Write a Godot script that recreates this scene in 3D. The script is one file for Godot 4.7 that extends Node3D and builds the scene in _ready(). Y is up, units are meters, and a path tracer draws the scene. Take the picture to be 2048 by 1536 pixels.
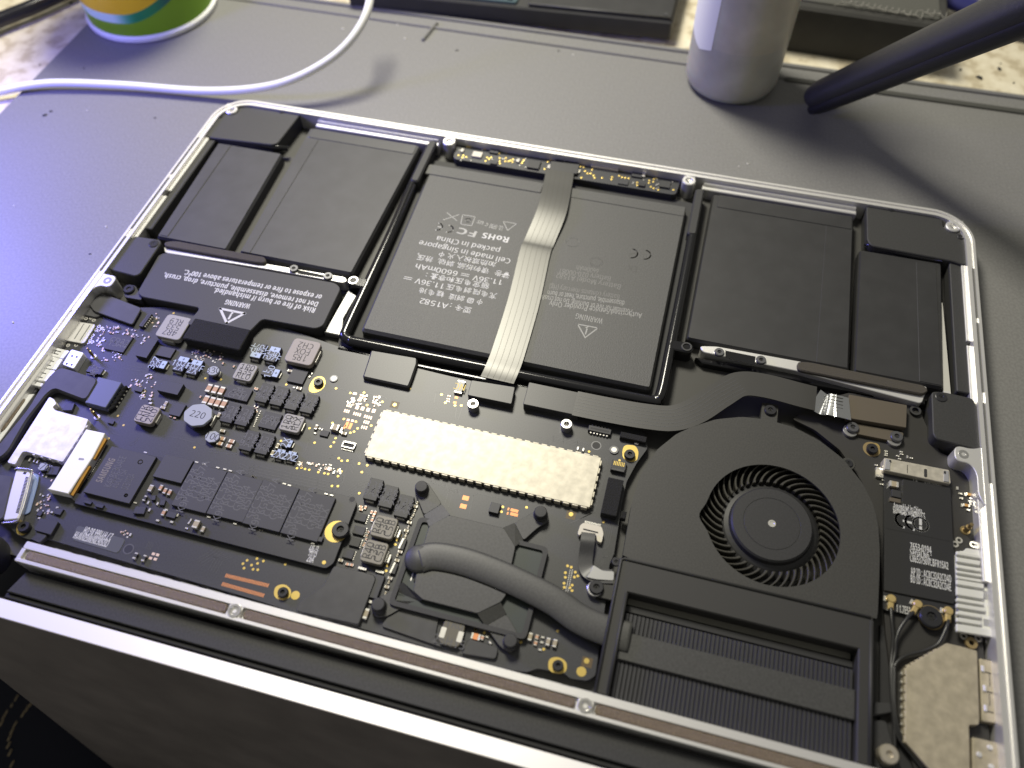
extends Node3D
# A laptop with its bottom cover off, upside down on a repair mat. Sizes are in millimetres in the laptop's own frame
# (x along the long edge, z towards the hinge, y up from the mat) and become metres where meshes are built.

const MM := 0.001
var mats := {}
var made := {}
var spot := {}
var counts := {}
var font: SystemFont
var bold: SystemFont
var rng := RandomNumberGenerator.new()

# ---------------------------------------------------------------- helpers: nodes
func numbered(parent: Node, called: String) -> String:
	var key := str(parent.get_instance_id()) + called
	counts[key] = counts.get(key, -1) + 1
	return called if counts[key] == 0 else "%s_%03d" % [called, counts[key]]

func put(parent: Node3D, called: String, m: Mesh, x := 0.0, y := 0.0, z := 0.0, turn := 0.0) -> MeshInstance3D:
	var o := MeshInstance3D.new()
	o.name = numbered(parent, called)
	o.mesh = m
	parent.add_child(o, true)
	var p := Vector3(x, y, z) * MM
	o.position = p - spot.get(parent, Vector3.ZERO)
	o.rotation.y = deg_to_rad(turn)
	spot[o] = p
	return o

func thing(called: String, label: String, category: String, x := 0.0, y := 0.0, z := 0.0, group := "") -> Node3D:
	var o := Node3D.new()
	o.name = numbered(self, called)
	add_child(o, true)
	o.position = Vector3(x, y, z) * MM
	spot[o] = o.position
	return tag(o, label, category, group)

func tag(o: Node3D, label: String, category: String, group := "") -> Node3D:
	o.set_meta("label", label)
	o.set_meta("category", category)
	if group:
		o.set_meta("group", group)
	return o

func stuff(o: Node3D) -> Node3D:
	o.set_meta("kind", "stuff")
	return o

func structure(o: Node3D) -> Node3D:
	o.set_meta("kind", "structure")
	return o

# ---------------------------------------------------------------- helpers: materials
func grain(size: int, seed_: int, freq: float, lo: Color, hi: Color, normal := false, bump := 2.0) -> NoiseTexture2D:
	var n := FastNoiseLite.new()
	n.seed = seed_
	n.frequency = freq
	n.fractal_octaves = 4
	var t := NoiseTexture2D.new()
	t.width = size
	t.height = size
	t.seamless = true
	t.noise = n
	if normal:
		t.as_normal_map = true
		t.bump_strength = bump
	else:
		var g := Gradient.new()
		g.set_color(0, lo)
		g.set_color(1, hi)
		t.color_ramp = g
	return t

func lin(v: Color) -> Color:
	return v.linear_to_srgb()

func material(called: String, c: Color, rough := 0.5, metal := 0.0, spec := 0.5) -> StandardMaterial3D:
	var m := StandardMaterial3D.new()
	m.resource_name = called
	m.albedo_color = lin(c)
	m.roughness = rough
	m.metallic = metal
	m.metallic_specular = spec
	mats[called] = m
	return m

func textured(m: StandardMaterial3D, t: Texture2D, scale: float) -> StandardMaterial3D:
	m.albedo_texture = t
	m.uv1_triplanar = true
	m.uv1_world_triplanar = true
	m.uv1_scale = Vector3.ONE * scale
	return m

func bumped(m: StandardMaterial3D, t: Texture2D, strength: float, scale: float) -> StandardMaterial3D:
	m.normal_enabled = true
	m.normal_texture = t
	m.normal_scale = strength
	m.uv1_triplanar = true
	m.uv1_world_triplanar = true
	m.uv1_scale = Vector3.ONE * scale
	return m

# ---------------------------------------------------------------- helpers: shapes. A shape is a dictionary: material name -> SurfaceTool
func tool(b: Dictionary, m: String) -> SurfaceTool:
	if not b.has(m):
		var s := SurfaceTool.new()
		s.begin(Mesh.PRIMITIVE_TRIANGLES)
		s.set_smooth_group(-1)
		b[m] = s
	return b[m]

func done(b: Dictionary) -> ArrayMesh:
	var am := ArrayMesh.new()
	for m in b:
		var s: SurfaceTool = b[m]
		if not m.ends_with("*"):
			s.generate_normals()
		s.commit(am)
		am.surface_set_material(am.get_surface_count() - 1, mats[m.trim_suffix("*")])
	return am

func v3(s: SurfaceTool, p: Vector3) -> void:
	s.add_vertex(p * MM)

func quad(s: SurfaceTool, a: Vector3, b: Vector3, c: Vector3, d: Vector3) -> void:
	for p in [a, b, c, a, c, d]:
		v3(s, p)

func signed_area(o: PackedVector2Array) -> float:
	var a := 0.0
	for i in o.size():
		a += o[i].cross(o[(i + 1) % o.size()])
	return a

func inset(o: PackedVector2Array, by: float) -> PackedVector2Array:
	var r := PackedVector2Array()
	var n := o.size()
	for i in n:
		var d1: Vector2 = (o[i] - o[(i + n - 1) % n]).normalized()
		var d2: Vector2 = (o[(i + 1) % n] - o[i]).normalized()
		var n1 := Vector2(-d1.y, d1.x)
		var n2 := Vector2(-d2.y, d2.x)
		var k := n1 + n2
		r.append(o[i] + k * (by / maxf(0.4, 1.0 + n1.dot(n2))))
	return r

# a flat-bottomed slab over an outline in (x, z), with a chamfer round its top edge
func slab(b: Dictionary, m: String, outline: PackedVector2Array, y0: float, y1: float, bev := 0.0, at := Vector2.ZERO) -> void:
	var o := outline.duplicate()
	if signed_area(o) < 0.0:
		o.reverse()
	var s := tool(b, m)
	s.set_smooth_group(-1)
	var top := o
	var tri := PackedInt32Array()
	for k in [1.0, 0.6, 0.35, 0.15, 0.0]:     # a chamfer wider than a corner's round is narrowed
		top = inset(o, bev * k) if bev * k > 0.0 else o
		var big := PackedVector2Array()
		for p in top:
			big.append(p * 200.0)
		tri = Geometry2D.triangulate_polygon(big)
		if not tri.is_empty():
			break
	if tri.is_empty():
		push_error("an outline could not be filled: %s %s" % [m, top])
	for i in range(0, tri.size(), 3):
		var p: Vector2 = top[tri[i]] + at
		var q: Vector2 = top[tri[i + 1]] + at
		var r: Vector2 = top[tri[i + 2]] + at
		if (q - p).cross(r - p) < 0.0:
			var k := q
			q = r
			r = k
		v3(s, Vector3(p.x, y1, p.y))
		v3(s, Vector3(q.x, y1, q.y))
		v3(s, Vector3(r.x, y1, r.y))
	var n := o.size()
	for i in n:
		var j := (i + 1) % n
		var pi: Vector2 = o[i] + at
		var pj: Vector2 = o[j] + at
		quad(s, Vector3(pj.x, y1 - bev, pj.y), Vector3(pi.x, y1 - bev, pi.y), Vector3(pi.x, y0, pi.y), Vector3(pj.x, y0, pj.y))
		if bev > 0.0:
			var ti: Vector2 = top[i] + at
			var tj: Vector2 = top[j] + at
			quad(s, Vector3(tj.x, y1, tj.y), Vector3(ti.x, y1, ti.y), Vector3(pi.x, y1 - bev, pi.y), Vector3(pj.x, y1 - bev, pj.y))

func rect(w: float, d: float, x := 0.0, z := 0.0) -> PackedVector2Array:
	return PackedVector2Array([Vector2(x - w / 2, z - d / 2), Vector2(x + w / 2, z - d / 2), Vector2(x + w / 2, z + d / 2), Vector2(x - w / 2, z + d / 2)])

func rounded(o: PackedVector2Array, r: float, seg := 4) -> PackedVector2Array:
	var out := PackedVector2Array()
	var n := o.size()
	for i in n:
		var p: Vector2 = o[i]
		var a: Vector2 = o[(i + n - 1) % n]
		var c: Vector2 = o[(i + 1) % n]
		var k := minf(r, minf((a - p).length(), (c - p).length()) * 0.49)
		var q := p + (a - p).normalized() * k
		var e := p + (c - p).normalized() * k
		for t in seg + 1:
			var f := float(t) / seg
			out.append(q.lerp(p, f).lerp(p.lerp(e, f), f))
	return out

func disc(r: float, n := 20, x := 0.0, z := 0.0, squash := 1.0) -> PackedVector2Array:
	var o := PackedVector2Array()
	for i in n:
		o.append(Vector2(x + r * cos(TAU * i / n), z + r * squash * sin(TAU * i / n)))
	return o

func brick(b: Dictionary, m: String, w: float, d: float, y0: float, y1: float, x := 0.0, z := 0.0, bev := 0.0, r := 0.0) -> void:
	var o := rect(w, d, x, z)
	slab(b, m, rounded(o, r) if r > 0.0 else o, y0, y1, bev)

# the space between two outlines with the same number of corners, as a standing band with flat top
func band(b: Dictionary, m: String, outer: PackedVector2Array, inner: PackedVector2Array, y0: float, y1: float) -> void:
	var s := tool(b, m)
	s.set_smooth_group(-1)
	var n := outer.size()
	for i in n:
		var j := (i + 1) % n
		var a: Vector2 = outer[i]
		var c: Vector2 = outer[j]
		var d: Vector2 = inner[i]
		var e: Vector2 = inner[j]
		quad(s, Vector3(a.x, y1, a.y), Vector3(c.x, y1, c.y), Vector3(e.x, y1, e.y), Vector3(d.x, y1, d.y))
		quad(s, Vector3(c.x, y1, c.y), Vector3(a.x, y1, a.y), Vector3(a.x, y0, a.y), Vector3(c.x, y0, c.y))
		quad(s, Vector3(d.x, y1, d.y), Vector3(e.x, y1, e.y), Vector3(e.x, y0, e.y), Vector3(d.x, y0, d.y))

# turned shape; profile of (radius, height) from the bottom outside to the top inside
func lathe(b: Dictionary, m: String, profile: Array, seg := 24, x := 0.0, z := 0.0, smooth := false, squash := 1.0) -> void:
	var s := tool(b, m)
	for k in profile.size() - 1:
		s.set_smooth_group(1 if smooth else k + 1)
		var p: Vector2 = profile[k]
		var q: Vector2 = profile[k + 1]
		for i in seg:
			var a0 := TAU * i / seg
			var a1 := TAU * (i + 1) / seg
			if i == seg - 1:
				a1 = 0.0
			var p0 := Vector3(x + p.x * cos(a0), p.y, z + p.x * sin(a0) * squash)
			var p1 := Vector3(x + p.x * cos(a1), p.y, z + p.x * sin(a1) * squash)
			var q0 := Vector3(x + q.x * cos(a0), q.y, z + q.x * sin(a0) * squash)
			var q1 := Vector3(x + q.x * cos(a1), q.y, z + q.x * sin(a1) * squash)
			if q.x > 0.0:
				for w in [p0, q0, q1]:
					v3(s, w)
			if p.x > 0.0:
				for w in [p0, q1, p1]:
					v3(s, w)
	s.set_smooth_group(-1)

# round rod along a path; radii may change along it; squash flattens it in height
func rod(b: Dictionary, m: String, path: Array, radius: Variant, seg := 10, squash := 1.0) -> void:
	var s := tool(b, m)
	s.set_smooth_group(1)
	var rings := []
	for i in path.size():
		var p: Vector3 = path[i]
		var d: Vector3 = ((path[mini(i + 1, path.size() - 1)] as Vector3) - (path[maxi(i - 1, 0)] as Vector3)).normalized()
		var side := d.cross(Vector3.UP)
		side = side.normalized() if side.length() > 0.01 else Vector3.RIGHT
		var up := side.cross(d)
		var r: float = radius[i] if radius is Array else radius
		var ring := []
		for k in seg:
			var a := TAU * k / seg
			ring.append(p + side * cos(a) * r + up * sin(a) * r * squash)
		rings.append(ring)
	for i in rings.size() - 1:
		for k in seg:
			var l := (k + 1) % seg
			quad(s, rings[i][k], rings[i][l], rings[i + 1][l], rings[i + 1][k])
	for e in [0, rings.size() - 1]:
		for k in seg:
			var l := (k + 1) % seg
			var t := [path[e], rings[e][l], rings[e][k]] if e == 0 else [path[e], rings[e][k], rings[e][l]]
			for w in t:
				v3(s, w)
	s.set_smooth_group(-1)

func smooth_path(pts: Array, n := 6) -> Array:
	var out := []
	for i in pts.size() - 1:
		var a: Vector3 = pts[maxi(i - 1, 0)]
		var p: Vector3 = pts[i]
		var q: Vector3 = pts[i + 1]
		var z: Vector3 = pts[mini(i + 2, pts.size() - 1)]
		for k in n:
			out.append(p.cubic_interpolate(q, a, z, float(k) / n))
	out.append(pts[-1])
	return out

# flat band along a path; width runs level across the path
func ribbon(b: Dictionary, m: String, path: Array, width: float, thick: float, across := Vector3.ZERO) -> void:
	var s := tool(b, m)
	s.set_smooth_group(1)
	var rows := []
	for i in path.size():
		var p: Vector3 = path[i]
		var d: Vector3 = ((path[mini(i + 1, path.size() - 1)] as Vector3) - (path[maxi(i - 1, 0)] as Vector3)).normalized()
		var side := d.cross(Vector3.UP).normalized() if across == Vector3.ZERO else across
		rows.append([p - side * width / 2, p + side * width / 2])
	var h := Vector3(0, thick, 0)
	for i in rows.size() - 1:
		var a: Vector3 = rows[i][0]
		var c: Vector3 = rows[i][1]
		var d: Vector3 = rows[i + 1][1]
		var e: Vector3 = rows[i + 1][0]
		s.set_smooth_group(1)
		quad(s, a, e, d, c)
		s.set_smooth_group(2)
		quad(s, e, a, a - h, e - h)
		s.set_smooth_group(3)
		quad(s, c, d, d - h, c - h)
	s.set_smooth_group(-1)

# lettering lying flat on a top face at height y; cap is the letter height; turn in degrees
func letters(b: Dictionary, m: String, text: String, cap: float, x: float, y: float, z: float, turn := 0.0, heavy := false, stretch := 1.0) -> void:
	var t := TextMesh.new()
	t.text = text
	t.font = bold if heavy else font
	t.font_size = 32
	t.pixel_size = cap * MM / 0.714 / 32.0
	t.depth = 0.012 * MM
	t.curve_step = 3.0
	var lay := Basis(Vector3.UP, deg_to_rad(turn)) * Basis(Vector3.RIGHT, -PI / 2) * Basis.from_scale(Vector3(stretch, 1, 1))
	var arrays := t.get_mesh_arrays()
	if arrays.is_empty() or arrays[Mesh.ARRAY_VERTEX] == null or (arrays[Mesh.ARRAY_VERTEX] as PackedVector3Array).is_empty():
		return
	var am := ArrayMesh.new()
	am.add_surface_from_arrays(Mesh.PRIMITIVE_TRIANGLES, arrays)
	var s := tool(b, m + "*")
	s.append_from(am, 0, Transform3D(lay, Vector3(x, y, z) * MM))

# a drawn line of even thickness on a top face; points in (x, z)
func stroke(b: Dictionary, m: String, pts: Array, w: float, y: float, h := 0.02) -> void:
	var s := tool(b, m)
	for i in pts.size() - 1:
		var p: Vector2 = pts[i]
		var q: Vector2 = pts[i + 1]
		var d := (q - p).normalized() * w / 2
		var n := Vector2(-d.y, d.x)
		var o := PackedVector2Array([p - d - n, q + d - n, q + d + n, p - d + n])
		if signed_area(o) < 0:
			o.reverse()
		quad(s, Vector3(o[0].x, y + h, o[0].y), Vector3(o[1].x, y + h, o[1].y), Vector3(o[2].x, y + h, o[2].y), Vector3(o[3].x, y + h, o[3].y))

# characters that the fonts do not hold, drawn stroke by stroke on a grid of ten by ten: "x,y x,y;x,y x,y"
func glyph(b: Dictionary, m: String, code: String, size: float, x: float, y: float, z: float, turn := 0.0, w := 0.09) -> void:
	var rot := deg_to_rad(-turn)
	for line in code.split(";"):
		var pts := []
		for pair in line.split(" ", false):
			var k := pair.split(",")
			var p := Vector2(float(k[0]) - 5.0, float(k[1]) - 5.0) * size / 10.0
			pts.append(p.rotated(rot) + Vector2(x, z))
		stroke(b, m, pts, size * w, y)

func loop_(b: Dictionary, m: String, r: float, w: float, x: float, y: float, z: float, from := 0.0, to := 360.0, n := 24) -> void:
	var pts := []
	for i in n + 1:
		var a := deg_to_rad(lerpf(from, to, float(i) / n))
		pts.append(Vector2(x + r * cos(a), z + r * sin(a)))
	stroke(b, m, pts, w, y)

# ---------------------------------------------------------------- electronic parts, built once per size and shared
func chip(w: float, d: float, h: float, m := "chip", text := "", turn := 0.0) -> Mesh:
	var key := "chip%s" % [[w, d, h, m, text, turn]]
	if not made.has(key):
		var b := {}
		brick(b, m, w, d, 0, h, 0, 0, minf(0.08, h * 0.2))
		if text:
			var lines := text.split("/")
			var cap := minf(w, d) * 0.11
			for i in lines.size():
				var off := (i - (lines.size() - 1) / 2.0) * cap * 1.7
				var p := Vector2(0, off).rotated(deg_to_rad(-turn))
				letters(b, "laser", lines[i], cap, p.x, h + 0.005, p.y, turn)
		made[key] = done(b)
	return made[key]

func cap(l: float, w: float, h: float, body := "tan") -> Mesh:   # long axis along z
	var key := "cap%s" % [[l, w, h, body]]
	if not made.has(key):
		var b := {}
		var e := l * 0.24
		brick(b, body, w * 0.98, l - 2 * e, 0, h * 0.97, 0, 0, 0.03)
		brick(b, "tin", w, e, 0, h, 0, -l / 2 + e / 2, 0.07)
		brick(b, "tin", w, e, 0, h, 0, l / 2 - e / 2, 0.07)
		made[key] = done(b)
	return made[key]

func moulded(w: float, d: float, h: float, ends: String, look := "polymer", text := "", bandside := "", turn := 0.0) -> Mesh:
	# black moulded capacitor or diode with folded metal ends ("z": at both short ends along z, "x" along x)
	var key := "moulded%s" % [[w, d, h, ends, look, text, bandside, turn]]
	if not made.has(key):
		var b := {}
		slab(b, look, rounded(rect(w, d), 0.12, 2), 0.25, h, 0.1)
		if ends == "z":
			for s in [-1, 1]:
				brick(b, "tin", w * 0.62, 0.55, 0.0, h * 0.45, 0, s * (d / 2 + 0.12), 0.05)
		elif ends == "x":
			for s in [-1, 1]:
				brick(b, "tin", 0.55, d * 0.62, 0.0, h * 0.45, s * (w / 2 + 0.12), 0, 0.05)
		if bandside == "n":
			brick(b, "ice", w * 0.9, d * 0.3, h, h + 0.015, 0, -d * 0.31)
		elif bandside == "s":
			brick(b, "ice", w * 0.9, d * 0.3, h, h + 0.015, 0, d * 0.31)
		elif bandside == "e":
			brick(b, "ice", w * 0.3, d * 0.9, h, h + 0.015, w * 0.31, 0)
		if bandside:
			var c := Vector2(0, {"n": -0.31, "s": 0.31}.get(bandside, 0.0) * d)
			if bandside == "e":
				c = Vector2(w * 0.31, 0)
			var u := minf(w, d) * 0.11
			stroke(b, look, [c - Vector2(u, 0), c + Vector2(u, 0)], 0.18, h + 0.02)
			stroke(b, look, [c - Vector2(0, u), c + Vector2(0, u)], 0.18, h + 0.02)
		if text:
			var lines := text.split("/")
			var cp := minf(w, d) * (0.22 if bandside else 0.2)
			for i in lines.size():
				var off := (i - (lines.size() - 1) / 2.0) * cp * 1.5
				var p := Vector2(0, off).rotated(deg_to_rad(-turn))
				if bandside == "n":
					p.y += d * 0.14
				elif bandside == "s":
					p.y -= d * 0.14
				elif bandside == "e":
					p.x -= w * 0.16
				letters(b, "iceprint" if bandside else "laser", lines[i], cp, p.x, h + 0.005, p.y, turn)
		made[key] = done(b)
	return made[key]

func inductor(w: float, d: float, h: float, text: String, turn: float, ends := "x", tone := "ferrite") -> Mesh:
	var key := "inductor%s" % [[w, d, h, text, turn, ends, tone]]
	if not made.has(key):
		var b := {}
		var r := minf(w, d) * 0.16
		slab(b, "soot", rounded(rect(w * 0.94, d * 0.94), r, 3), 0.1, h * 0.35)
		slab(b, tone, rounded(rect(w, d), r, 4), h * 0.35, h, 0.18)
		for s in [-1, 1]:
			if ends == "x":
				brick(b, "tin", 0.5, d * 0.5, 0, h * 0.55, s * (w / 2 + 0.18), 0, 0.06)
			else:
				brick(b, "tin", w * 0.5, 0.5, 0, h * 0.55, 0, s * (d / 2 + 0.18), 0.06)
		var lines := text.split("/")
		var cp := minf(w, d) * 0.17
		for i in lines.size():
			var off := (i - (lines.size() - 1) / 2.0) * cp * 1.55
			var p := Vector2(0, off).rotated(deg_to_rad(-turn))
			letters(b, "ink", lines[i], cp, p.x, h + 0.004, p.y, turn)
		made[key] = done(b)
	return made[key]

func drum(r: float, h: float, text: String, turn: float, sides := 8, squash := 0.9) -> Mesh:   # drum coil: flange, winding, flange
	var key := "drum%s" % [[r, h, text, turn, sides]]
	if not made.has(key):
		var b := {}
		var o := rounded(disc(r, sides, 0, 0, squash), r * 0.12, 2) if sides < 12 else disc(r, 24, 0, 0, squash)
		slab(b, "soot", o, 0.0, h * 0.22)
		lathe(b, "winding", [Vector2(r * 0.82, h * 0.2), Vector2(r * 0.86, h * 0.45), Vector2(r * 0.82, h * 0.72)], 20, 0, 0, true, squash)
		slab(b, "drumtop", o, h * 0.7, h, 0.12)
		brick(b, "tin", 0.5, r * 0.8, 0, h * 0.5, r * 0.98, 0, 0.05)
		letters(b, "ink", text, r * 0.34, 0, h + 0.004, 0, turn)
		made[key] = done(b)
	return made[key]

func screw(r: float, h: float, m := "screw", star := "ink") -> Mesh:
	var key := "screw%s" % [[r, h, m, star]]
	if not made.has(key):
		var b := {}
		lathe(b, m, [Vector2(r * 0.98, 0), Vector2(r, h * 0.6), Vector2(r * 0.88, h), Vector2(r * 0.42, h), Vector2(r * 0.36, h * 0.55), Vector2(0, h * 0.5)], 24)
		for k in 3:
			var a := PI * k / 3.0 + 0.3
			stroke(b, star, [Vector2(cos(a), sin(a)) * -r * 0.34, Vector2(cos(a), sin(a)) * r * 0.34], r * 0.16, h * 0.62)
		made[key] = done(b)
	return made[key]

func standoff(r: float, h: float) -> Mesh:
	var key := "standoff%s" % [[r, h]]
	if not made.has(key):
		var b := {}
		lathe(b, "steel", [Vector2(r, 0), Vector2(r, h - 0.12), Vector2(r * 0.93, h), Vector2(r * 0.5, h), Vector2(r * 0.42, h - 0.2), Vector2(r * 0.42, 0.2), Vector2(0, 0.2)], 24)
		made[key] = done(b)
	return made[key]

func ring(r0: float, r1: float, h: float, m: String) -> Mesh:
	var key := "ring%s" % [[r0, r1, h, m]]
	if not made.has(key):
		var b := {}
		lathe(b, m, [Vector2(r1, 0), Vector2(r1, h), Vector2(r0, h), Vector2(r0, 0)], 28)
		made[key] = done(b)
	return made[key]

func plate(o: PackedVector2Array, y0: float, y1: float, m: String, bev := 0.0) -> Mesh:
	var b := {}
	slab(b, m, o, y0, y1, bev)
	return done(b)

func header(w: float, d: float, h: float, pins: int, m := "chip", along := "z") -> Mesh:
	# small plug socket: body with a slot and a row of pins down both long sides
	var key := "header%s" % [[w, d, h, pins, m, along]]
	if not made.has(key):
		var b := {}
		brick(b, m, w, d, 0, h, 0, 0, 0.1)
		if along == "z":
			brick(b, "ink", w * 0.3, d * 0.82, h, h + 0.02, 0, 0)
		else:
			brick(b, "ink", w * 0.82, d * 0.3, h, h + 0.02, 0, 0)
		for i in pins:
			var f := ((i + 0.5) / pins - 0.5) * 0.86
			for s in [-1, 1]:
				if along == "z":
					brick(b, "tin", w * 0.35, d / pins * 0.45, 0, h * 0.6, s * (w / 2 + w * 0.12), f * d, 0.03)
				else:
					brick(b, "tin", w / pins * 0.45, d * 0.35, 0, h * 0.6, f * w, s * (d / 2 + d * 0.12), 0.03)
		made[key] = done(b)
	return made[key]

# a printed line that runs from p to q (x, z) in reading direction, fitted to that length
func print_line(b: Dictionary, m: String, text: String, px: float, pz: float, qx: float, qz: float, cap: float, y: float, heavy := false) -> void:
	var t := TextMesh.new()
	t.text = text
	t.font = bold if heavy else font
	t.font_size = 32
	t.pixel_size = cap * MM / 0.714 / 32.0
	t.depth = 0.012 * MM
	t.curve_step = 3.0
	var arrays := t.get_mesh_arrays()
	if arrays.is_empty() or arrays[Mesh.ARRAY_VERTEX] == null or (arrays[Mesh.ARRAY_VERTEX] as PackedVector3Array).is_empty():
		return
	var am := ArrayMesh.new()
	am.add_surface_from_arrays(Mesh.PRIMITIVE_TRIANGLES, arrays)
	var box := am.get_aabb()
	var p := Vector2(px, pz)
	var q := Vector2(qx, qz)
	var k := (q - p).length() * MM / maxf(box.size.x, 1e-6)
	var lay := Basis(Vector3.UP, -(q - p).angle()) * Basis(Vector3.RIGHT, -PI / 2) * Basis.from_scale(Vector3(k, 1, 1))
	var mid := (p + q) / 2
	var off: Vector3 = lay * (box.position + box.size / 2)
	off.y = 0
	tool(b, m + "*").append_from(am, 0, Transform3D(lay, Vector3(mid.x, y, mid.y) * MM - off))

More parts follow.
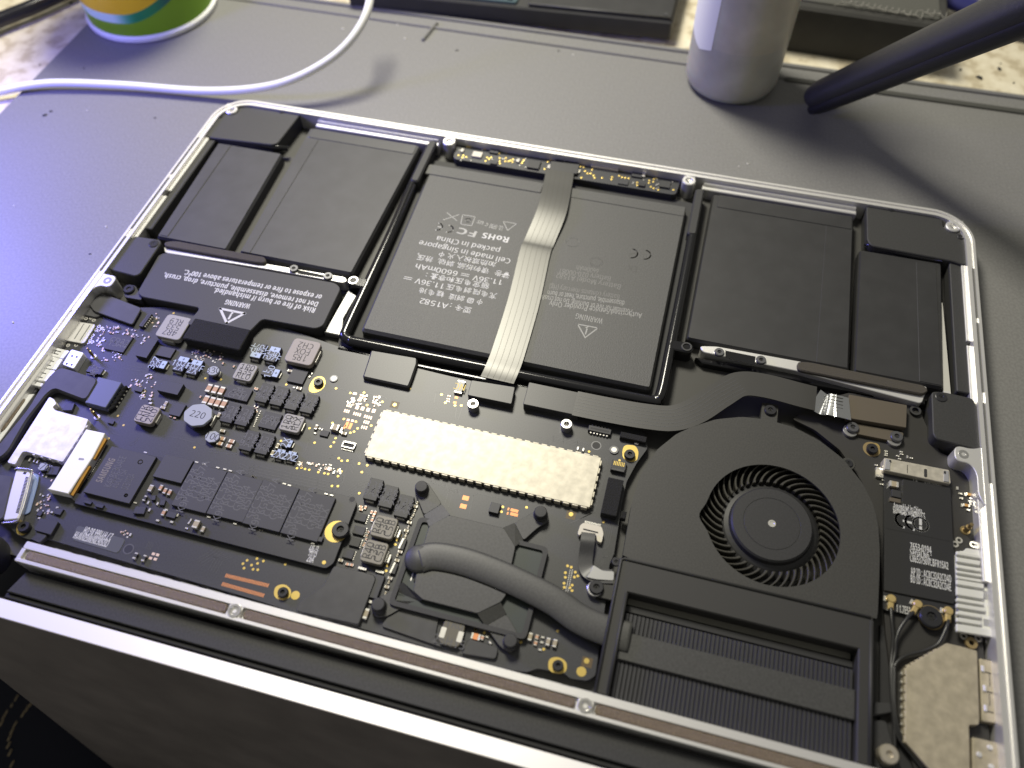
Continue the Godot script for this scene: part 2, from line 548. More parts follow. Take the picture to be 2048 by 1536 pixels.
const GLYPHS := {
	"中": "2,3 8,3 8,6.5 2,6.5 2,3;5,0.5 5,9.5",
	"国": "1.5,1.5 8.5,1.5 8.5,9 1.5,9 1.5,1.5;3,3.2 7,3.2;3,5.3 7,5.3;3,7.5 7,7.5;5,3.2 5,7.5",
	"制": "1.5,2.5 5.5,2.5;0.8,4.3 6,4.3;3.4,0.8 3.4,9.3;1.5,6 1.5,8.5;1.5,6 5.3,6 5.3,8.3;7.3,1.8 7.3,6.8;9,0.8 9,9 8,8.6",
	"造": "1,1.5 2,2.5;1,4 2,4 2,7.5;1,9 3,8.3 9.5,9.2;4,2 9,2;3.5,4 9.5,4;6.5,0.5 6.5,4;4.3,5.3 8.7,5.3 8.7,7.8 4.3,7.8 4.3,5.3",
	"锂": "2,0.5 0.7,3;1.5,2.3 3.8,2.3;1,4.2 3.8,4.2;0.7,6 3.8,6;2.3,2.3 2.3,9 3.8,8;5,1.2 9,1.2 9,5 5,5 5,1.2;5,3.1 9,3.1;7,1.2 7,9;5,7 9,7;4.5,9 9.5,9",
	"电": "2,2.2 8,2.2 8,6.8 2,6.8 2,2.2;2,4.5 8,4.5;5,0.5 5,8.8 9,8.8 9.2,7.6",
	"池": "1,1.5 2,2.5;0.7,4 1.7,4.8;0.7,9 2.3,6;3.3,4.5 9,3 9,6 8,5.8;5,2 5,8.8 9.3,8.8 9.5,7.5;7,1 7,7",
	"充": "5,0.3 5,1.5;1,2 9,2;4,2.3 2.5,4.5 7.5,4.2;6.5,3 8,5;4,5.5 3.5,7.5 1,9.5;6.2,5.3 6.2,9 9.2,9 9.3,7.8",
	"限": "1.2,1 1.2,9.5;1.2,1 3.8,1 2.8,4 4,6 1.2,6.5;5.2,1 9,1 9,4.3 5.2,4.3;5.2,2.7 9,2.7;5.2,1 5.2,9 7,8;6,4.3 9.5,9.3;9,5.3 7.2,6.6",
	"压": "1.5,1.2 9.3,1.2;1.5,1.2 1.5,6 0.6,9.5;3,5 8.8,5;5.8,2.8 5.8,9;2.4,9 9.5,9;7,6.3 8,7.6",
	"额": "2.6,0.3 2.6,1.2;0.6,2.8 0.6,1.5 4.8,1.5 4.8,2.8;1.2,4 3.8,2.8 1,6;1.5,4 4.8,6.3;1.3,6.8 4.2,6.8 4.2,9.2 1.3,9.2 1.3,6.8;5.5,1 9.6,1;7.5,1 7,2.6;5.9,2.6 9.2,2.6 9.2,7.2;5.9,2.6 5.9,7.2;7.5,4 7.3,7.5 5.4,9.5;8,7.8 9.5,9.5",
	"定": "5,0.3 5,1.3;1,3.2 1,1.7 9,1.7 9,3.2;2,4 8,4;5,4 5,8.8;5,6.2 8,6.2;3,5.5 2.5,7.5 0.8,9.5;2.6,7.5 4.5,8.9 9.5,9",
	"和": "4.5,1 1,2;0.5,3.8 5.2,3.8;2.8,1.5 2.8,9.5;2.8,4 0.5,7.3;2.8,4 5,6.5;6,3 9.3,3 9.3,8 6,8 6,3",
	"容": "5,0.2 5,1.2;1,3 1,1.7 9,1.7 9,3;3.5,2.5 2,4;6.5,2.5 8,4;5,3.3 0.8,7;5,3.3 9.3,7;3,6.5 7,6.5 7,9.3 3,9.3 3,6.5",
	"量": "2.5,0.6 7.5,0.6 7.5,3 2.5,3 2.5,0.6;2.5,1.8 7.5,1.8;0.6,4 9.4,4;2.5,5 7.5,5 7.5,7 2.5,7 2.5,5;2.5,6 7.5,6;5,5 5,9.3;1.8,8.1 8.2,8.1;0.8,9.4 9.2,9.4",
	"警": "0.8,1.2 5,1.2;2,0.4 2,1.9;3.9,0.4 3.9,1.9;1.5,2.2 5,2.2 5,4.2;2,3 3.8,3 3.8,4.2 2,4.2 2,3;6.5,0.4 5.6,2;6.2,1.3 9.3,1.3;8.5,1.3 5.5,4.4;6.3,2 9.3,4.3;0.8,5.2 9.2,5.2;2.5,6.2 7.5,6.2;2.5,7.1 7.5,7.1;2.8,8 7.2,8 7.2,9.6 2.8,9.6 2.8,8",
	"告": "3,0.8 1.8,3;2.3,2 8.3,2;5,0.3 5,4.3;0.6,4.3 9.4,4.3;2.3,6 7.7,6 7.7,9.3 2.3,9.3 2.3,6",
	"请": "1.3,1 2.3,2;0.5,3.8 2.3,3.8 2.3,8.6 3.4,7.5;4.2,1.3 9.3,1.3;4.6,2.6 8.9,2.6;3.8,4 9.6,4;6.7,0.4 6.7,4;4.8,5.2 8.7,5.2 8.7,9.3;4.8,5.2 4.8,9.5;4.8,6.6 8.7,6.6;4.8,8 8.7,8",
	"勿": "3,0.6 0.8,4.5;2.3,2.2 9,2.2 8.3,9 7,8.4;4.8,2.2 1,7;6.8,2.2 2.5,9.3",
	"拆": "0.6,2.8 3.8,2.8;2.3,0.5 2.3,9 1.3,8.6;0.6,6.3 3.8,5.2;9,0.8 5,1.8;5,1.8 5,6 4.3,9;5,4.5 9.6,4.5;7.5,4.5 7.5,9.5;8,5.8 9.3,7",
	"解": "2.3,0.4 0.8,2.8;1.8,1.4 4.2,1.4 3.5,2.8;1,2.8 4.6,2.8 4.6,9.3;1,2.8 1,6.5 0.5,9.3;1,4.8 4.6,4.8;1,6.8 4.6,6.8;2.8,2.8 2.8,9;5.4,1 9.2,1 9,3.5 8.2,3.2;7.2,1 5.4,4;5.5,5.8 9.3,5.8;5.2,7.6 9.6,7.6;7.5,4.5 7.5,9.6",
	"刺": "0.6,2 5.8,2;3.2,0.4 3.2,9.5;1.2,3.6 5.2,3.6 5.2,5.3;1.2,3.6 1.2,5.3;3.2,5.4 0.5,8.3;3.2,5.4 5.7,7.6;7.2,1.8 7.2,6.8;9,0.6 9,9.2 8,8.8",
	"破": "0.6,1.5 4.2,1.5;2.3,1.5 0.6,5.3;1.5,4.8 3.8,4.8 3.8,8.3 1.5,8.3 1.5,4.8;5,2.5 9.4,2.5 9,4;7.2,0.5 7.2,5;5,2.5 5,6 4,9.4;5,5 8.8,5 7.5,8 5.5,9.5;5.8,6 9.6,9.4",
	"挤": "0.6,2.8 3.6,2.8;2.2,0.5 2.2,9 1.2,8.6;0.6,6.3 3.6,5.2;6.8,0.3 6.8,1.4;4.3,1.8 9.5,1.8;8.8,2 4.3,5;5,2.2 9.5,5;5.8,5.2 5.6,7.5 4.5,9.5;8,5.2 8,9.5",
	"加": "0.8,3 5,3 4.6,9 3.5,8.5;2.8,0.8 2.6,5 0.6,9.3;6,2.5 9.2,2.5 9.2,8.5 6,8.5 6,2.5",
	"热": "0.6,2 4,2;2.3,0.4 2.3,6.4 1.4,6;0.6,4.8 4,3.8;4.6,2 8.3,2 8.3,5.8 9.6,6 9.6,4.8;6.5,0.4 6.2,3.8 4.4,6.3;4.8,3.4 7,4.8;1.6,7.5 0.8,9.4;3.8,7.6 4.2,9.3;6.2,7.6 6.8,9.3;8.4,7.5 9.4,9.3",
	"或": "0.6,2 9.4,2;1.5,3.6 4.5,3.6 4.5,6 1.5,6 1.5,3.6;0.8,8.2 5,7.2;6,0.4 6.8,6.5 9,9.3 9.4,7.5;8.8,3.8 7.5,6.8 5,9.3;7.8,0.6 8.8,1.5",
	"投": "0.6,2.8 3.8,2.8;2.3,0.5 2.3,9 1.3,8.6;0.6,6.3 3.8,5.2;5.5,1 5.5,2.5 4.6,4;5.5,1 8.3,1 8.3,3.6 9.6,3.6;4.6,5 8.8,5 7.2,7.5 4.3,9.5;5.3,5.8 9.6,9.4",
	"入": "3.5,1 4.8,1.5 4.5,4.5 0.8,9.3;4.9,3 6.5,6.5 9.4,9.3",
	"火": "5,0.5 4.9,4 3.5,7 0.8,9.4;2,2.8 3,5;8.3,2.5 6.5,5;5.2,5 6.8,7.5 9.4,9.3",
	"型": "1,1.2 5.5,1.2;0.6,3 5.8,3;2.3,1.2 2.1,3.5 1,5.2;4.3,1.2 4.3,5.2;6.9,1 6.9,4;8.9,0.5 8.9,5.3 8,5;2,7 8,7;5,5.5 5,9;0.6,9.2 9.4,9.2",
	"号": "2.8,0.8 7.2,0.8 7.2,3.2 2.8,3.2 2.8,0.8;0.6,4.6 9.4,4.6;3.5,4.6 3,6.4 7.6,6.4 7,9.3 5.5,8.9",
	"适": "1,1.5 2,2.5;0.6,4 2,4 2,7.5;0.6,9.2 3,8.3 9.5,9.2;8.5,0.8 4.5,1.6;3.5,3.2 9.6,3.2;6.5,1.3 6.5,5;4.5,5 8.7,5 8.7,7.7 4.5,7.7 4.5,5",
	"用": "2,1 8.5,1 8.5,9.2 7.5,8.8;2,1 2,5.5 0.8,9.4;2,3.6 8.5,3.6;2,6.3 8.5,6.3;5.2,1 5.2,9.2",
	"范": "0.8,1.6 9.2,1.6;3.2,0.4 3.2,2.8;6.8,0.4 6.8,2.8;1.2,3.8 2.3,4.6;0.6,6 1.7,6.8;0.8,9.4 2.5,7.3;4.2,4 8.3,4 8.3,6.6 7.4,6.3;4.2,4 4.2,8.9 9.2,8.9 9.4,7.8",
	"围": "1.2,1.2 8.8,1.2 8.8,9.2 1.2,9.2 1.2,1.2;2.8,2.8 7.2,2.8;2.8,4.3 7.2,4.3;2.5,5.8 7.3,5.8 7,7.3;5,1.8 5,8.4",
	"广": "5,0.4 5.3,1.6;1.6,2.2 9.4,2.2;1.6,2.2 1.6,6 0.5,9.5",
	"：": "4.6,3 5.4,3;4.6,7.5 5.4,7.5", "，": "3,7.5 2.4,9",
	"⎓": "0,4 10,4;0,7 2.6,7;3.7,7 6.3,7;7.4,7 10,7",
}

func build_chassis(laptop: Node3D) -> void:
	# unibody: floor, a wall round three sides, a thin outer lip and an inner ridge on top of it
	var b := {}
	var o := rounded(PackedVector2Array([Vector2(0, 0), Vector2(314, 0), Vector2(314, 212.7), Vector2(0, 212.7)]), 15.0, 10)
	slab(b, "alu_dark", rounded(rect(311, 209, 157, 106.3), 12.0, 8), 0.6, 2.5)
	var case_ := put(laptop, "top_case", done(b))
	b = {}
	rim_band(b, "alu", 0.0, 3.4, 0.3, 9.9)
	rim_band(b, "alu", 0.0, 1.1, 9.9, 10.5)
	rim_band(b, "alu", 1.9, 3.4, 9.9, 10.4)
	put(case_, "rim", done(b))
	b = {}
	for s in [[10.5, 60.0], [63.0, 100.0], [145.0, 205.0]]:   # ledges inside both long walls
		b = {}
		brick(b, "alu", 1.5, s[1] - s[0], 2.5, 8.8, 4.1, (s[0] + s[1]) / 2, 0.15)
		put(case_, "wall_ledge", done(b))
	for s in [[26.0, 62.0], [64.0, 99.0], [118.0, 150.0]]:
		b = {}
		brick(b, "alu", 1.5, s[1] - s[0], 2.5, 8.8, 309.9, (s[0] + s[1]) / 2, 0.15)
		put(case_, "wall_ledge", done(b))
	# dark slots milled into the right and left rim
	for s in [[28.0, 52.0], [54.0, 84.0], [88.0, 118.0]]:
		put(case_, "rim_slot", plate(rounded(rect(0.8, s[1] - s[0]), 0.4, 3), 0, 0.02, "slot"), 312.5, 9.9, (s[0] + s[1]) / 2)
		put(case_, "rim_slot", plate(rounded(rect(0.8, s[1] - s[0]), 0.4, 3), 0, 0.02, "slot"), 1.5, 9.9, (s[0] + s[1]) / 2)
	# pale machined step along the front wall
	for s in [[45.0, 101.0], [212.0, 272.0]]:
		b = {}
		brick(b, "alu", s[1] - s[0], 3.2, 2.5, 7.4, (s[0] + s[1]) / 2, 5.0, 0.3)
		brick(b, "alu", s[1] - s[0] - 1, 1.2, 7.4, 8.6, (s[0] + s[1]) / 2, 4.0, 0.2)
		put(case_, "front_step", done(b))
	# screw bosses that stand in from the rim
	for p in [Vector3(6.6, 7.9, 135), Vector3(105.8, 5.6, 90), Vector3(206.4, 5.9, 90), Vector3(306.6, 7.6, 45)]:
		b = {}
		lathe(b, "alu", [Vector2(2.6, 2.5), Vector2(2.7, 9.9), Vector2(2.4, 10.2), Vector2(1.5, 10.2), Vector2(1.1, 9.4), Vector2(0.5, 9.2), Vector2(0.45, 4), Vector2(0, 4)], 24, p.x, p.y)
		var away := Vector2(cos(deg_to_rad(p.z)), -sin(deg_to_rad(p.z))) * 3.2
		brick(b, "alu", 4.4 if p.z == 90 else 3.0, 3.0, 2.5, 10.0, p.x + away.x, p.y + away.y, 0.1)
		put(case_, "screw_boss", done(b))
	for p in [[6.2, 110.2, 1.0], [305.6, 109.6, -1.0]]:
		b = {}
		var k: float = p[2]
		slab(b, "alu", rounded(PackedVector2Array([Vector2(p[0] - 6.0 * k, p[1] - 4.5), Vector2(p[0] - 2.5 * k, p[1] - 2.6), Vector2(p[0] + 3.0 * k, p[1] - 2.9), Vector2(p[0] + 3.0 * k, p[1] + 2.9), Vector2(p[0] - 1.5 * k, p[1] + 2.8), Vector2(p[0] - 3.2 * k, p[1] + 6.0), Vector2(p[0] - 3.2 * k, p[1] + 14.0), Vector2(p[0] - 6.0 * k, p[1] + 18.0)]), 2.6, 6), 2.5, 10.2, 0.2)
		lathe(b, "steel", [Vector2(1.6, 10.2), Vector2(1.5, 10.28), Vector2(0.7, 10.28), Vector2(0.6, 9.6), Vector2(0.0, 9.6)], 20, p[0] + 0.4 * k, p[1])
		put(case_, "screw_boss", done(b))
	# long bar over the hinge with a woven gasket let into it, cut by two screw bosses
	b = {}
	slab(b, "alu", rounded(PackedVector2Array([Vector2(38, 207.6), Vector2(281, 207.6), Vector2(281, 209.9), Vector2(38, 209.9)]), 0.5, 2), 3.0, 10.3, 0.15)
	slab(b, "alu", rounded(PackedVector2Array([Vector2(38, 212.9), Vector2(281, 212.9), Vector2(281, 214.0), Vector2(38, 214.0)]), 0.4, 2), 2.0, 10.5, 0.15)
	brick(b, "alu", 243, 3.0, 3.0, 9.2, 159.5, 211.4)
	for x in [38.6, 107.2, 207.1, 280.4]:
		brick(b, "alu", 4.2 if x > 50 and x < 270 else 1.4, 3.0, 9.2, 10.3, x, 211.4, 0.1)
	for i in 22:   # feet under the bar with gaps of light between them
		brick(b, "foil_dull", 5.6, 1.6, 2.6, 4.4, 46.0 + i * 8.4, 206.8, 0.2)
	var bar := put(case_, "hinge_bar", done(b))
	for x in [[40.0, 104.6], [109.8, 204.5], [209.7, 279.0]]:
		b = {}
		slab(b, "gasket", rounded(rect(x[1] - x[0], 2.9), 1.4, 5), 9.2, 10.15, 0.35)
		put(bar, "gasket", done(b), (x[0] + x[1]) / 2, 0, 211.4)
	for x in [107.2, 207.1]:
		b = {}
		lathe(b, "steel", [Vector2(2.0, 0), Vector2(1.9, 0.35), Vector2(1.25, 0.35), Vector2(1.1, 0.1), Vector2(0.6, 0.1), Vector2(0.55, -0.6), Vector2(0, -0.6)], 24)
		put(bar, "screw_seat", done(b), x, 10.3, 211.4)

func rim_band(b: Dictionary, m: String, from: float, to: float, y0: float, y1: float) -> void:
	# three-sided band that follows the rounded front corners
	var outer := PackedVector2Array([Vector2(from, 212.7)])
	var inner := PackedVector2Array([Vector2(to, 212.7)])
	for c in [[15.0, 15.0, 180.0], [299.0, 15.0, 270.0]]:
		for i in 13:
			var a := deg_to_rad(c[2] + 90.0 * i / 12.0)
			outer.append(Vector2(c[0] + (15.0 - from) * cos(a), c[1] + (15.0 - from) * sin(a)))
			inner.append(Vector2(c[0] + (15.0 - to) * cos(a), c[1] + (15.0 - to) * sin(a)))
	outer.append(Vector2(314.0 - from, 212.7))
	inner.append(Vector2(314.0 - to, 212.7))
	var s := tool(b, m)
	var bev := 0.25
	for i in outer.size() - 1:
		var a: Vector2 = outer[i]
		var c: Vector2 = outer[i + 1]
		var d: Vector2 = inner[i]
		var e: Vector2 = inner[i + 1]
		var a2 := a.lerp(d, bev / (to - from))
		var c2 := c.lerp(e, bev / (to - from))
		quad(s, Vector3(a2.x, y1, a2.y), Vector3(c2.x, y1, c2.y), Vector3(e.x, y1, e.y), Vector3(d.x, y1, d.y))
		quad(s, Vector3(c2.x, y1, c2.y), Vector3(a2.x, y1, a2.y), Vector3(a.x, y1 - bev, a.y), Vector3(c.x, y1 - bev, c.y))
		quad(s, Vector3(c.x, y1 - bev, c.y), Vector3(a.x, y1 - bev, a.y), Vector3(a.x, y0, a.y), Vector3(c.x, y0, c.y))
		quad(s, Vector3(d.x, y1, d.y), Vector3(e.x, y1, e.y), Vector3(e.x, y0, e.y), Vector3(d.x, y0, d.y))
	for i in [0, outer.size() - 1]:
		var a: Vector2 = outer[i]
		var d: Vector2 = inner[i]
		var q := [Vector3(a.x, y1, a.y), Vector3(d.x, y1, d.y), Vector3(d.x, y0, d.y), Vector3(a.x, y0, a.y)]
		if i:
			q.reverse()
		quad(s, q[1], q[0], q[3], q[2])


func build_lid(laptop: Node3D) -> void:
	# the display hangs over the table edge, its back to the viewer, turned 7 degrees past straight down
	var b := {}
	slab(b, "hinge_plastic", PackedVector2Array([Vector2(41, 215.6), Vector2(281, 215.6), Vector2(283, 222.0), Vector2(39, 222.0)]), 0.0, 7.2, 0.25)
	brick(b, "ink", 243, 1.5, 0.0, 6.2, 160, 222.9, 0.3)
	var cover := put(laptop, "hinge_cover", done(b))
	for x in [[24.0, 0.0], [294.0, 1.0]]:
		b = {}
		lathe(b, "rubber", [Vector2(6.2, 0.5), Vector2(6.6, 5.0), Vector2(6.4, 8.4), Vector2(5.6, 9.4), Vector2(0, 9.6)], 28)
		lathe(b, "rubber", [Vector2(4.8, 9.45), Vector2(4.6, 9.75), Vector2(0, 9.8)], 28)
		put(laptop, "hinge_barrel", done(b), x[0], 0, 213.6)
	var lid := Node3D.new()
	lid.name = "display_lid"
	laptop.add_child(lid)
	lid.position = Vector3(157, 6.4, 224.4) * MM - spot[laptop]
	lid.rotation.x = deg_to_rad(-7.0)
	b = {}
	var o := rounded(rect(314, 5.2), 0.9, 3)
	var s := tool(b, "alu_lid")
	# outline in (x, thickness) swept down the lid, with rounded outer edges
	var low := -214.0
	for i in o.size():
		var j := (i + 1) % o.size()
		quad(s, Vector3(o[j].x, 0, o[j].y + 2.2), Vector3(o[i].x, 0, o[i].y + 2.2), Vector3(o[i].x, low, o[i].y + 2.2), Vector3(o[j].x, low, o[j].y + 2.2))
	slab(b, "alu_edge", o, -0.3, 0.05, 0.2, Vector2(0, 2.2))
	slab(b, "alu_lid", o, low - 0.3, low, 0.0, Vector2(0, 2.2))
	var shell := MeshInstance3D.new()
	shell.name = "lid_shell"
	shell.mesh = done(b)
	lid.add_child(shell)
	b = {}
	brick(b, "glass_black", 308, 0.6, low + 4, -1.0, 0, -0.75)
	var pane := MeshInstance3D.new()
	pane.name = "display_glass"
	pane.mesh = done(b)
	lid.add_child(pane)


func build_battery(laptop: Node3D) -> void:
	var b := {}
	b = {}
	slab(b, "cell", rounded(PackedVector2Array([Vector2(8.5, 26.5), Vector2(38.5, 26.5), Vector2(40.5, 83.6), Vector2(10.5, 83.6)]), 1.2, 3), 2.6, 7.5, 1.1)
	put(laptop, "battery_cell", done(b))
	b = {}
	brick(b, "cell", 3.2, 55, 7.5, 7.72, 13.5, 55, 0.15)
	put(laptop, "cell_fold", done(b))
	b = {}
	slab(b, "cell", rounded(PackedVector2Array([Vector2(43.2, 8.2), Vector2(93.8, 8.2), Vector2(91.8, 83.2), Vector2(45.6, 83.2)]), 1.2, 3), 2.6, 7.5, 1.1)
	var cell_left := put(laptop, "battery_cell", done(b))
	b = {}
	slab(b, "cell_gloss", rounded(PackedVector2Array([Vector2(45, 8.6), Vector2(92.5, 8.6), Vector2(92.5, 14.6), Vector2(45, 14.6)]), 0.6, 2), 7.45, 7.75, 0.25)
	put(cell_left, "tape_strip", done(b))
	b = {}
	slab(b, "cell", PackedVector2Array([Vector2(44.6, 15), Vector2(50.2, 15), Vector2(50.2, 82.8), Vector2(46.8, 82.8)]), 7.4, 7.66, 0.2)
	put(cell_left, "cell_fold", done(b))
	b = {}
	slab(b, "cell_dark", rounded(PackedVector2Array([Vector2(216.6, 8.2), Vector2(271.2, 8.2), Vector2(271.2, 83.2), Vector2(216.2, 83.2)]), 1.2, 3), 2.6, 7.5, 1.1)
	var cell_right := put(laptop, "battery_cell", done(b))
	b = {}
	slab(b, "cell_dark", rounded(PackedVector2Array([Vector2(219, 8.6), Vector2(270.4, 8.6), Vector2(270.4, 15.8), Vector2(219, 15.8)]), 0.6, 2), 7.45, 7.75, 0.2)
	put(cell_right, "tape_strip", done(b))
	b = {}
	slab(b, "cell_dark", PackedVector2Array([Vector2(260.8, 16), Vector2(270.6, 16), Vector2(270.6, 82.8), Vector2(260.2, 82.8)]), 7.4, 7.66, 0.2)
	put(cell_right, "cell_fold", done(b))
	b = {}
	slab(b, "cell_dark", rounded(PackedVector2Array([Vector2(273.4, 25.4), Vector2(303, 25.4), Vector2(301.6, 83.4), Vector2(272.6, 83.4)]), 1.2, 3), 2.6, 7.5, 1.1)
	var cell_far := put(laptop, "battery_cell", done(b))
	b = {}
	brick(b, "cell_dark", 7, 55, 7.5, 7.7, 297.2, 55, 0.15)
	put(cell_far, "cell_fold", done(b))
	b = {}
	slab(b, "paper", PackedVector2Array([Vector2(302.4, 44), Vector2(303.0, 44), Vector2(304.2, 84.5), Vector2(301.9, 84.5)]), 2.6, 6.2)
	put(laptop, "adhesive_strip", done(b))
	b = {}
	slab(b, "soot", rounded(PackedVector2Array([Vector2(97, 12), Vector2(213, 12), Vector2(213, 115), Vector2(97, 115)]), 5, 4), 2.55, 4.2)
	put(laptop, "trackpad_tray", done(b))
	b = {}
	slab(b, "cell_print", rounded(PackedVector2Array([Vector2(102.0, 19.5), Vector2(156.0, 19.5), Vector2(156.0, 107.2), Vector2(104.4, 107.2)]), 1.4, 3), 4.2, 7.4, 1.0)
	slab(b, "cell_print", rounded(PackedVector2Array([Vector2(101.0, 18.4), Vector2(150.0, 18.4), Vector2(150.0, 24.5), Vector2(101.0, 24.5)]), 0.6, 2), 4.6, 7.7, 0.3)
	var centre_left := put(laptop, "battery_cell", done(b))
	b = {}
	slab(b, "cell_print", rounded(PackedVector2Array([Vector2(156.6, 19.5), Vector2(207.8, 19.5), Vector2(207.8, 107.2), Vector2(156.6, 107.2)]), 1.4, 3), 4.2, 7.4, 1.2)
	slab(b, "cell_print", rounded(PackedVector2Array([Vector2(160.0, 18.4), Vector2(207.4, 18.4), Vector2(207.4, 24.0), Vector2(160.0, 24.0)]), 0.6, 2), 4.6, 7.6, 0.3)
	var centre_right := put(laptop, "battery_cell", done(b))
	b = {}
	print_line(b, "whiteprint", "A1582", 131.27, 89.49, 120.61, 89.31, 2.3, 7.41)
	glyph(b, "whiteprint", GLYPHS["型"], 2.9, 138.56, 7.4, 89.47, 180)
	glyph(b, "whiteprint", GLYPHS["号"], 2.9, 135.38, 7.4, 89.07, 180)
	glyph(b, "whiteprint", GLYPHS["："], 2.9, 132.19, 7.4, 88.66, 180)
	glyph(b, "whiteprint", GLYPHS["中"], 2.9, 141.87, 7.4, 84.74, 180)
	glyph(b, "whiteprint", GLYPHS["国"], 2.9, 138.41, 7.4, 85, 180)
	glyph(b, "whiteprint", GLYPHS["制"], 2.9, 134.76, 7.4, 84.69, 180)
	glyph(b, "whiteprint", GLYPHS["造"], 2.9, 131.72, 7.4, 84.83, 180)
	glyph(b, "whiteprint", GLYPHS["锂"], 2.9, 126.84, 7.4, 84.51, 180)
	glyph(b, "whiteprint", GLYPHS["电"], 2.9, 123.55, 7.4, 84.72, 180)
	glyph(b, "whiteprint", GLYPHS["池"], 2.9, 120.16, 7.4, 84.63, 180)
	glyph(b, "whiteprint", GLYPHS["充"], 2.9, 145.69, 7.4, 80.75, 180)
	glyph(b, "whiteprint", GLYPHS["电"], 2.9, 142.57, 7.4, 80.6, 180)
	glyph(b, "whiteprint", GLYPHS["限"], 2.9, 139.45, 7.4, 80.46, 180)
	glyph(b, "whiteprint", GLYPHS["制"], 2.9, 136.12, 7.4, 80.48, 180)
	glyph(b, "whiteprint", GLYPHS["电"], 2.9, 132.8, 7.4, 80.57, 180)
	glyph(b, "whiteprint", GLYPHS["压"], 2.9, 129.44, 7.4, 80.59, 180)
	glyph(b, "whiteprint", GLYPHS["⎓"], 2.9, 112.86, 7.4, 80.31, 180)
	print_line(b, "whiteprint", "11.36V", 127.12, 80.85, 115.88, 80.57, 2.3, 7.41)
	glyph(b, "whiteprint", GLYPHS["额"], 2.9, 141.73, 7.4, 76.79, 180)
	glyph(b, "whiteprint", GLYPHS["定"], 2.9, 138.4, 7.4, 76.87, 180)
	glyph(b, "whiteprint", GLYPHS["电"], 2.9, 135.05, 7.4, 76.89, 180)
	glyph(b, "whiteprint", GLYPHS["压"], 2.9, 131.68, 7.4, 76.9, 180)
	glyph(b, "whiteprint", GLYPHS["和"], 2.9, 128.32, 7.4, 76.98, 180)
	glyph(b, "whiteprint", GLYPHS["容"], 2.9, 125.18, 7.4, 77, 180)
	glyph(b, "whiteprint", GLYPHS["量"], 2.9, 122.02, 7.4, 77.02, 180)
	glyph(b, "whiteprint", GLYPHS["："], 2.9, 119.04, 7.4, 76.87, 180)
	print_line(b, "whiteprint", "11.36V", 147.35, 73.83, 136.15, 74.09, 2.3, 7.41)
	glyph(b, "whiteprint", GLYPHS["⎓"], 2.9, 132.96, 7.4, 73.61, 180)
	print_line(b, "whiteprint", "6600mAh", 129.98, 73.71, 113.7, 73.69, 2.3, 7.41)
	glyph(b, "whiteprint", GLYPHS["警"], 2.9, 147.73, 7.4, 69.95, 180)
	glyph(b, "whiteprint", GLYPHS["告"], 2.9, 144.79, 7.4, 69.73, 180)
	glyph(b, "whiteprint", GLYPHS["请"], 2.9, 139.68, 7.4, 69.58, 180)
	glyph(b, "whiteprint", GLYPHS["勿"], 2.9, 136.51, 7.4, 69.53, 180)
	glyph(b, "whiteprint", GLYPHS["拆"], 2.9, 133.47, 7.4, 69.45, 180)
	glyph(b, "whiteprint", GLYPHS["解"], 2.9, 130.39, 7.4, 69.44, 180)
	glyph(b, "whiteprint", GLYPHS["，"], 2.9, 128.15, 7.4, 69.34, 180)
	glyph(b, "whiteprint", GLYPHS["刺"], 2.9, 125.95, 7.4, 69.36, 180)
	glyph(b, "whiteprint", GLYPHS["破"], 2.9, 122.72, 7.4, 69.25, 180)
	glyph(b, "whiteprint", GLYPHS["，"], 2.9, 120.46, 7.4, 69.16, 180)
	glyph(b, "whiteprint", GLYPHS["挤"], 2.9, 117.49, 7.4, 69.17, 180)
	glyph(b, "whiteprint", GLYPHS["压"], 2.9, 114.27, 7.4, 69.18, 180)
	glyph(b, "whiteprint", GLYPHS["，"], 2.9, 112.02, 7.4, 68.41, 180)
	glyph(b, "whiteprint", GLYPHS["加"], 2.9, 141.31, 7.4, 65.89, 180)
	glyph(b, "whiteprint", GLYPHS["热"], 2.9, 138.14, 7.4, 65.89, 180)
	glyph(b, "whiteprint", GLYPHS["或"], 2.9, 134.95, 7.4, 65.84, 180)
	glyph(b, "whiteprint", GLYPHS["投"], 2.9, 131.76, 7.4, 65.84, 180)
	glyph(b, "whiteprint", GLYPHS["入"], 2.9, 128.56, 7.4, 65.84, 180)
	glyph(b, "whiteprint", GLYPHS["火"], 2.9, 125.1, 7.4, 65.84, 180)
	glyph(b, "whiteprint", GLYPHS["中"], 2.9, 121.36, 7.4, 65.77, 180)
	print_line(b, "whiteprint", "Cell made in Singapore", 147.46, 62.61, 111.13, 61.6, 2.4, 7.41)
	print_line(b, "whiteprint", "packed in China", 142.15, 58.31, 117.04, 57.75, 2.4, 7.41)
	print_line(b, "whiteprint", "RoHS", 144.03, 52.47, 133.61, 52.3, 2.9, 7.41, true)
	print_line(b, "greyprint", "FC", 131.08, 52.58, 123.45, 52.04, 3.2, 7.41, true)
	loop_(b, "greyprint", 1.9, 0.55, 119.71, 7.4, 52.19, -90, 90, 14)
	loop_(b, "greyprint", 1.9, 0.55, 115.34, 7.4, 52.08, -90, 90, 14)
	stroke(b, "greyprint", [Vector2(115.64, 52.08), Vector2(117.24, 52.08)], 0.5, 7.4)
	stroke(b, "greyprint", [Vector2(139.46, 43.23), Vector2(144.82, 43.23), Vector2(142.35, 47.54), Vector2(139.46, 43.23)], 0.28, 7.4)
	stroke(b, "greyprint", [Vector2(122.97, 43.51), Vector2(128.06, 43.37), Vector2(128.11, 48.43), Vector2(123.72, 48.64), Vector2(122.97, 43.51)], 0.28, 7.4)
	loop_(b, "greyprint", 1.0, 0.3, 125.92, 7.4, 45.89)
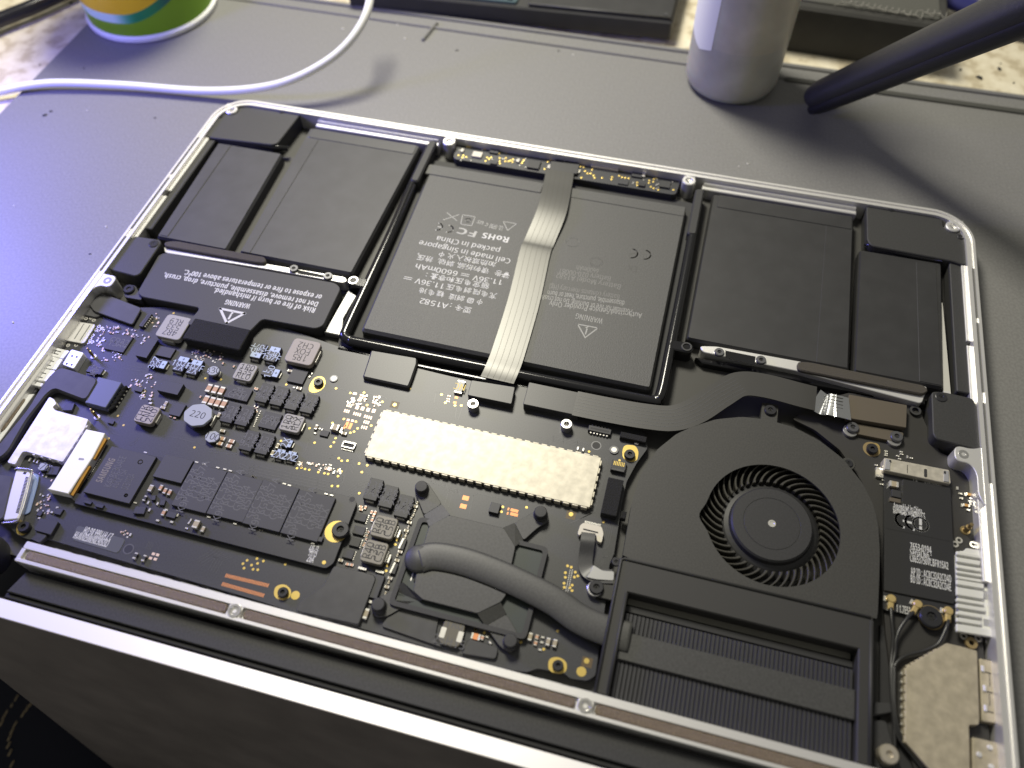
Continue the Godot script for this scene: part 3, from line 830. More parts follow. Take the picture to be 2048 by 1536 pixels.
	stroke(b, "greyprint", [Vector2(116.66, 43.94), Vector2(121.67, 47.16)], 0.28, 7.4)
	stroke(b, "greyprint", [Vector2(121.47, 43.87), Vector2(116.48, 47.99)], 0.28, 7.4)
	print_line(b, "greyprint", "c us", 134.05, 46.54, 129.67, 45.63, 1.3, 7.41)
	print_line(b, "greyprint", "UL-9PM", 140.16, 46.99, 135.05, 46.73, 0.9, 7.41)
	put(centre_left, "printed_text", done(b))
	b = {}
	stroke(b, "faintprint", [Vector2(178.31, 86.14), Vector2(185.63, 86.1), Vector2(182.11, 91.38), Vector2(178.31, 86.14)], 0.45, 7.4)
	stroke(b, "faintprint", [Vector2(181.95, 86.56), Vector2(181.59, 86.94)], 0.5, 7.4)
	stroke(b, "faintprint", [Vector2(181.98, 87.53), Vector2(181.9, 89.73)], 0.5, 7.4)
	print_line(b, "faintprint", "WARNING", 186.63, 82.79, 176.86, 82.59, 2, 7.41)
	print_line(b, "faintprint", "Authorized Service Provider Only", 199.65, 76.61, 166.4, 78.94, 1.55, 7.41)
	print_line(b, "faintprint", "Potential for fire or burning. Do not crush", 195.91, 75.77, 163.09, 76.73, 1.55, 7.41)
	print_line(b, "faintprint", "disassemble, puncture, heat or burn", 192.59, 72.42, 164.59, 74.21, 1.55, 7.41)
	print_line(b, "ghostprint", "Battery contains mercury (Hg)", 190.31, 69.96, 164.56, 71.12, 1.55, 7.41)
	print_line(b, "ghostprint", "Battery Model A1582", 189.89, 65.14, 165.77, 65.16, 1.55, 7.41)
	print_line(b, "ghostprint", "Battery 020-00081", 185.61, 62.14, 166.63, 62.72, 1.55, 7.41)
	print_line(b, "ghostprint", "6600mAh", 180.49, 59.92, 172.23, 60.05, 1.55, 7.41)
	loop_(b, "emboss", 2.3, 0.5, 195.68, 7.4, 47.45, -90, 90, 16)
	loop_(b, "emboss", 2.3, 0.5, 190.79, 7.4, 48, -90, 90, 16)
	stroke(b, "emboss", [Vector2(192.16, 47.62), Vector2(190.39, 48.39)], 0.5, 7.4)
	print_line(b, "emboss", "EK", 194.24, 55.56, 190.7, 55.47, 2.6, 7.41)
	loop_(b, "ghostprint", 2.4, 0.3, 168.24, 7.4, 47.65)
	loop_(b, "ghostprint", 2.2, 0.3, 178.89, 7.4, 55.49)
	put(centre_right, "printed_text", done(b))
	b = {}
	rod(b, "gloss_black", smooth_path([Vector3(97.4, 6.6, 8.0), Vector3(97.6, 6.4, 30), Vector3(98.6, 6.4, 60), Vector3(99.0, 6.4, 90), Vector3(99.2, 6.4, 107.5), Vector3(99.8, 6.4, 110.8), Vector3(102.5, 6.4, 112.0), Vector3(106.0, 6.4, 112.1), Vector3(150.0, 6.4, 111.8), Vector3(206.0, 6.4, 111.4), Vector3(210.0, 6.4, 110.4), Vector3(211.4, 6.4, 107.0), Vector3(211.6, 6.4, 90.0), Vector3(211.8, 6.4, 60.0), Vector3(211.8, 6.6, 26.0)], 5), 1.9, 12)
	put(laptop, "tray_frame", done(b))
	b = {}
	slab(b, "gloss_black", rounded(PackedVector2Array([Vector2(98, 113.6), Vector2(213, 113), Vector2(213, 115.4), Vector2(98, 116.2)]), 1.0, 3), 2.6, 5.0, 0.5)
	put(laptop, "tray_skirt", done(b))
	for k in [[98.6, 18.0, 3.6, 26.0], [211.4, 21.0, 3.6, 26.0]]:
		b = {}
		slab(b, "rubber", rounded(rect(k[2], k[3], k[0], k[1]), 1.6, 4), 4.0, 8.8, 0.6)
		put(laptop, "rail_cap", done(b))

	b = {}
	slab(b, "soft_black", rounded(PackedVector2Array([Vector2(16.73, 92.41), Vector2(18.43, 90.75), Vector2(87.75, 89.18), Vector2(90.76, 91.16), Vector2(91.11, 109.14), Vector2(89.04, 111.06), Vector2(68.71, 111.54), Vector2(66.43, 119.1), Vector2(43.11, 120.5), Vector2(44.56, 112.35), Vector2(21, 112.76), Vector2(18.42, 111.18)]), 1.6, 4), 3.0, 8.0, 0.25)
	var cover := put(laptop, "battery_board_cover", done(b))
	b = {}
	print_line(b, "whiteprint", "or expose to fire or temperatures above 100°C.", 85.45, 96.73, 30.45, 97.61, 1.9, 8.01, true)
	print_line(b, "whiteprint", "Dot not remove, disassemble, puncture, drop, crush,", 85.45, 100.19, 23.7, 100.9, 1.9, 8.01, true)
	print_line(b, "whiteprint", "Risk of fire or burn if mishandled.", 85.58, 103.44, 45.51, 103.42, 1.9, 8.01, true)
	print_line(b, "whiteprint", "WARNING", 61.92, 107.37, 52.2, 107.47, 1.8, 8.01, true)
	stroke(b, "whiteprint", [Vector2(51.82, 110.87), Vector2(61.39, 110.78), Vector2(57.13, 116.36), Vector2(51.82, 110.87)], 0.9, 8)
	stroke(b, "whiteprint", [Vector2(57.11, 111.39), Vector2(56.94, 111.82)], 0.7, 8)
	stroke(b, "whiteprint", [Vector2(56.93, 112.67), Vector2(56.94, 114.35)], 0.7, 8)
	put(cover, "printed_text", done(b))
	put(laptop, "screw", screw(2.1, 1.0), 14.33, 7.0, 110.28)
	put(laptop, "screw_tab", plate(rounded(PackedVector2Array([Vector2(11.19, 108.31), Vector2(14.93, 107.38), Vector2(20.82, 112.74), Vector2(20.73, 113.57), Vector2(13.83, 113.8)]), 1.5, 4), 4.0, 7.0, "soft_black", 0.2))
	put(laptop, "foil_strip", plate(PackedVector2Array([Vector2(92.28, 88.98), Vector2(96.31, 91.09), Vector2(95.54, 102.23), Vector2(98.06, 109.81), Vector2(91.13, 109.8)]), 3.0, 5.2, "foil", 0.3))
	put(laptop, "retaining_bar", plate(rounded(PackedVector2Array([Vector2(16.17, 87.46), Vector2(90.24, 85.43), Vector2(91.41, 87.01), Vector2(90.25, 88.19), Vector2(60.22, 88.66), Vector2(18.09, 90.44)]), 1.2, 4), 3.0, 7.6, "bright_alu", 0.2))
	put(laptop, "felt_strip", plate(rounded(PackedVector2Array([Vector2(16.1, 86.32), Vector2(19.86, 84.65), Vector2(57.43, 84.17), Vector2(59.26, 86.94), Vector2(55.69, 87.68), Vector2(17.53, 88.41)]), 1.5, 4), 7.6, 8.9, "felt", 0.35))
	put(laptop, "bar_slot", plate(PackedVector2Array([Vector2(71.42, 86.3), Vector2(82.21, 86.43), Vector2(82.63, 87.86), Vector2(71.94, 88.14)]), 7.6, 7.66, "gloss_black"))
	put(laptop, "screw", screw(1.75, 0.9, "screw_grey"), 70.03, 7.6, 86.54)
	put(laptop, "screw", screw(1.75, 0.9, "screw_grey"), 83.93, 7.6, 86.94)
	b = {}
	slab(b, "gloss_black", rounded(rect(8.4, 4.2), 2.0, 6), 2.6, 8.2, 0.4)
	lathe(b, "steel", [Vector2(1.9, 8.2), Vector2(1.8, 8.5), Vector2(1.3, 8.5), Vector2(1.1, 6.5), Vector2(0, 6.5)], 24, -1.9, 0)
	put(laptop, "screw_post", done(b), 95.85, 0, 86.82)
	put(laptop, "retaining_bar", plate(rounded(PackedVector2Array([Vector2(221.17, 85.41), Vector2(226.85, 84.17), Vector2(254.53, 83.74), Vector2(296.29, 83.99), Vector2(294.33, 91.39), Vector2(254.54, 87.98), Vector2(222.44, 87.78)]), 1.2, 4), 3.0, 7.6, "bright_alu", 0.2))
	put(laptop, "felt_strip", plate(rounded(PackedVector2Array([Vector2(253.77, 84.9), Vector2(257.93, 84.16), Vector2(294.86, 84.67), Vector2(296.14, 86.66), Vector2(294.32, 88.56), Vector2(254.22, 88.53)]), 1.5, 4), 7.6, 8.9, "felt", 0.35))
	put(laptop, "bar_slot", plate(PackedVector2Array([Vector2(229.87, 85.34), Vector2(240.19, 85.42), Vector2(240.18, 89.1), Vector2(230.3, 88.34)]), 7.6, 7.66, "gloss_black"))
	put(laptop, "screw", screw(1.75, 0.9, "screw_grey"), 227.99, 7.6, 86.92)
	put(laptop, "screw", screw(1.75, 0.9, "screw_grey"), 242.06, 7.6, 86.78)
	b = {}
	slab(b, "gloss_black", rounded(rect(8.4, 4.2), 2.0, 6), 2.6, 8.2, 0.4)
	lathe(b, "soft_black", [Vector2(1.9, 8.2), Vector2(1.8, 8.5), Vector2(1.3, 8.5), Vector2(1.1, 6.5), Vector2(0, 6.5)], 24, 1.9, 0)
	put(laptop, "screw_post", done(b), 214.94, 0, 87.49)

func build_speakers(laptop: Node3D) -> void:
	var b := {}
	b = {}
	slab(b, "speaker", rounded(PackedVector2Array([Vector2(9.04, 2.44), Vector2(36.94, 2.22), Vector2(35.23, 23.11), Vector2(33.4, 24.52), Vector2(6.87, 26.39), Vector2(3.51, 26.54), Vector2(0.97, 21.86), Vector2(0.81, 13.45), Vector2(3.77, 9.5), Vector2(6.59, 9.99), Vector2(9.65, 8.57), Vector2(8.32, 4.37)]), 1.6, 4), 2.6, 9.3, 0.3)
	var speaker0 := put(laptop, "speaker", done(b))
	b = {}
	slab(b, "speaker", rounded(PackedVector2Array([Vector2(275.12, 1.33), Vector2(300.65, 1.24), Vector2(303.53, 3.88), Vector2(302.96, 7.12), Vector2(304.47, 9.14), Vector2(308.99, 8.36), Vector2(312.13, 12.63), Vector2(312.31, 20.13), Vector2(310.71, 23.1), Vector2(310.75, 26.59), Vector2(306.03, 25.35), Vector2(277.23, 24.54), Vector2(275.62, 21.95)]), 1.6, 4), 2.6, 9.3, 0.3)
	var speaker1 := put(laptop, "speaker", done(b))
	put(speaker0, "screw", screw(1.3, 0.35, "screw"), 28.08, 9.3, 3.11)
	put(speaker0, "screw", screw(1.3, 0.35, "screw"), 3.16, 9.3, 12.54)
	put(speaker1, "screw", screw(1.3, 0.35, "screw"), 284.24, 9.3, 2.87)
	put(speaker1, "screw", screw(1.3, 0.35, "screw"), 309.27, 9.3, 12)
	put(laptop, "speaker_arm", plate(rounded(rect(3.2, 58), 0.8, 3), 2.6, 8.2, "speaker", 0.3), 5.9, 0, 52)
	put(laptop, "speaker_arm", plate(rounded(rect(4.6, 60), 0.8, 3), 2.6, 8.2, "speaker", 0.3), 307.6, 0, 54)
	b = {}
	rod(b, "gloss_black", [Vector3(8.5, 7.0, 23.6), Vector3(20, 7.6, 23.9), Vector3(33, 7.4, 23.8), Vector3(39, 6.5, 22.5)], 1.3, 8)
	put(laptop, "speaker_cable", done(b))
	b = {}
	rod(b, "gloss_black", [Vector3(275.5, 7.4, 21.5), Vector3(280, 7.6, 23.2), Vector3(292, 7.6, 24.0), Vector3(303, 7.4, 24.6)], 1.4, 8)
	put(laptop, "speaker_cable", done(b))

	b = {}
	slab(b, "speaker", rounded(PackedVector2Array([Vector2(3.6, 86.7), Vector2(14.29, 86.12), Vector2(15.82, 87.44), Vector2(16.03, 103.81), Vector2(14.75, 105.21), Vector2(3.92, 104.57), Vector2(1.76, 103.16)]), 1.4, 4), 2.6, 9.4, 0.3)
	var block0 := put(laptop, "speaker_block", done(b))
	b = {}
	slab(b, "speaker", rounded(PackedVector2Array([Vector2(296.78, 87.03), Vector2(300.31, 86.24), Vector2(309.58, 86.52), Vector2(310.91, 90.06), Vector2(311.23, 104.76), Vector2(310.33, 106.28), Vector2(297.75, 105.39), Vector2(296.75, 103.76)]), 1.4, 4), 2.6, 9.4, 0.3)
	var block1 := put(laptop, "speaker_block", done(b))
	put(block0, "screw", screw(1.9, 0.4, "screw"), 13.33, 9.3, 88.73)
	put(block1, "screw", screw(1.9, 0.4, "screw"), 299.64, 9.3, 88.68)

func build_logic_board(laptop: Node3D) -> void:
	var b := {}
	slab(b, "pcb", rounded(PackedVector2Array([Vector2(4.2, 128), Vector2(8, 119), Vector2(30, 113), Vector2(66, 110), Vector2(100, 114.6), Vector2(127.61, 116.5), Vector2(140.42, 116.96), Vector2(151.15, 117.04), Vector2(166.36, 114.69), Vector2(188.63, 113.87), Vector2(208.78, 123.38), Vector2(210.52, 128.42), Vector2(208.04, 134.61), Vector2(206.1, 141.95), Vector2(206.04, 151.05), Vector2(206.43, 158.39), Vector2(206.72, 166.26), Vector2(206.01, 169.94), Vector2(206.89, 177.6), Vector2(208.29, 202), Vector2(206.46, 203.82), Vector2(201.74, 204.37), Vector2(200.14, 203.43), Vector2(192.59, 204.03), Vector2(190.07, 205.77), Vector2(183.89, 206.42), Vector2(140.31, 205.83), Vector2(121.4, 206.29), Vector2(109.46, 205.75), Vector2(39.22, 204.22), Vector2(37.37, 203.53), Vector2(34.75, 205.87), Vector2(30.8, 205.71), Vector2(26.45, 203.96), Vector2(16, 200), Vector2(4.2, 186)]), 0.8, 2), 3.8, 5.0, 0.08)
	var board := put(laptop, "logic_board", done(b))
	put(board, "polymer_capacitor", moulded(4.3, 7.3, 1.9, "z", "polymer", "128/121/9AX"), 82.31, 5, 139.99)
	put(board, "polymer_capacitor", moulded(4.3, 7.3, 1.9, "z", "polymer", "128/121/9AX"), 87.71, 5, 139.93)
	put(board, "polymer_capacitor", moulded(4.3, 7.3, 1.9, "z", "polymer", "128/121/9AX"), 93.23, 5, 140.31)
	put(board, "polymer_capacitor", moulded(4.3, 7.3, 1.9, "z", "polymer", "128/121/9AX"), 98.71, 5, 140.21)
	put(board, "polymer_capacitor", moulded(4.3, 7.3, 1.9, "z", "polymer", "128/121/9AX"), 74.59, 5, 150.14)
	put(board, "polymer_capacitor", moulded(4.3, 7.3, 1.9, "z", "polymer", "128/121/9AX"), 79.84, 5, 150.02)
	put(board, "polymer_capacitor", moulded(4.3, 7.3, 1.9, "z", "polymer", "128/121/9AX"), 85.36, 5, 158.28)
	put(board, "polymer_capacitor", moulded(4.3, 7.3, 1.9, "z", "polymer", "128/121/9AX"), 90.79, 5, 158.25)
	put(board, "polymer_capacitor", moulded(4.3, 7.3, 1.9, "z", "polymer", "128/121/9AX"), 130.57, 5, 164.79)
	put(board, "polymer_capacitor", moulded(4.3, 7.3, 1.9, "z", "polymer", "128/121/9AX"), 135.94, 5, 165.93)
	put(board, "polymer_capacitor", moulded(4.3, 7.3, 1.9, "z", "polymer", "128/121/9AX"), 141.67, 5, 167.83)
	put(board, "tantalum_capacitor", moulded(4, 6.4, 1.9, "z", "slate", "330/107F", "s", 180), 72.67, 5, 124.18)
	put(board, "tantalum_capacitor", moulded(4, 6.4, 1.9, "z", "slate", "330/107F", "n", 0), 78.24, 5, 124.26)
	put(board, "tantalum_capacitor", moulded(6.2, 3.4, 1.6, "x", "slate", "L/150", "e", 90), 80.68, 5, 131.4)
	put(board, "tantalum_capacitor", moulded(6.2, 3.4, 1.6, "x", "slate", "337/2X", "e", 90), 41.05, 5, 137.66)
	put(board, "tantalum_capacitor", moulded(4, 6.2, 1.7, "z", "slate", "107F/2X", "n", 0), 48.94, 5, 135.82)
	put(board, "tantalum_capacitor", moulded(4, 6.2, 1.7, "z", "slate", "107F/2X", "n", 0), 54.14, 5, 135.96)
	put(board, "tantalum_capacitor", moulded(5.7, 2.4, 1.3, "x", "slate", "JA7/RX", "", 90), 20.8, 5, 145.48)
	put(board, "tantalum_capacitor", moulded(3.4, 2.8, 1.4, "x", "slate", "2X", "e", 90), 97.52, 5, 155.93)
	put(board, "tantalum_capacitor", moulded(2.9, 3.4, 1.4, "z", "slate", "2X2", "n", 0), 96.96, 5, 160.19)
	put(board, "tantalum_capacitor", moulded(2.9, 3.4, 1.4, "z", "slate", "2X2", "n", 0), 100.75, 5, 160.03)
	put(board, "inductor", inductor(9.6, 10.2, 3, "4R7/533/RL9", 180, "z", "ferrite"), 39.35, 5, 122.61)
	put(board, "inductor", inductor(10.2, 10.2, 3, "1R5/FOX/CH2", 180, "x", "ferrite_warm"), 88.62, 5, 121.47)
	put(board, "inductor", inductor(6.9, 6.8, 2, "1R0/535/RL0", 0, "z", "ferrite"), 72.27, 5, 133.75)
	put(board, "inductor", inductor(6.7, 6.7, 2.8, "CHK/CNB/2L0", 90, "x", "ferrite_warm"), 48.57, 5, 157.89)
	put(board, "inductor", inductor(7, 6.4, 2.2, "1R0/533/RLX", 90, "x", "ferrite"), 96.33, 5, 148.91)
	put(board, "inductor", inductor(7, 6.9, 2.5, "R40/536/C5B", 90, "x", "ferrite_dark"), 138.31, 5, 176.08)
	put(board, "inductor", inductor(7, 6.9, 2.5, "R40/536/C5B", 90, "x", "ferrite_dark"), 138.24, 5, 184.31)
	put(board, "drum_coil", drum(5, 3.2, "220", 0, 8), 65.36, 5, 154.08)
	put(board, "drum_coil", drum(2.5, 1.6, "100", 0, 8), 72.87, 5, 159.79)
	put(board, "drum_coil", drum(2.1, 2.4, "330", 15, 20), 61.55, 5, 136.17)
	put(board, "drum_coil", drum(1.6, 1.6, "470", 0, 20), 25.16, 5, 183.22)
	b = {}
	slab(b, "ferrite_plate", rounded(rect(6.2, 7.0), 1.6, 3), 0.2, 1.5, 0.15)
	for s in [-1, 1]:
		slab(b, "tin", rounded(rect(1.5, 3.0, s * 2.5, 0.5), 0.3, 2), 1.5, 1.56)
	letters(b, "laser", "1R0", 1.1, 0, 1.505, -2.4)
	letters(b, "laser", "25H15", 0.9, 0, 1.505, 2.6)
	put(board, "plate_inductor", done(b), 167.31, 5.0, 201.02)
	put(board, "chip", chip(7.6, 7.1, 0.8, "chip", "CD32/15A4", 0), 22.17, 5, 132.48)
	put(board, "diode", chip(4.2, 8.1, 1.9, "slate"), 33.95, 5, 132.64)
	put(board, "chip", chip(6, 4.1, 0.9, "chip"), 40.48, 5, 132.11)
	put(board, "diode", chip(7.6, 4.5, 2, "slate"), 50.36, 5, 145.81)
	put(board, "chip", chip(8.7, 4.8, 1, "chip", "TI/58F/CPW", 0), 73.2, 5, 141.9)
	put(board, "chip", chip(6.1, 6.1, 1, "chip", "S8F/CPW", 0), 88.36, 5, 149.21)
	put(board, "chip", chip(5.8, 5.5, 0.9, "chip"), 89.99, 5, 130.36)
	put(board, "chip", chip(3.9, 4.8, 1, "slate"), 56.37, 5, 152.83)
	put(board, "chip", chip(2.8, 1.9, 0.7, "chip"), 39.39, 5, 148.46)
	put(board, "chip", chip(3.6, 2.5, 0.8, "chip"), 129.79, 5, 174.2)
	put(board, "chip", chip(3.5, 2.6, 0.8, "chip"), 130.89, 5, 178.4)
	put(board, "chip", chip(3.2, 2.6, 0.8, "chip"), 131.05, 5, 182.22)
	put(board, "chip", chip(3.2, 2.8, 0.8, "chip"), 130.46, 5, 186.15)
	put(board, "chip", chip(2.8, 2.1, 0.6, "chip"), 107.57, 5, 149.13)
	put(board, "chip", chip(3.5, 3, 0.9, "chip"), 28.72, 5, 183.41, 11.63)
	put(board, "diode", chip(3.2, 2.8, 1.2, "slate"), 20.25, 5, 160.94, 13.97)
	put(board, "diode", chip(3, 3.3, 1.3, "slate"), 168.62, 5, 161.25)
	put(board, "chip", chip(2.1, 1.3, 0.7, "chip"), 36.96, 5, 162.52)
	put(board, "diode", chip(2.3, 2, 0.8, "slate"), 38.38, 5, 195.55)
	put(board, "diode", chip(1.5, 1.7, 0.8, "slate"), 33.07, 5, 197.59)
	put(board, "diode", chip(2.6, 7, 1.2, "slate"), 142.17, 5, 193.61)
	put(board, "resistor", chip(1.6, 3.4, 0.9, "slate"), 145.09, 5, 179.26)
	put(board, "terminal", plate(rect(0.5, 3.4), 0, 0.08, "tin"), 144.6, 5.9, 179.23, -6)
	put(board, "resistor", chip(1.6, 3.3, 0.9, "slate"), 145.15, 5, 187.07)
	put(board, "terminal", plate(rect(0.5, 3.4), 0, 0.08, "tin"), 144.66, 5.9, 187.01, -6)
	put(laptop, "insulating_film", plate(rounded(PackedVector2Array([Vector2(127.9, 190.76), Vector2(140.32, 190.55), Vector2(141.35, 191.68), Vector2(141.26, 203.61), Vector2(141.38, 205.48), Vector2(122.3, 206.3), Vector2(122.52, 203.25), Vector2(127.07, 197.52)]), 1, 3), 5.2, 6.6, "film", 0.4))
	put(laptop, "insulating_film", plate(rounded(PackedVector2Array([Vector2(148.1, 201.18), Vector2(156.12, 193.9), Vector2(161.82, 194.68), Vector2(163.09, 203.83), Vector2(166.13, 205.34), Vector2(147.24, 203.97)]), 1, 3), 5.1, 5.7, "film", 0.15))
	put(laptop, "insulating_film", plate(rounded(PackedVector2Array([Vector2(172.15, 201.22), Vector2(180.86, 201.44), Vector2(181.04, 204.71), Vector2(171.31, 205.66)]), 1, 3), 5.1, 6, "film", 0.15))
	for p in [Vector3(62.7, 142.43, 0), Vector3(65.04, 142.43, 0), Vector3(67.41, 142.39, 0), Vector3(63.85, 146.96, 0), Vector3(66.11, 147.04, 0), Vector3(68.28, 147.04, 0), Vector3(70.53, 147.05, 0)]:
		put(board, "ceramic_capacitor", cap(3.2, 1.7, 1.3, "tan"), p.x, 5, p.y, p.z)
	for p in [Vector3(75.95, 159.28, 90), Vector3(79.38, 159.44, 90), Vector3(75.99, 161.15, 90), Vector3(79.31, 161.29, 90)]:
		put(board, "ceramic_capacitor", cap(2, 1.25, 0.9, "tan"), p.x, 5, p.y, p.z)
	for p in [Vector3(51.13, 151.52, 0), Vector3(51.01, 153.15, 90), Vector3(70.62, 151.21, 0), Vector3(74.67, 156.5, 90), Vector3(104.03, 147.62, 0), Vector3(113.77, 147.6, 90), Vector3(94.6, 157.29, 0), Vector3(94.09, 160.1, 0), Vector3(86.43, 128.76, 90), Vector3(92.37, 134.77, 90)]:
		put(board, "ceramic_capacitor", cap(1.8, 1, 0.8, "tan_grey"), p.x, 5, p.y, p.z)
	for p in [Vector3(110.36, 146.51, 90)]:
		put(board, "ceramic_capacitor", cap(2.6, 2.2, 1.6, "tan_grey"), p.x, 5, p.y, p.z)
	for p in [Vector3(112.46, 146.71, 0)]:
		put(board, "ceramic_capacitor", cap(2, 0.7, 0.8, "tin"), p.x, 5, p.y, p.z)
	for p in [Vector3(167.78, 195.74, 0), Vector3(169.65, 195.84, 0), Vector3(171.48, 195.78, 0), Vector3(188.64, 196.35, 0), Vector3(193.76, 196.47, 0), Vector3(195.68, 196.42, 0)]:
		put(board, "ceramic_capacitor", cap(2.2, 1.1, 1, "tan_grey"), p.x, 5, p.y, p.z)
	for p in [Vector3(164.31, 195.12, 0), Vector3(166.02, 195.03, 0), Vector3(164.17, 196.89, 0), Vector3(166.06, 196.63, 0), Vector3(190.43, 195.88, 0), Vector3(190.48, 197.65, 0), Vector3(175.73, 199.91, 0)]:
		put(board, "ceramic_capacitor", cap(1.3, 0.9, 0.6, "copper_tan"), p.x, 5, p.y, p.z)
	for p in [Vector3(173.84, 200.03, 90)]:
		put(board, "ceramic_capacitor", cap(2.6, 1.8, 0.5, "copper"), p.x, 5, p.y, p.z)
	for p in [Vector3(173.37, 196.51, 150), Vector3(174.26, 197.37, 150), Vector3(185.78, 195.52, 140), Vector3(186.68, 196.57, 140), Vector3(192.02, 195.52, 90), Vector3(192.1, 196.95, 90), Vector3(192.1, 199.04, 90), Vector3(176.92, 199.32, 90), Vector3(178.2, 200.65, 60)]:
		put(board, "ceramic_capacitor", cap(1, 0.55, 0.4, "tin"), p.x, 5, p.y, p.z)
	for p in [Vector3(144.95, 190.14, 90), Vector3(144.94, 192.81, 90), Vector3(145.1, 184.43, 90), Vector3(145.1, 181.66, 90), Vector3(144.7, 174.83, 90), Vector3(144.75, 172.05, 90), Vector3(144.77, 166.56, 90), Vector3(128.95, 188.58, 90)]:
		put(board, "ceramic_capacitor", cap(1.4, 0.9, 0.7, "tan_grey"), p.x, 5, p.y, p.z)
	for p in [Vector3(144.95, 191.26, 0), Vector3(144.62, 182.82, 0), Vector3(144.94, 175.96, 0), Vector3(144.84, 173.5, 0), Vector3(144.72, 170.62, 0), Vector3(145.04, 169.33, 0), Vector3(145.05, 167.86, 0), Vector3(144.9, 165.18, 0), Vector3(145.14, 194.58, 0), Vector3(145, 176.85, 0)]:
		put(board, "ceramic_capacitor", cap(1, 0.55, 0.45, "tan_grey"), p.x, 5, p.y, p.z)
	for p in [Vector3(131.24, 189.16, 90), Vector3(132.56, 189.07, 90), Vector3(133.31, 172.62, 0), Vector3(133.35, 174.08, 0), Vector3(128.85, 171.61, 90), Vector3(128.45, 170.77, 90), Vector3(129.9, 170.67, 0), Vector3(132.32, 171.67, 0), Vector3(133.41, 171.53, 0)]:
		put(board, "ceramic_capacitor", cap(1.2, 0.8, 0.5, "copper_tan"), p.x, 5, p.y, p.z)
	for p in [Vector3(133.57, 179.24, 0), Vector3(133.79, 180.35, 0), Vector3(133.82, 181.75, 0), Vector3(133.67, 178.04, 0), Vector3(133.7, 182.43, 0)]:
		put(board, "ceramic_capacitor", cap(0.9, 0.7, 0.4, "tan"), p.x, 5, p.y, p.z)
	for p in [Vector3(143, 176.53, 0), Vector3(142.83, 184.72, 0)]:
		put(board, "ceramic_capacitor", cap(2.6, 0.6, 1.2, "tin"), p.x, 5, p.y, p.z)
	for p in [Vector3(141.38, 188.98, 90), Vector3(136.03, 189.37, 90)]:
		put(board, "ceramic_capacitor", cap(2.6, 0.8, 0.7, "tin"), p.x, 5, p.y, p.z)
	for p in [Vector3(142.02, 201.81, 0)]:
		put(board, "ceramic_capacitor", cap(3, 1.2, 1.2, "tan_grey"), p.x, 5, p.y, p.z)
	for p in [Vector3(141.84, 198.11, 90)]:
		put(board, "ceramic_capacitor", cap(1, 0.8, 0.6, "tin"), p.x, 5, p.y, p.z)
	for p in [Vector3(69.04, 202.58, 0), Vector3(71.91, 202.6, 0)]:
		put(board, "ceramic_capacitor", cap(1.9, 1, 1, "soot"), p.x, 5, p.y, p.z)
	for p in [Vector3(23.82, 144.86, 0), Vector3(44.88, 151.19, 90), Vector3(45.93, 152.54, 90)]:
		put(board, "ceramic_capacitor", cap(1.2, 0.8, 0.6, "tin"), p.x, 5, p.y, p.z)
	for p in [Vector3(61.1, 146.05, 0), Vector3(56.67, 155.8, 90), Vector3(55.1, 155.57, 90), Vector3(78.55, 138.38, 0), Vector3(77.64, 138.28, 0), Vector3(66.49, 131.67, 0), Vector3(62.18, 131.38, 0), Vector3(54.76, 129.78, 90), Vector3(78.24, 138.46, 0), Vector3(21.79, 126.45, 90), Vector3(18.2, 126.24, 90), Vector3(16.58, 128.84, 90)]:
		put(board, "ceramic_capacitor", cap(1, 0.6, 0.5, "copper_tan"), p.x, 5, p.y, p.z)
	for p in [Vector3(94.03, 127.74, 0), Vector3(93.76, 129.16, 0), Vector3(92.43, 134.81, 90), Vector3(90.36, 134.68, 90), Vector3(105.21, 147.69, 90), Vector3(106.13, 147.92, 0), Vector3(104.41, 149.73, 90)]:
		put(board, "ceramic_capacitor", cap(0.9, 0.5, 0.4, "tin"), p.x, 5, p.y, p.z)
	for p in [Vector3(142.62, 124.94, 90), Vector3(142.69, 126.06, 90), Vector3(142.86, 127.04, 90)]:
		put(board, "ceramic_capacitor", cap(1, 0.5, 0.12, "copper_tan"), p.x, 5, p.y, p.z)
	for p in [Vector3(188.83, 134.22, 0), Vector3(190.62, 134.21, 0), Vector3(206.69, 127.81, 90), Vector3(208.26, 125.86, 90)]:
		put(board, "ceramic_capacitor", cap(1.3, 0.6, 0.5, "tin"), p.x, 5, p.y, p.z)
	for p in [Vector3(18.8, 181.65, 0), Vector3(20.44, 181.53, 0), Vector3(21.68, 181.66, 0), Vector3(26.93, 182.22, 90)]:
		put(board, "ceramic_capacitor", cap(1.3, 0.6, 0.6, "tin"), p.x, 5, p.y, p.z)
	for p in [Vector3(36.99, 194.41, 90), Vector3(36.24, 196.23, 90), Vector3(33.6, 198.93, 90)]:
		put(board, "ceramic_capacitor", cap(0.9, 0.6, 0.5, "tin"), p.x, 5, p.y, p.z)
	b = {}
	slab(b, "shield", rounded(rect(73.2, 17.8), 0.4, 2), 0.7, 1.9, 0.12)
	brick(b, "soot", 72.6, 17.2, 0, 0.7)
	var shield := put(board, "shield_can", done(b), 160.2, 5.0, 145.4)
	var teeth := [plate(rounded(rect(1.9, 0.5), 0.1, 1), 0, 1.75, "shield", 0.08), plate(rounded(rect(0.5, 1.9), 0.1, 1), 0, 1.75, "shield", 0.08)]
	for i in 26:
		var x := 160.2 + (i - 12.5) * 2.78
		put(shield, "shield_tooth", teeth[0], x, 5.05, 136.3)
		put(shield, "shield_tooth", teeth[0], x, 5.05, 154.5)
	for i in 6:
		var z := 145.4 + (i - 2.5) * 2.8
		put(shield, "shield_tooth", teeth[1], 123.4, 5.05, z)
		put(shield, "shield_tooth", teeth[1], 197.0, 5.05, z)

	b = {}
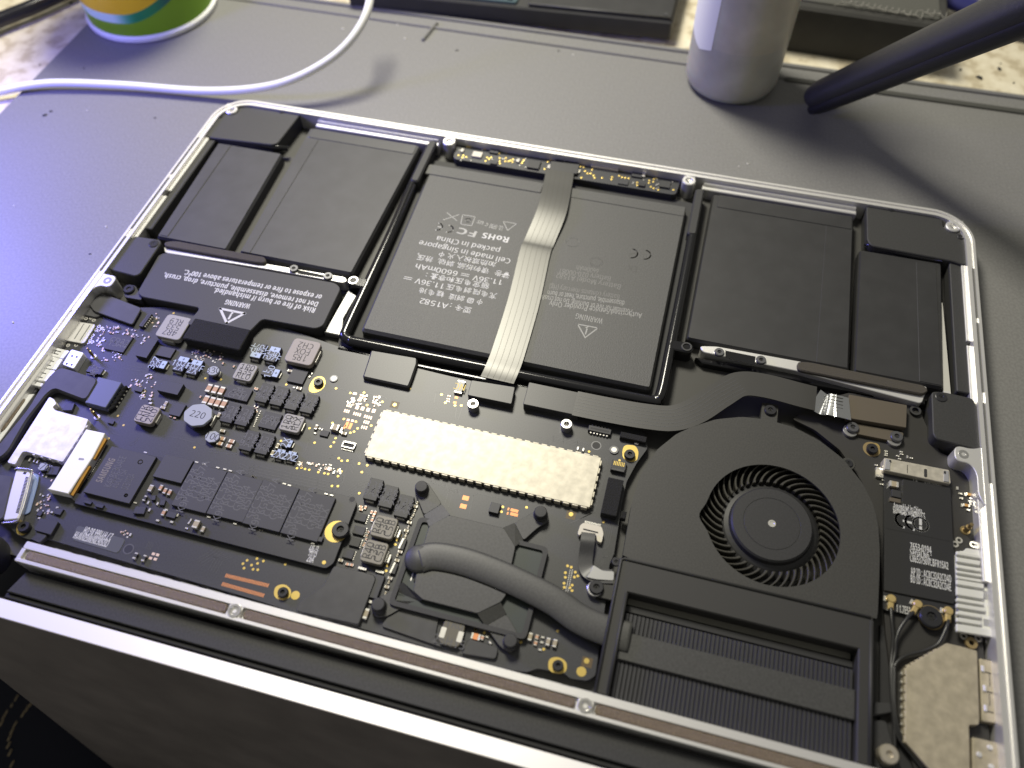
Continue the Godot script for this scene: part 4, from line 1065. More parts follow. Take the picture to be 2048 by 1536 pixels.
	slab(b, "shield_bright", rounded(PackedVector2Array([Vector2(12.63, 159.56), Vector2(14.72, 160), Vector2(16.56, 161.46), Vector2(15.99, 162.89), Vector2(17.46, 163.78), Vector2(20.78, 163.89), Vector2(30.33, 164.14), Vector2(31.14, 167.8), Vector2(31.1, 180.5), Vector2(17.35, 180.04), Vector2(16.33, 180.45), Vector2(16.5, 182.61), Vector2(16.8, 185.16), Vector2(13.84, 185.04)]), 0.5, 2), 5.0, 7.4, 0.12)
	var shield_left := put(board, "shield_can", done(b))
	for p in [Vector3(21.47, 164.22, -4), Vector3(23.69, 164.22, -4), Vector3(25.89, 164.23, -4), Vector3(28.1, 164.24, -4), Vector3(31.12, 166.76, 82), Vector3(31.07, 169.59, 82), Vector3(31.03, 172.39, 82), Vector3(30.98, 175.15, 82), Vector3(30.94, 177.89, 82), Vector3(20.29, 180.3, -4), Vector3(23.33, 180.35, -4), Vector3(26.37, 180.4, -4), Vector3(29.39, 180.45, -4)]:
		put(shield_left, "shield_tooth", plate(rect(1.0, 0.45), 0, 2.2, "shield_bright", 0.08), p.x, 5.0, p.y, p.z)
	put(board, "standoff", standoff(1.85, 2.8), 151.88, 5, 127.44)
	put(board, "standoff", standoff(1.85, 2.8), 183.52, 5, 127.49)
	put(board, "test_point", ring(0.7, 1.35, 0.4, "screw_grey"), 102.16, 5, 127.88)
	put(board, "test_point", plate(disc(0.8, 16), 0, 0.45, "tin"), 102.16, 5, 127.88)
	put(board, "test_point", ring(0.8, 1.45, 0.4, "screw_grey"), 200.15, 5, 131.82)
	put(board, "test_point", plate(disc(0.9, 16), 0, 0.45, "tin"), 200.15, 5, 131.82)
	put(board, "gold_pad", plate(rounded(PackedVector2Array([Vector2(95.48, 128.64), Vector2(97.97, 127.68), Vector2(100.08, 129.66), Vector2(100.15, 132.96), Vector2(97.86, 135.01), Vector2(95.61, 134.76), Vector2(94.86, 131.97)]), 2.0, 5), 5, 5.05, "gold"))
	put(board, "screw", screw(1.7, 1.4), 97.93, 5.05, 130.99)
	put(board, "gold_pad", plate(rounded(PackedVector2Array([Vector2(202.9, 129.05), Vector2(206.45, 128.3), Vector2(207.93, 130.29), Vector2(208.02, 133.78), Vector2(205.84, 134.91), Vector2(203.43, 134.07), Vector2(202.78, 131.89)]), 2.0, 5), 5, 5.05, "gold"))
	put(board, "screw", screw(1.8, 1.4), 205.29, 5.05, 132.62)
	put(board, "gold_pad", plate(rounded(PackedVector2Array([Vector2(194.91, 200.61), Vector2(197.39, 199.43), Vector2(200.13, 200.35), Vector2(200.4, 203.06), Vector2(198.46, 204.1), Vector2(195.47, 203.91)]), 2.0, 5), 5, 5.05, "gold"))
	put(board, "screw", screw(1.55, 1.4), 197.84, 5.05, 202.06)
	put(board, "gold_pad", plate(rounded(PackedVector2Array([Vector2(113.01, 200.57), Vector2(115.53, 199.14), Vector2(118.25, 200.38), Vector2(118.87, 202.7), Vector2(116.62, 204.23), Vector2(113.98, 203.58)]), 2.0, 5), 5, 5.05, "gold"))
	put(board, "screw", screw(1.6, 1.4), 116.45, 5.05, 201.94)
	put(board, "gold_pad", plate(rounded(PackedVector2Array([Vector2(27.66, 202.38), Vector2(29.63, 200.41), Vector2(32.36, 201.18), Vector2(33.25, 203.34), Vector2(31.43, 205.51), Vector2(29.23, 204.9)]), 2.0, 5), 5, 5.05, "gold"))
	put(board, "screw", screw(1.9, 1.6), 31.32, 5.05, 202.82)
	put(board, "gold_pad", plate(rounded(PackedVector2Array([Vector2(277.26, 109.41), Vector2(281.88, 108.24), Vector2(282.29, 112.38), Vector2(279.24, 113.85)]), 2.0, 5), 5, 5.05, "gold"))
	put(board, "screw", screw(1.7, 1.4), 279.44, 5.05, 111.78)
	put(board, "gold_dot", plate(disc(1.3, 18), 0, 0.05, "gold"), 119.96, 5.01, 201.64)
	put(board, "gold_dot", plate(disc(1.35, 18), 0, 0.05, "gold"), 204.35, 5.01, 201.83)
	put(board, "gold_dot", plate(disc(0.75, 18), 0, 0.05, "gold"), 205.15, 5.01, 198.7)
	put(board, "gold_dot", plate(disc(0.7, 18), 0, 0.05, "gold"), 191.61, 5.01, 157.02)
	put(board, "gold_dot", plate(disc(0.65, 18), 0, 0.05, "gold"), 125.92, 5.01, 132.68)
	put(board, "fiducial", plate(rect(2.9, 2.7), 0, 0.006, "pcb_brown"), 125.92, 5, 132.68)
	put(board, "fiducial", plate(rect(2.9, 2.7), 0, 0.006, "pcb_brown"), 191.67, 5, 157.28)
	put(board, "fiducial", plate(rect(2.9, 2.7), 0, 0.006, "pcb_brown"), 205.32, 5, 199)
	put(board, "hole", ring(1.3, 1.65, 0.03, "screw_grey"), 194.31, 5, 131.49)
	put(board, "hole", plate(disc(1.3, 18), 0, 0.02, "ink"), 194.31, 5, 131.49)
	put(board, "hole", ring(1.3, 1.65, 0.03, "screw_grey"), 65.44, 5, 201)
	put(board, "hole", plate(disc(1.3, 18), 0, 0.02, "ink"), 65.44, 5, 201)
	b = {}
	brick(b, "ink", 3.9, 1.7, 0, 0.5)
	band(b, "steel", rect(4.3, 2.1), rect(3.7, 1.4), 0, 0.9)
	for i in 9:
		brick(b, "tin", 0.22, 0.6, 0, 0.3, (i - 4) * 0.45, -1.3)
		brick(b, "tin", 0.22, 0.6, 0, 0.3, (i - 4) * 0.45, 1.4)
	put(board, "socket", done(b), 116.94, 5.0, 151.45)
	put(board, "pin_socket", header(1.6, 6.2, 1.6, 6, "chip", "z"), 26.83, 5, 121.27, -3)
	put(board, "pin_socket", header(7.4, 2.0, 1.3, 6, "chip", "x"), 194.3, 5, 126.17)
	b = {}
	brick(b, "chip", 4.6, 3.6, 0, 1.2, 0, 0, 0.1)
	for i in 7:
		brick(b, "gold", 0.24, 1.5, 1.2, 1.24, (i - 3) * 0.52, -0.8)
	brick(b, "film", 4.2, 0.9, 1.2, 1.5, 0, 1.5, 0.1)
	put(board, "ribbon_socket", done(b), 202.64, 5.0, 137.72)
	put(board, "foam_block", plate(rounded(rect(4.86, 12.53), 0.3, 2), 0, 2.6, "foam", 0.15), 202.73, 5, 149.28)
	put(board, "foam_block", plate(rect(8.46, 2.13), 0, 1.6, "foam", 0.15), 205.32, 5, 126.33)
	put(board, "foam_block", plate(rect(1.66, 2.44), 0, 2, "foam", 0.15), 207.13, 5, 154.2)
	put(laptop, "folded_tape", plate(rounded(PackedVector2Array([Vector2(110.88, 114.17), Vector2(127.62, 113.41), Vector2(128.44, 115.83), Vector2(128.76, 122.74), Vector2(128.73, 125.9), Vector2(112.09, 125.87), Vector2(111.37, 117.93)]), 0.8, 3), 5.0, 6.9, "satin_black", 0.5))
	put(board, "foam_block", plate(rounded(rect(21.81, 9.32), 0.6, 3), 0, 4.4, "foam", 0.3), 56.75, 5, 122.55)
	b = {}
	slab(b, "fuse", rounded(rect(2.6, 4.2), 0.2, 2), 0, 1.2, 0.1)
	brick(b, "tin", 2.7, 0.7, 0, 1.1, 0, 2.2, 0.1)
	brick(b, "tin", 2.7, 0.7, 0, 1.1, 0, -2.2, 0.1)
	letters(b, "yellowprint", "NC", 1.2, 0, 1.21, 0, 180)
	put(board, "fuse", done(b), 145.27, 5.0, 121.04)
	b = {}
	lathe(b, "tin", [Vector2(1.1, 0), Vector2(1.0, 0.3), Vector2(0, 0.3)], 16)
	lathe(b, "brass", [Vector2(0.5, 0.3), Vector2(0.5, 3.6), Vector2(0.28, 3.7), Vector2(0.28, 5.2), Vector2(0, 5.3)], 14)
	put(board, "spring_pin", done(b), 16.34, 5.0, 139.78)
	b = {}
	lathe(b, "tin", [Vector2(1.1, 0), Vector2(1.0, 0.3), Vector2(0, 0.3)], 16)
	lathe(b, "brass", [Vector2(0.5, 0.3), Vector2(0.5, 3.6), Vector2(0.28, 3.7), Vector2(0.28, 5.2), Vector2(0, 5.3)], 14)
	put(board, "spring_pin", done(b), 31.05, 5.0, 161.81)
	put(board, "serial_label", plate(rounded(PackedVector2Array([Vector2(46.21, 198.06), Vector2(63.03, 198.35), Vector2(63.15, 203.08), Vector2(47.21, 202.67)]), 1.2, 4), 5.0, 5.12, "label_grey", 0.05))
	b = {}
	print_line(b, "whiteprint", "2.7 HY1666 8G OH", 58.67, 198.83, 49.11, 198.79, 1.1, 5.14, true)
	print_line(b, "whiteprint", "C02S06206JWGDVW1H", 58.75, 200.76, 47.14, 200.61, 1.1, 5.14, true)
	put(board, "printed_text", done(b))
	b = {}
	for i in 30:
		brick(b, "copper", 0.26, 1.1, 5.0, 5.05, lerpf(97.71, 111.01, i / 29.0), lerpf(201.21, 200.91, i / 29.0))
	for i in 30:
		brick(b, "copper", 0.26, 1.1, 5.0, 5.05, lerpf(97.88, 111, i / 29.0), lerpf(203.82, 203.99, i / 29.0))
	stuff(put(board, "copper_comb", done(b)))
	b = {}
	for p in [Vector2(111.31, 131.78), Vector2(111.39, 133.81), Vector2(113.8, 133.85)]:
		brick(b, "pad", 1.3, 0.9, 5, 5.05, p.x, p.y)
	for p in [Vector2(113.85, 131.79), Vector2(113.97, 132.83)]:
		brick(b, "pad", 1.3, 0.6, 5, 5.05, p.x, p.y)
	for p in [Vector2(114.09, 136.79), Vector2(116.02, 136.75), Vector2(117.98, 136.76), Vector2(119.95, 136.71)]:
		brick(b, "pad", 1.1, 1.4, 5, 5.05, p.x, p.y)
	for p in [Vector2(110.57, 136.72), Vector2(111.25, 136.74), Vector2(111.93, 136.76), Vector2(110.54, 138.99), Vector2(111.24, 139.01), Vector2(111.94, 139.02), Vector2(113.92, 139.25), Vector2(114.66, 139.28), Vector2(115.39, 139.32), Vector2(116.13, 139.35), Vector2(117.82, 139.43), Vector2(118.57, 139.45), Vector2(119.33, 139.48), Vector2(120.08, 139.51), Vector2(118.42, 141.46), Vector2(119.14, 141.47), Vector2(119.86, 141.47), Vector2(118.39, 143.55), Vector2(119.16, 143.54), Vector2(119.92, 143.53)]:
		brick(b, "pad", 0.42, 1.2, 5, 5.05, p.x, p.y)
	for p in [Vector2(112.97, 142.13), Vector2(114.46, 142.06)]:
		brick(b, "pad", 0.9, 0.8, 5, 5.05, p.x, p.y)
	for p in [Vector2(113.16, 144.04), Vector2(114.51, 144.16)]:
		brick(b, "copper", 1, 2.4, 5, 5.05, p.x, p.y)
	for p in [Vector2(112.81, 144.9)]:
		brick(b, "copper", 0.6, 1.6, 5, 5.05, p.x, p.y)
	for p in [Vector2(73.54, 200.5), Vector2(74.91, 200.48), Vector2(73.36, 201.94), Vector2(74.91, 201.87)]:
		brick(b, "pad", 1, 0.8, 5, 5.05, p.x, p.y)
	for p in [Vector2(158.84, 159.78), Vector2(158.93, 162.63)]:
		brick(b, "copper", 2, 1.5, 5, 5.05, p.x, p.y)
	for p in [Vector2(174.57, 160.12), Vector2(174.78, 161.41)]:
		brick(b, "copper", 2.4, 1, 5, 5.05, p.x, p.y)
	for p in [Vector2(172.65, 160.07), Vector2(172.79, 161.52)]:
		brick(b, "copper", 0.5, 0.9, 5, 5.05, p.x, p.y)
	for p in [Vector2(145.15, 124.87), Vector2(145.23, 126.94)]:
		brick(b, "copper", 1.1, 0.9, 5, 5.05, p.x, p.y)
	for p in [Vector2(118.33, 131.47), Vector2(119.58, 135), Vector2(115.35, 132.15), Vector2(111.53, 159.97), Vector2(113.43, 160.43), Vector2(12.25, 128.98), Vector2(17.35, 126.65), Vector2(28.17, 116.9), Vector2(35.84, 145), Vector2(33.07, 194.62), Vector2(60.49, 196.64)]:
		brick(b, "pad", 0.35, 0.52, 5.0, 5.3, p.x, p.y)
	for p in [Vector2(118.82, 131.59), Vector2(121.32, 134.28), Vector2(115.02, 131.99), Vector2(103.38, 161.11), Vector2(107.73, 160.7), Vector2(111.22, 161.27), Vector2(112.33, 159.66), Vector2(113.76, 160.39), Vector2(117.05, 160.52), Vector2(15.53, 135.14), Vector2(17.95, 126.53), Vector2(22.4, 126.92), Vector2(20.3, 139.46), Vector2(23.64, 137.2), Vector2(30.15, 129.95), Vector2(34.74, 145.51), Vector2(41.67, 151.23), Vector2(53.84, 131.55), Vector2(53.54, 128.25), Vector2(32.46, 194.4), Vector2(26.05, 185.66)]:
		brick(b, "tin", 0.45, 0.36, 5.0, 5.3, p.x, p.y)
	for p in [Vector2(118.37, 132.86), Vector2(120.18, 133.67), Vector2(115.31, 133.07), Vector2(111.15, 135.57), Vector2(107.24, 160.7), Vector2(111.11, 161.87), Vector2(116.69, 160.95), Vector2(12.07, 128.43), Vector2(23.21, 125.64), Vector2(22.89, 138.23), Vector2(29.99, 130.67), Vector2(29.97, 194.18), Vector2(25.97, 185.14)]:
		brick(b, "tin", 0.35, 0.52, 5.0, 5.06, p.x, p.y)
	for p in [Vector2(121.17, 134.01), Vector2(110.65, 136.04), Vector2(115.3, 160.45), Vector2(27.09, 127.92), Vector2(20.19, 140.68), Vector2(23.84, 135.38), Vector2(38.6, 147.28), Vector2(38.31, 145.55), Vector2(41.5, 148.98), Vector2(42.02, 150.83), Vector2(40.18, 144.52), Vector2(40.98, 148.09), Vector2(49.85, 130.35), Vector2(53.44, 132.97), Vector2(59.11, 130.3), Vector2(31.4, 194.62), Vector2(31.51, 193.37)]:
		brick(b, "tin", 0.35, 0.28, 5.0, 5.3, p.x, p.y)
	for p in [Vector2(119.88, 131.64), Vector2(119.38, 132.02), Vector2(114.93, 135.07), Vector2(104.47, 160.71), Vector2(104.06, 160.74), Vector2(113.42, 161.29), Vector2(44.23, 149.93), Vector2(60.82, 129.6), Vector2(51.66, 129.41), Vector2(80.91, 145.42)]:
		brick(b, "pad", 0.35, 0.28, 5.0, 5.06, p.x, p.y)
	for p in [Vector2(118.17, 131.53), Vector2(121.16, 134.24), Vector2(114.7, 135.39), Vector2(103.58, 161.62), Vector2(117.27, 160.04), Vector2(13.79, 132.28), Vector2(18.32, 128.03), Vector2(18.12, 136.83), Vector2(24.31, 136.63), Vector2(28.38, 127.02), Vector2(32.29, 128.82), Vector2(53.96, 130.1), Vector2(33.25, 196.49), Vector2(35.17, 196.15), Vector2(24.57, 184.24)]:
		brick(b, "tin", 0.35, 0.52, 5.0, 5.3, p.x, p.y)
	for p in [Vector2(120.96, 134.1), Vector2(119.14, 131.62), Vector2(119.78, 132.64), Vector2(118.46, 132.39), Vector2(114.54, 161.09), Vector2(13.85, 129.09), Vector2(22.45, 127.89), Vector2(24.67, 125.84), Vector2(31.27, 122.22), Vector2(42.73, 146.32), Vector2(50.91, 132.55), Vector2(51.15, 129.36), Vector2(53.32, 130.79), Vector2(33.72, 194.45)]:
		brick(b, "pad", 0.45, 0.36, 5.0, 5.3, p.x, p.y)
	for p in [Vector2(119.92, 131.5), Vector2(120.79, 133.05), Vector2(113.37, 135.53), Vector2(115.78, 160.9), Vector2(13.39, 126.37), Vector2(21.6, 125.41), Vector2(21.52, 139.74), Vector2(20.8, 135.53), Vector2(30.76, 129.27), Vector2(44.25, 150.05), Vector2(59.77, 130.28), Vector2(32.05, 192.01), Vector2(27.85, 182.87)]:
		brick(b, "tin", 0.35, 0.28, 5.0, 5.06, p.x, p.y)
	for p in [Vector2(119.35, 133.67), Vector2(119.96, 130.98), Vector2(119.13, 133.29), Vector2(104.89, 162.17), Vector2(113.45, 160.67), Vector2(117.4, 160.77), Vector2(12.91, 128.14), Vector2(15.29, 128.23), Vector2(18.48, 136.62), Vector2(23.31, 137.25), Vector2(32.14, 129.45), Vector2(29.62, 128.72), Vector2(29.02, 118.25), Vector2(40.9, 149.68), Vector2(41.59, 151.37), Vector2(38.34, 144.8), Vector2(42.98, 144.26), Vector2(59.57, 126.41), Vector2(58.12, 131.17), Vector2(50.2, 128.6), Vector2(29.98, 194.24), Vector2(60.51, 196.64)]:
		brick(b, "tin", 0.45, 0.68, 5.0, 5.06, p.x, p.y)
	for p in [Vector2(120.78, 134.36), Vector2(119.44, 132.12), Vector2(114.96, 132.42), Vector2(112.47, 135.93), Vector2(113.49, 160.88), Vector2(13.28, 131.88), Vector2(14.98, 133.97), Vector2(38.43, 147.38), Vector2(43.12, 145.14), Vector2(34.7, 195.54), Vector2(22.2, 185.53), Vector2(23.79, 186.63), Vector2(61.7, 197.22)]:
		brick(b, "pad", 0.45, 0.36, 5.0, 5.06, p.x, p.y)
	for p in [Vector2(118.92, 131.26), Vector2(119.71, 130.84), Vector2(115.56, 133.62), Vector2(115.47, 131.55), Vector2(112.34, 135.99), Vector2(16.81, 128.88), Vector2(25.56, 138.06), Vector2(17.44, 135.63), Vector2(17.66, 136.4), Vector2(29.29, 118.77), Vector2(39.45, 141.75), Vector2(32.31, 191.56), Vector2(31.82, 195.61), Vector2(35.01, 196.67), Vector2(29.53, 186.38), Vector2(26.01, 183.57), Vector2(60.57, 196.74)]:
		brick(b, "pad", 0.45, 0.68, 5.0, 5.06, p.x, p.y)
	for p in [Vector2(119.52, 132.63), Vector2(115.68, 131.8), Vector2(114.64, 132.17), Vector2(106.92, 160.63), Vector2(112.6, 160.73), Vector2(113.4, 159.54), Vector2(113.61, 160.93), Vector2(117.69, 160.84), Vector2(13.71, 130.81), Vector2(15.37, 131.59), Vector2(16.18, 134.9), Vector2(16.21, 132.41), Vector2(22.98, 129.08), Vector2(22.03, 136.17), Vector2(36.61, 145.64), Vector2(36.77, 145.15), Vector2(39.02, 142.08), Vector2(40.99, 149.33), Vector2(54.75, 132.79), Vector2(56.39, 128.82), Vector2(80.52, 144.82), Vector2(81.69, 144.89), Vector2(31.62, 191.28), Vector2(29.18, 191.73)]:
		brick(b, "tin", 0.45, 0.68, 5.0, 5.3, p.x, p.y)
	for p in [Vector2(118.68, 133.83), Vector2(115.89, 133.11), Vector2(104.81, 162), Vector2(103.38, 161.26), Vector2(15.3, 134.8), Vector2(21.78, 140.02), Vector2(20.97, 135.51), Vector2(30.42, 129.17), Vector2(37.59, 146.89), Vector2(56.02, 130.01), Vector2(59.7, 128.76), Vector2(23.62, 186.67), Vector2(62.69, 196.63)]:
		brick(b, "pad", 0.6, 0.48, 5.0, 5.3, p.x, p.y)
	for p in [Vector2(115.24, 132.39), Vector2(116.96, 160.82), Vector2(16.44, 126.03), Vector2(23.4, 129.07), Vector2(28.82, 120.88), Vector2(41.33, 148.44), Vector2(50.29, 129.54), Vector2(82.04, 146.61)]:
		brick(b, "pad", 0.6, 0.48, 5.0, 5.06, p.x, p.y)
	for p in [Vector2(113.97, 135.58), Vector2(106.93, 160.55), Vector2(103.99, 161.59), Vector2(117.86, 161.08), Vector2(13.56, 133.02), Vector2(15.64, 134.63), Vector2(15.32, 134.17), Vector2(15.54, 132.45), Vector2(30.73, 120.17), Vector2(40.97, 150.39), Vector2(51.38, 130.83), Vector2(54.52, 131.52), Vector2(54.44, 131.34), Vector2(53.32, 128.44), Vector2(81.71, 146.33), Vector2(34.6, 195.99)]:
		brick(b, "tin", 0.6, 0.9, 5.0, 5.06, p.x, p.y)
	for p in [Vector2(110.33, 135.53), Vector2(111.63, 134.8), Vector2(114.29, 160.51), Vector2(110.11, 160.13), Vector2(113.48, 159.71), Vector2(13.63, 128.22), Vector2(12.42, 127.7), Vector2(15.99, 135.02), Vector2(15.27, 126.94), Vector2(19.02, 127.94), Vector2(21.24, 128.31), Vector2(21.4, 127.78), Vector2(21.66, 129.61), Vector2(30.33, 122.44), Vector2(39.4, 141.79), Vector2(56.25, 128.97), Vector2(59.98, 126.95), Vector2(49.44, 129.49), Vector2(55.45, 128.21), Vector2(60.68, 128.76), Vector2(30.23, 191.91), Vector2(24.66, 186.18)]:
		brick(b, "tin", 0.6, 0.48, 5.0, 5.3, p.x, p.y)
	for p in [Vector2(111.55, 135.08), Vector2(106.29, 160.34), Vector2(107.95, 160.49), Vector2(103.52, 161.52), Vector2(103.75, 160.81), Vector2(113.75, 159.36), Vector2(11.49, 129.25), Vector2(15.02, 134.69), Vector2(15.2, 132.51), Vector2(17.17, 126.01), Vector2(16.18, 125.95), Vector2(26.07, 127.33), Vector2(24.64, 127.29), Vector2(32.63, 129.89), Vector2(30.36, 122.1), Vector2(36.71, 146.6), Vector2(39.88, 141.67), Vector2(39.47, 143.37), Vector2(40.11, 145.05), Vector2(40.83, 150.75), Vector2(40.54, 147.74), Vector2(42.34, 150.6), Vector2(56.76, 130.15), Vector2(33.88, 196.98), Vector2(32.58, 192.32), Vector2(27.24, 185.71), Vector2(63.12, 197.65)]:
		brick(b, "tin", 0.6, 0.48, 5.0, 5.06, p.x, p.y)
	for p in [Vector2(112.21, 134.83), Vector2(103.43, 161.1), Vector2(115.77, 161.72), Vector2(15.12, 133.48), Vector2(17.77, 125.79), Vector2(29.76, 128.03), Vector2(29.81, 130.3), Vector2(38.56, 142.6), Vector2(54.22, 127.66), Vector2(31.46, 196.62), Vector2(23.99, 187.1), Vector2(24.34, 187.04), Vector2(63.73, 196.78)]:
		brick(b, "tin", 0.6, 0.9, 5.0, 5.3, p.x, p.y)
	for p in [Vector2(107.89, 160.41), Vector2(104.72, 161.99), Vector2(14.91, 134.95), Vector2(17.57, 128.7), Vector2(21.47, 126.4), Vector2(21.16, 140.06), Vector2(30.95, 127.25), Vector2(37.1, 146.44), Vector2(38.2, 146.49), Vector2(44.1, 148.43), Vector2(30.74, 193.93), Vector2(24.25, 187.86)]:
		brick(b, "pad", 0.45, 0.68, 5.0, 5.3, p.x, p.y)
	for p in [Vector2(104.46, 161.26), Vector2(13.36, 130.51), Vector2(13.89, 126.71), Vector2(24.82, 127.82), Vector2(39.21, 143.29), Vector2(59.53, 127.17), Vector2(24.36, 185.18), Vector2(61.46, 196.08)]:
		brick(b, "pad", 0.35, 0.52, 5.0, 5.06, p.x, p.y)
	for p in [Vector2(104.32, 160.94), Vector2(113.95, 160.57), Vector2(113.54, 159.28), Vector2(24.47, 135.26), Vector2(24.03, 138.17), Vector2(29.97, 118.36), Vector2(43.82, 149.63), Vector2(38.34, 146.24), Vector2(40.76, 147.22), Vector2(59.04, 131.46), Vector2(53.69, 130.07), Vector2(52.21, 131.38), Vector2(30.66, 194.35), Vector2(25.79, 185.18), Vector2(61.39, 196.23), Vector2(61.87, 196.99)]:
		brick(b, "tin", 0.45, 0.36, 5.0, 5.06, p.x, p.y)
	for p in [Vector2(107.91, 160.37), Vector2(24.66, 128.23), Vector2(19.34, 135.7), Vector2(35.35, 147.5), Vector2(54.97, 132.72), Vector2(51.04, 128.38)]:
		brick(b, "pad", 0.6, 0.9, 5.0, 5.06, p.x, p.y)
	for p in [Vector2(110.79, 161.85), Vector2(113.52, 159.53), Vector2(14.12, 130.07), Vector2(16.47, 126.82), Vector2(16.78, 127.28), Vector2(25.82, 128.54), Vector2(26.68, 138.62), Vector2(24.37, 139.4), Vector2(38.82, 147.19), Vector2(39.06, 146.95), Vector2(81.46, 145.36), Vector2(31.9, 192.09), Vector2(61.66, 195.96), Vector2(61.15, 196.52)]:
		brick(b, "pad", 0.35, 0.28, 5.0, 5.3, p.x, p.y)
	for p in [Vector2(114.16, 161.1), Vector2(112.78, 160.93), Vector2(109.48, 160.65), Vector2(15.14, 134.56), Vector2(22.87, 127.67), Vector2(25.28, 137.79), Vector2(31.05, 120.62), Vector2(40.58, 142.82), Vector2(44.56, 149.62), Vector2(41.83, 150.14), Vector2(60.35, 129.84), Vector2(52.85, 132.39), Vector2(56.68, 126.94), Vector2(30.1, 194.9), Vector2(32.59, 192.5)]:
		brick(b, "pad", 0.6, 0.9, 5.0, 5.3, p.x, p.y)
	for i in 5:
		brick(b, "tin", 0.35, 0.35, 5.0, 5.25, lerpf(131.8, 131.86, i / 4.0), lerpf(172.91, 175.43, i / 4.0))
	for i in 5:
		brick(b, "tin", 0.35, 0.35, 5.0, 5.25, lerpf(132.73, 132.78, i / 4.0), lerpf(177.05, 179.52, i / 4.0))
	for i in 5:
		brick(b, "tin", 0.35, 0.35, 5.0, 5.25, lerpf(132.81, 132.82, i / 4.0), lerpf(180.94, 183.25, i / 4.0))
	for i in 5:
		brick(b, "tin", 0.35, 0.35, 5.0, 5.25, lerpf(132.22, 132.28, i / 4.0), lerpf(184.93, 187.31, i / 4.0))
	for i in 4:
		brick(b, "tin", 0.35, 0.35, 5.0, 5.25, lerpf(86.29, 90.62, i / 3.0), lerpf(152.39, 152.37, i / 3.0))
	for i in 4:
		brick(b, "tin", 0.35, 0.35, 5.0, 5.25, lerpf(77.25, 77.33, i / 3.0), lerpf(140.99, 143.89, i / 3.0))
	for i in 5:
		brick(b, "tin", 0.35, 0.35, 5.0, 5.25, lerpf(83.15, 83.71, i / 4.0), lerpf(148.98, 152.27, i / 4.0))
	for i in 8:
		brick(b, "tin", 0.35, 0.35, 5.0, 5.25, lerpf(83.29, 83.63, i / 7.0), lerpf(146.23, 152.1, i / 7.0))
	for i in 12:
		brick(b, "tin", 0.35, 0.35, 5.0, 5.25, lerpf(40.7, 40.66, i / 11.0), lerpf(175.84, 182.96, i / 11.0))
	for i in 7:
		brick(b, "tin", 0.35, 0.35, 5.0, 5.25, lerpf(20.26, 25.31, i / 6.0), lerpf(135.97, 136.65, i / 6.0))
	stuff(put(board, "solder_pads", done(b)))
	b = {}
	for p in [Vector2(104.33, 131.34), Vector2(109.73, 131.92), Vector2(114.2, 130.63), Vector2(121.5, 132.61), Vector2(116.99, 135.1), Vector2(111.45, 142.14), Vector2(115.73, 142.14), Vector2(121.16, 142.32), Vector2(117.16, 144.42), Vector2(116.49, 145.88), Vector2(115.45, 146.57), Vector2(108.31, 144.49), Vector2(101.75, 148.26), Vector2(105.52, 152.94), Vector2(111.6, 151.25), Vector2(111.18, 152.98), Vector2(111.56, 149.66), Vector2(115.33, 156.37), Vector2(116.59, 157.02), Vector2(118.37, 156.51), Vector2(122.37, 156.57), Vector2(125.09, 156.52), Vector2(124.32, 159.25), Vector2(116.93, 166.16), Vector2(118.78, 165.78), Vector2(126.19, 166.4), Vector2(94.59, 155.02), Vector2(103.73, 163.05), Vector2(105.02, 162.49), Vector2(106.33, 162.68), Vector2(107.75, 162.61), Vector2(110.89, 162.67), Vector2(112.91, 162.59), Vector2(114.15, 162.5), Vector2(117.51, 162.48), Vector2(117.92, 160.65), Vector2(116.92, 160.33), Vector2(139.94, 124.98), Vector2(142.14, 127.82), Vector2(145.62, 128.03), Vector2(147.65, 127.52), Vector2(128.73, 125.26), Vector2(170.81, 159.81), Vector2(177.9, 158.14), Vector2(170.84, 161.48), Vector2(143.4, 176.44), Vector2(143.38, 176.47), Vector2(142.86, 178.16), Vector2(142.82, 179.66), Vector2(142.74, 186.55), Vector2(142.96, 188.1), Vector2(173.12, 198.08), Vector2(175.83, 198.35), Vector2(184.18, 195.22), Vector2(185.66, 197.45), Vector2(186.44, 198.29), Vector2(193.03, 198.57), Vector2(195.62, 192.67), Vector2(194.18, 173.38), Vector2(195.31, 173.51), Vector2(194.01, 175.57), Vector2(196.78, 174.71), Vector2(197.71, 175.64), Vector2(196.84, 176.23), Vector2(194.32, 176.95), Vector2(194.33, 178.77), Vector2(196.74, 178.75), Vector2(194.69, 179.93), Vector2(196.26, 179.64), Vector2(197.04, 180.35), Vector2(196.82, 181.96), Vector2(194.27, 180.87), Vector2(201.75, 157.09), Vector2(202.55, 134.99), Vector2(192.52, 134.26), Vector2(68.2, 164.24), Vector2(58.94, 138.48), Vector2(64.41, 137.6), Vector2(87.15, 134.05), Vector2(101.74, 195.36), Vector2(100.98, 196.63), Vector2(103.65, 196.4), Vector2(104.35, 194.13), Vector2(105.16, 195.48), Vector2(106.54, 194.38), Vector2(101.9, 197.82), Vector2(104.66, 197.48), Vector2(106.07, 197.27), Vector2(113.26, 193.65), Vector2(41.24, 162.37), Vector2(37.49, 159.55), Vector2(39.09, 168.15), Vector2(34.1, 114.96), Vector2(173.18, 198.13)]:
		slab(b, "gold", disc(0.42, 10), 5.0, 5.06, 0, p)
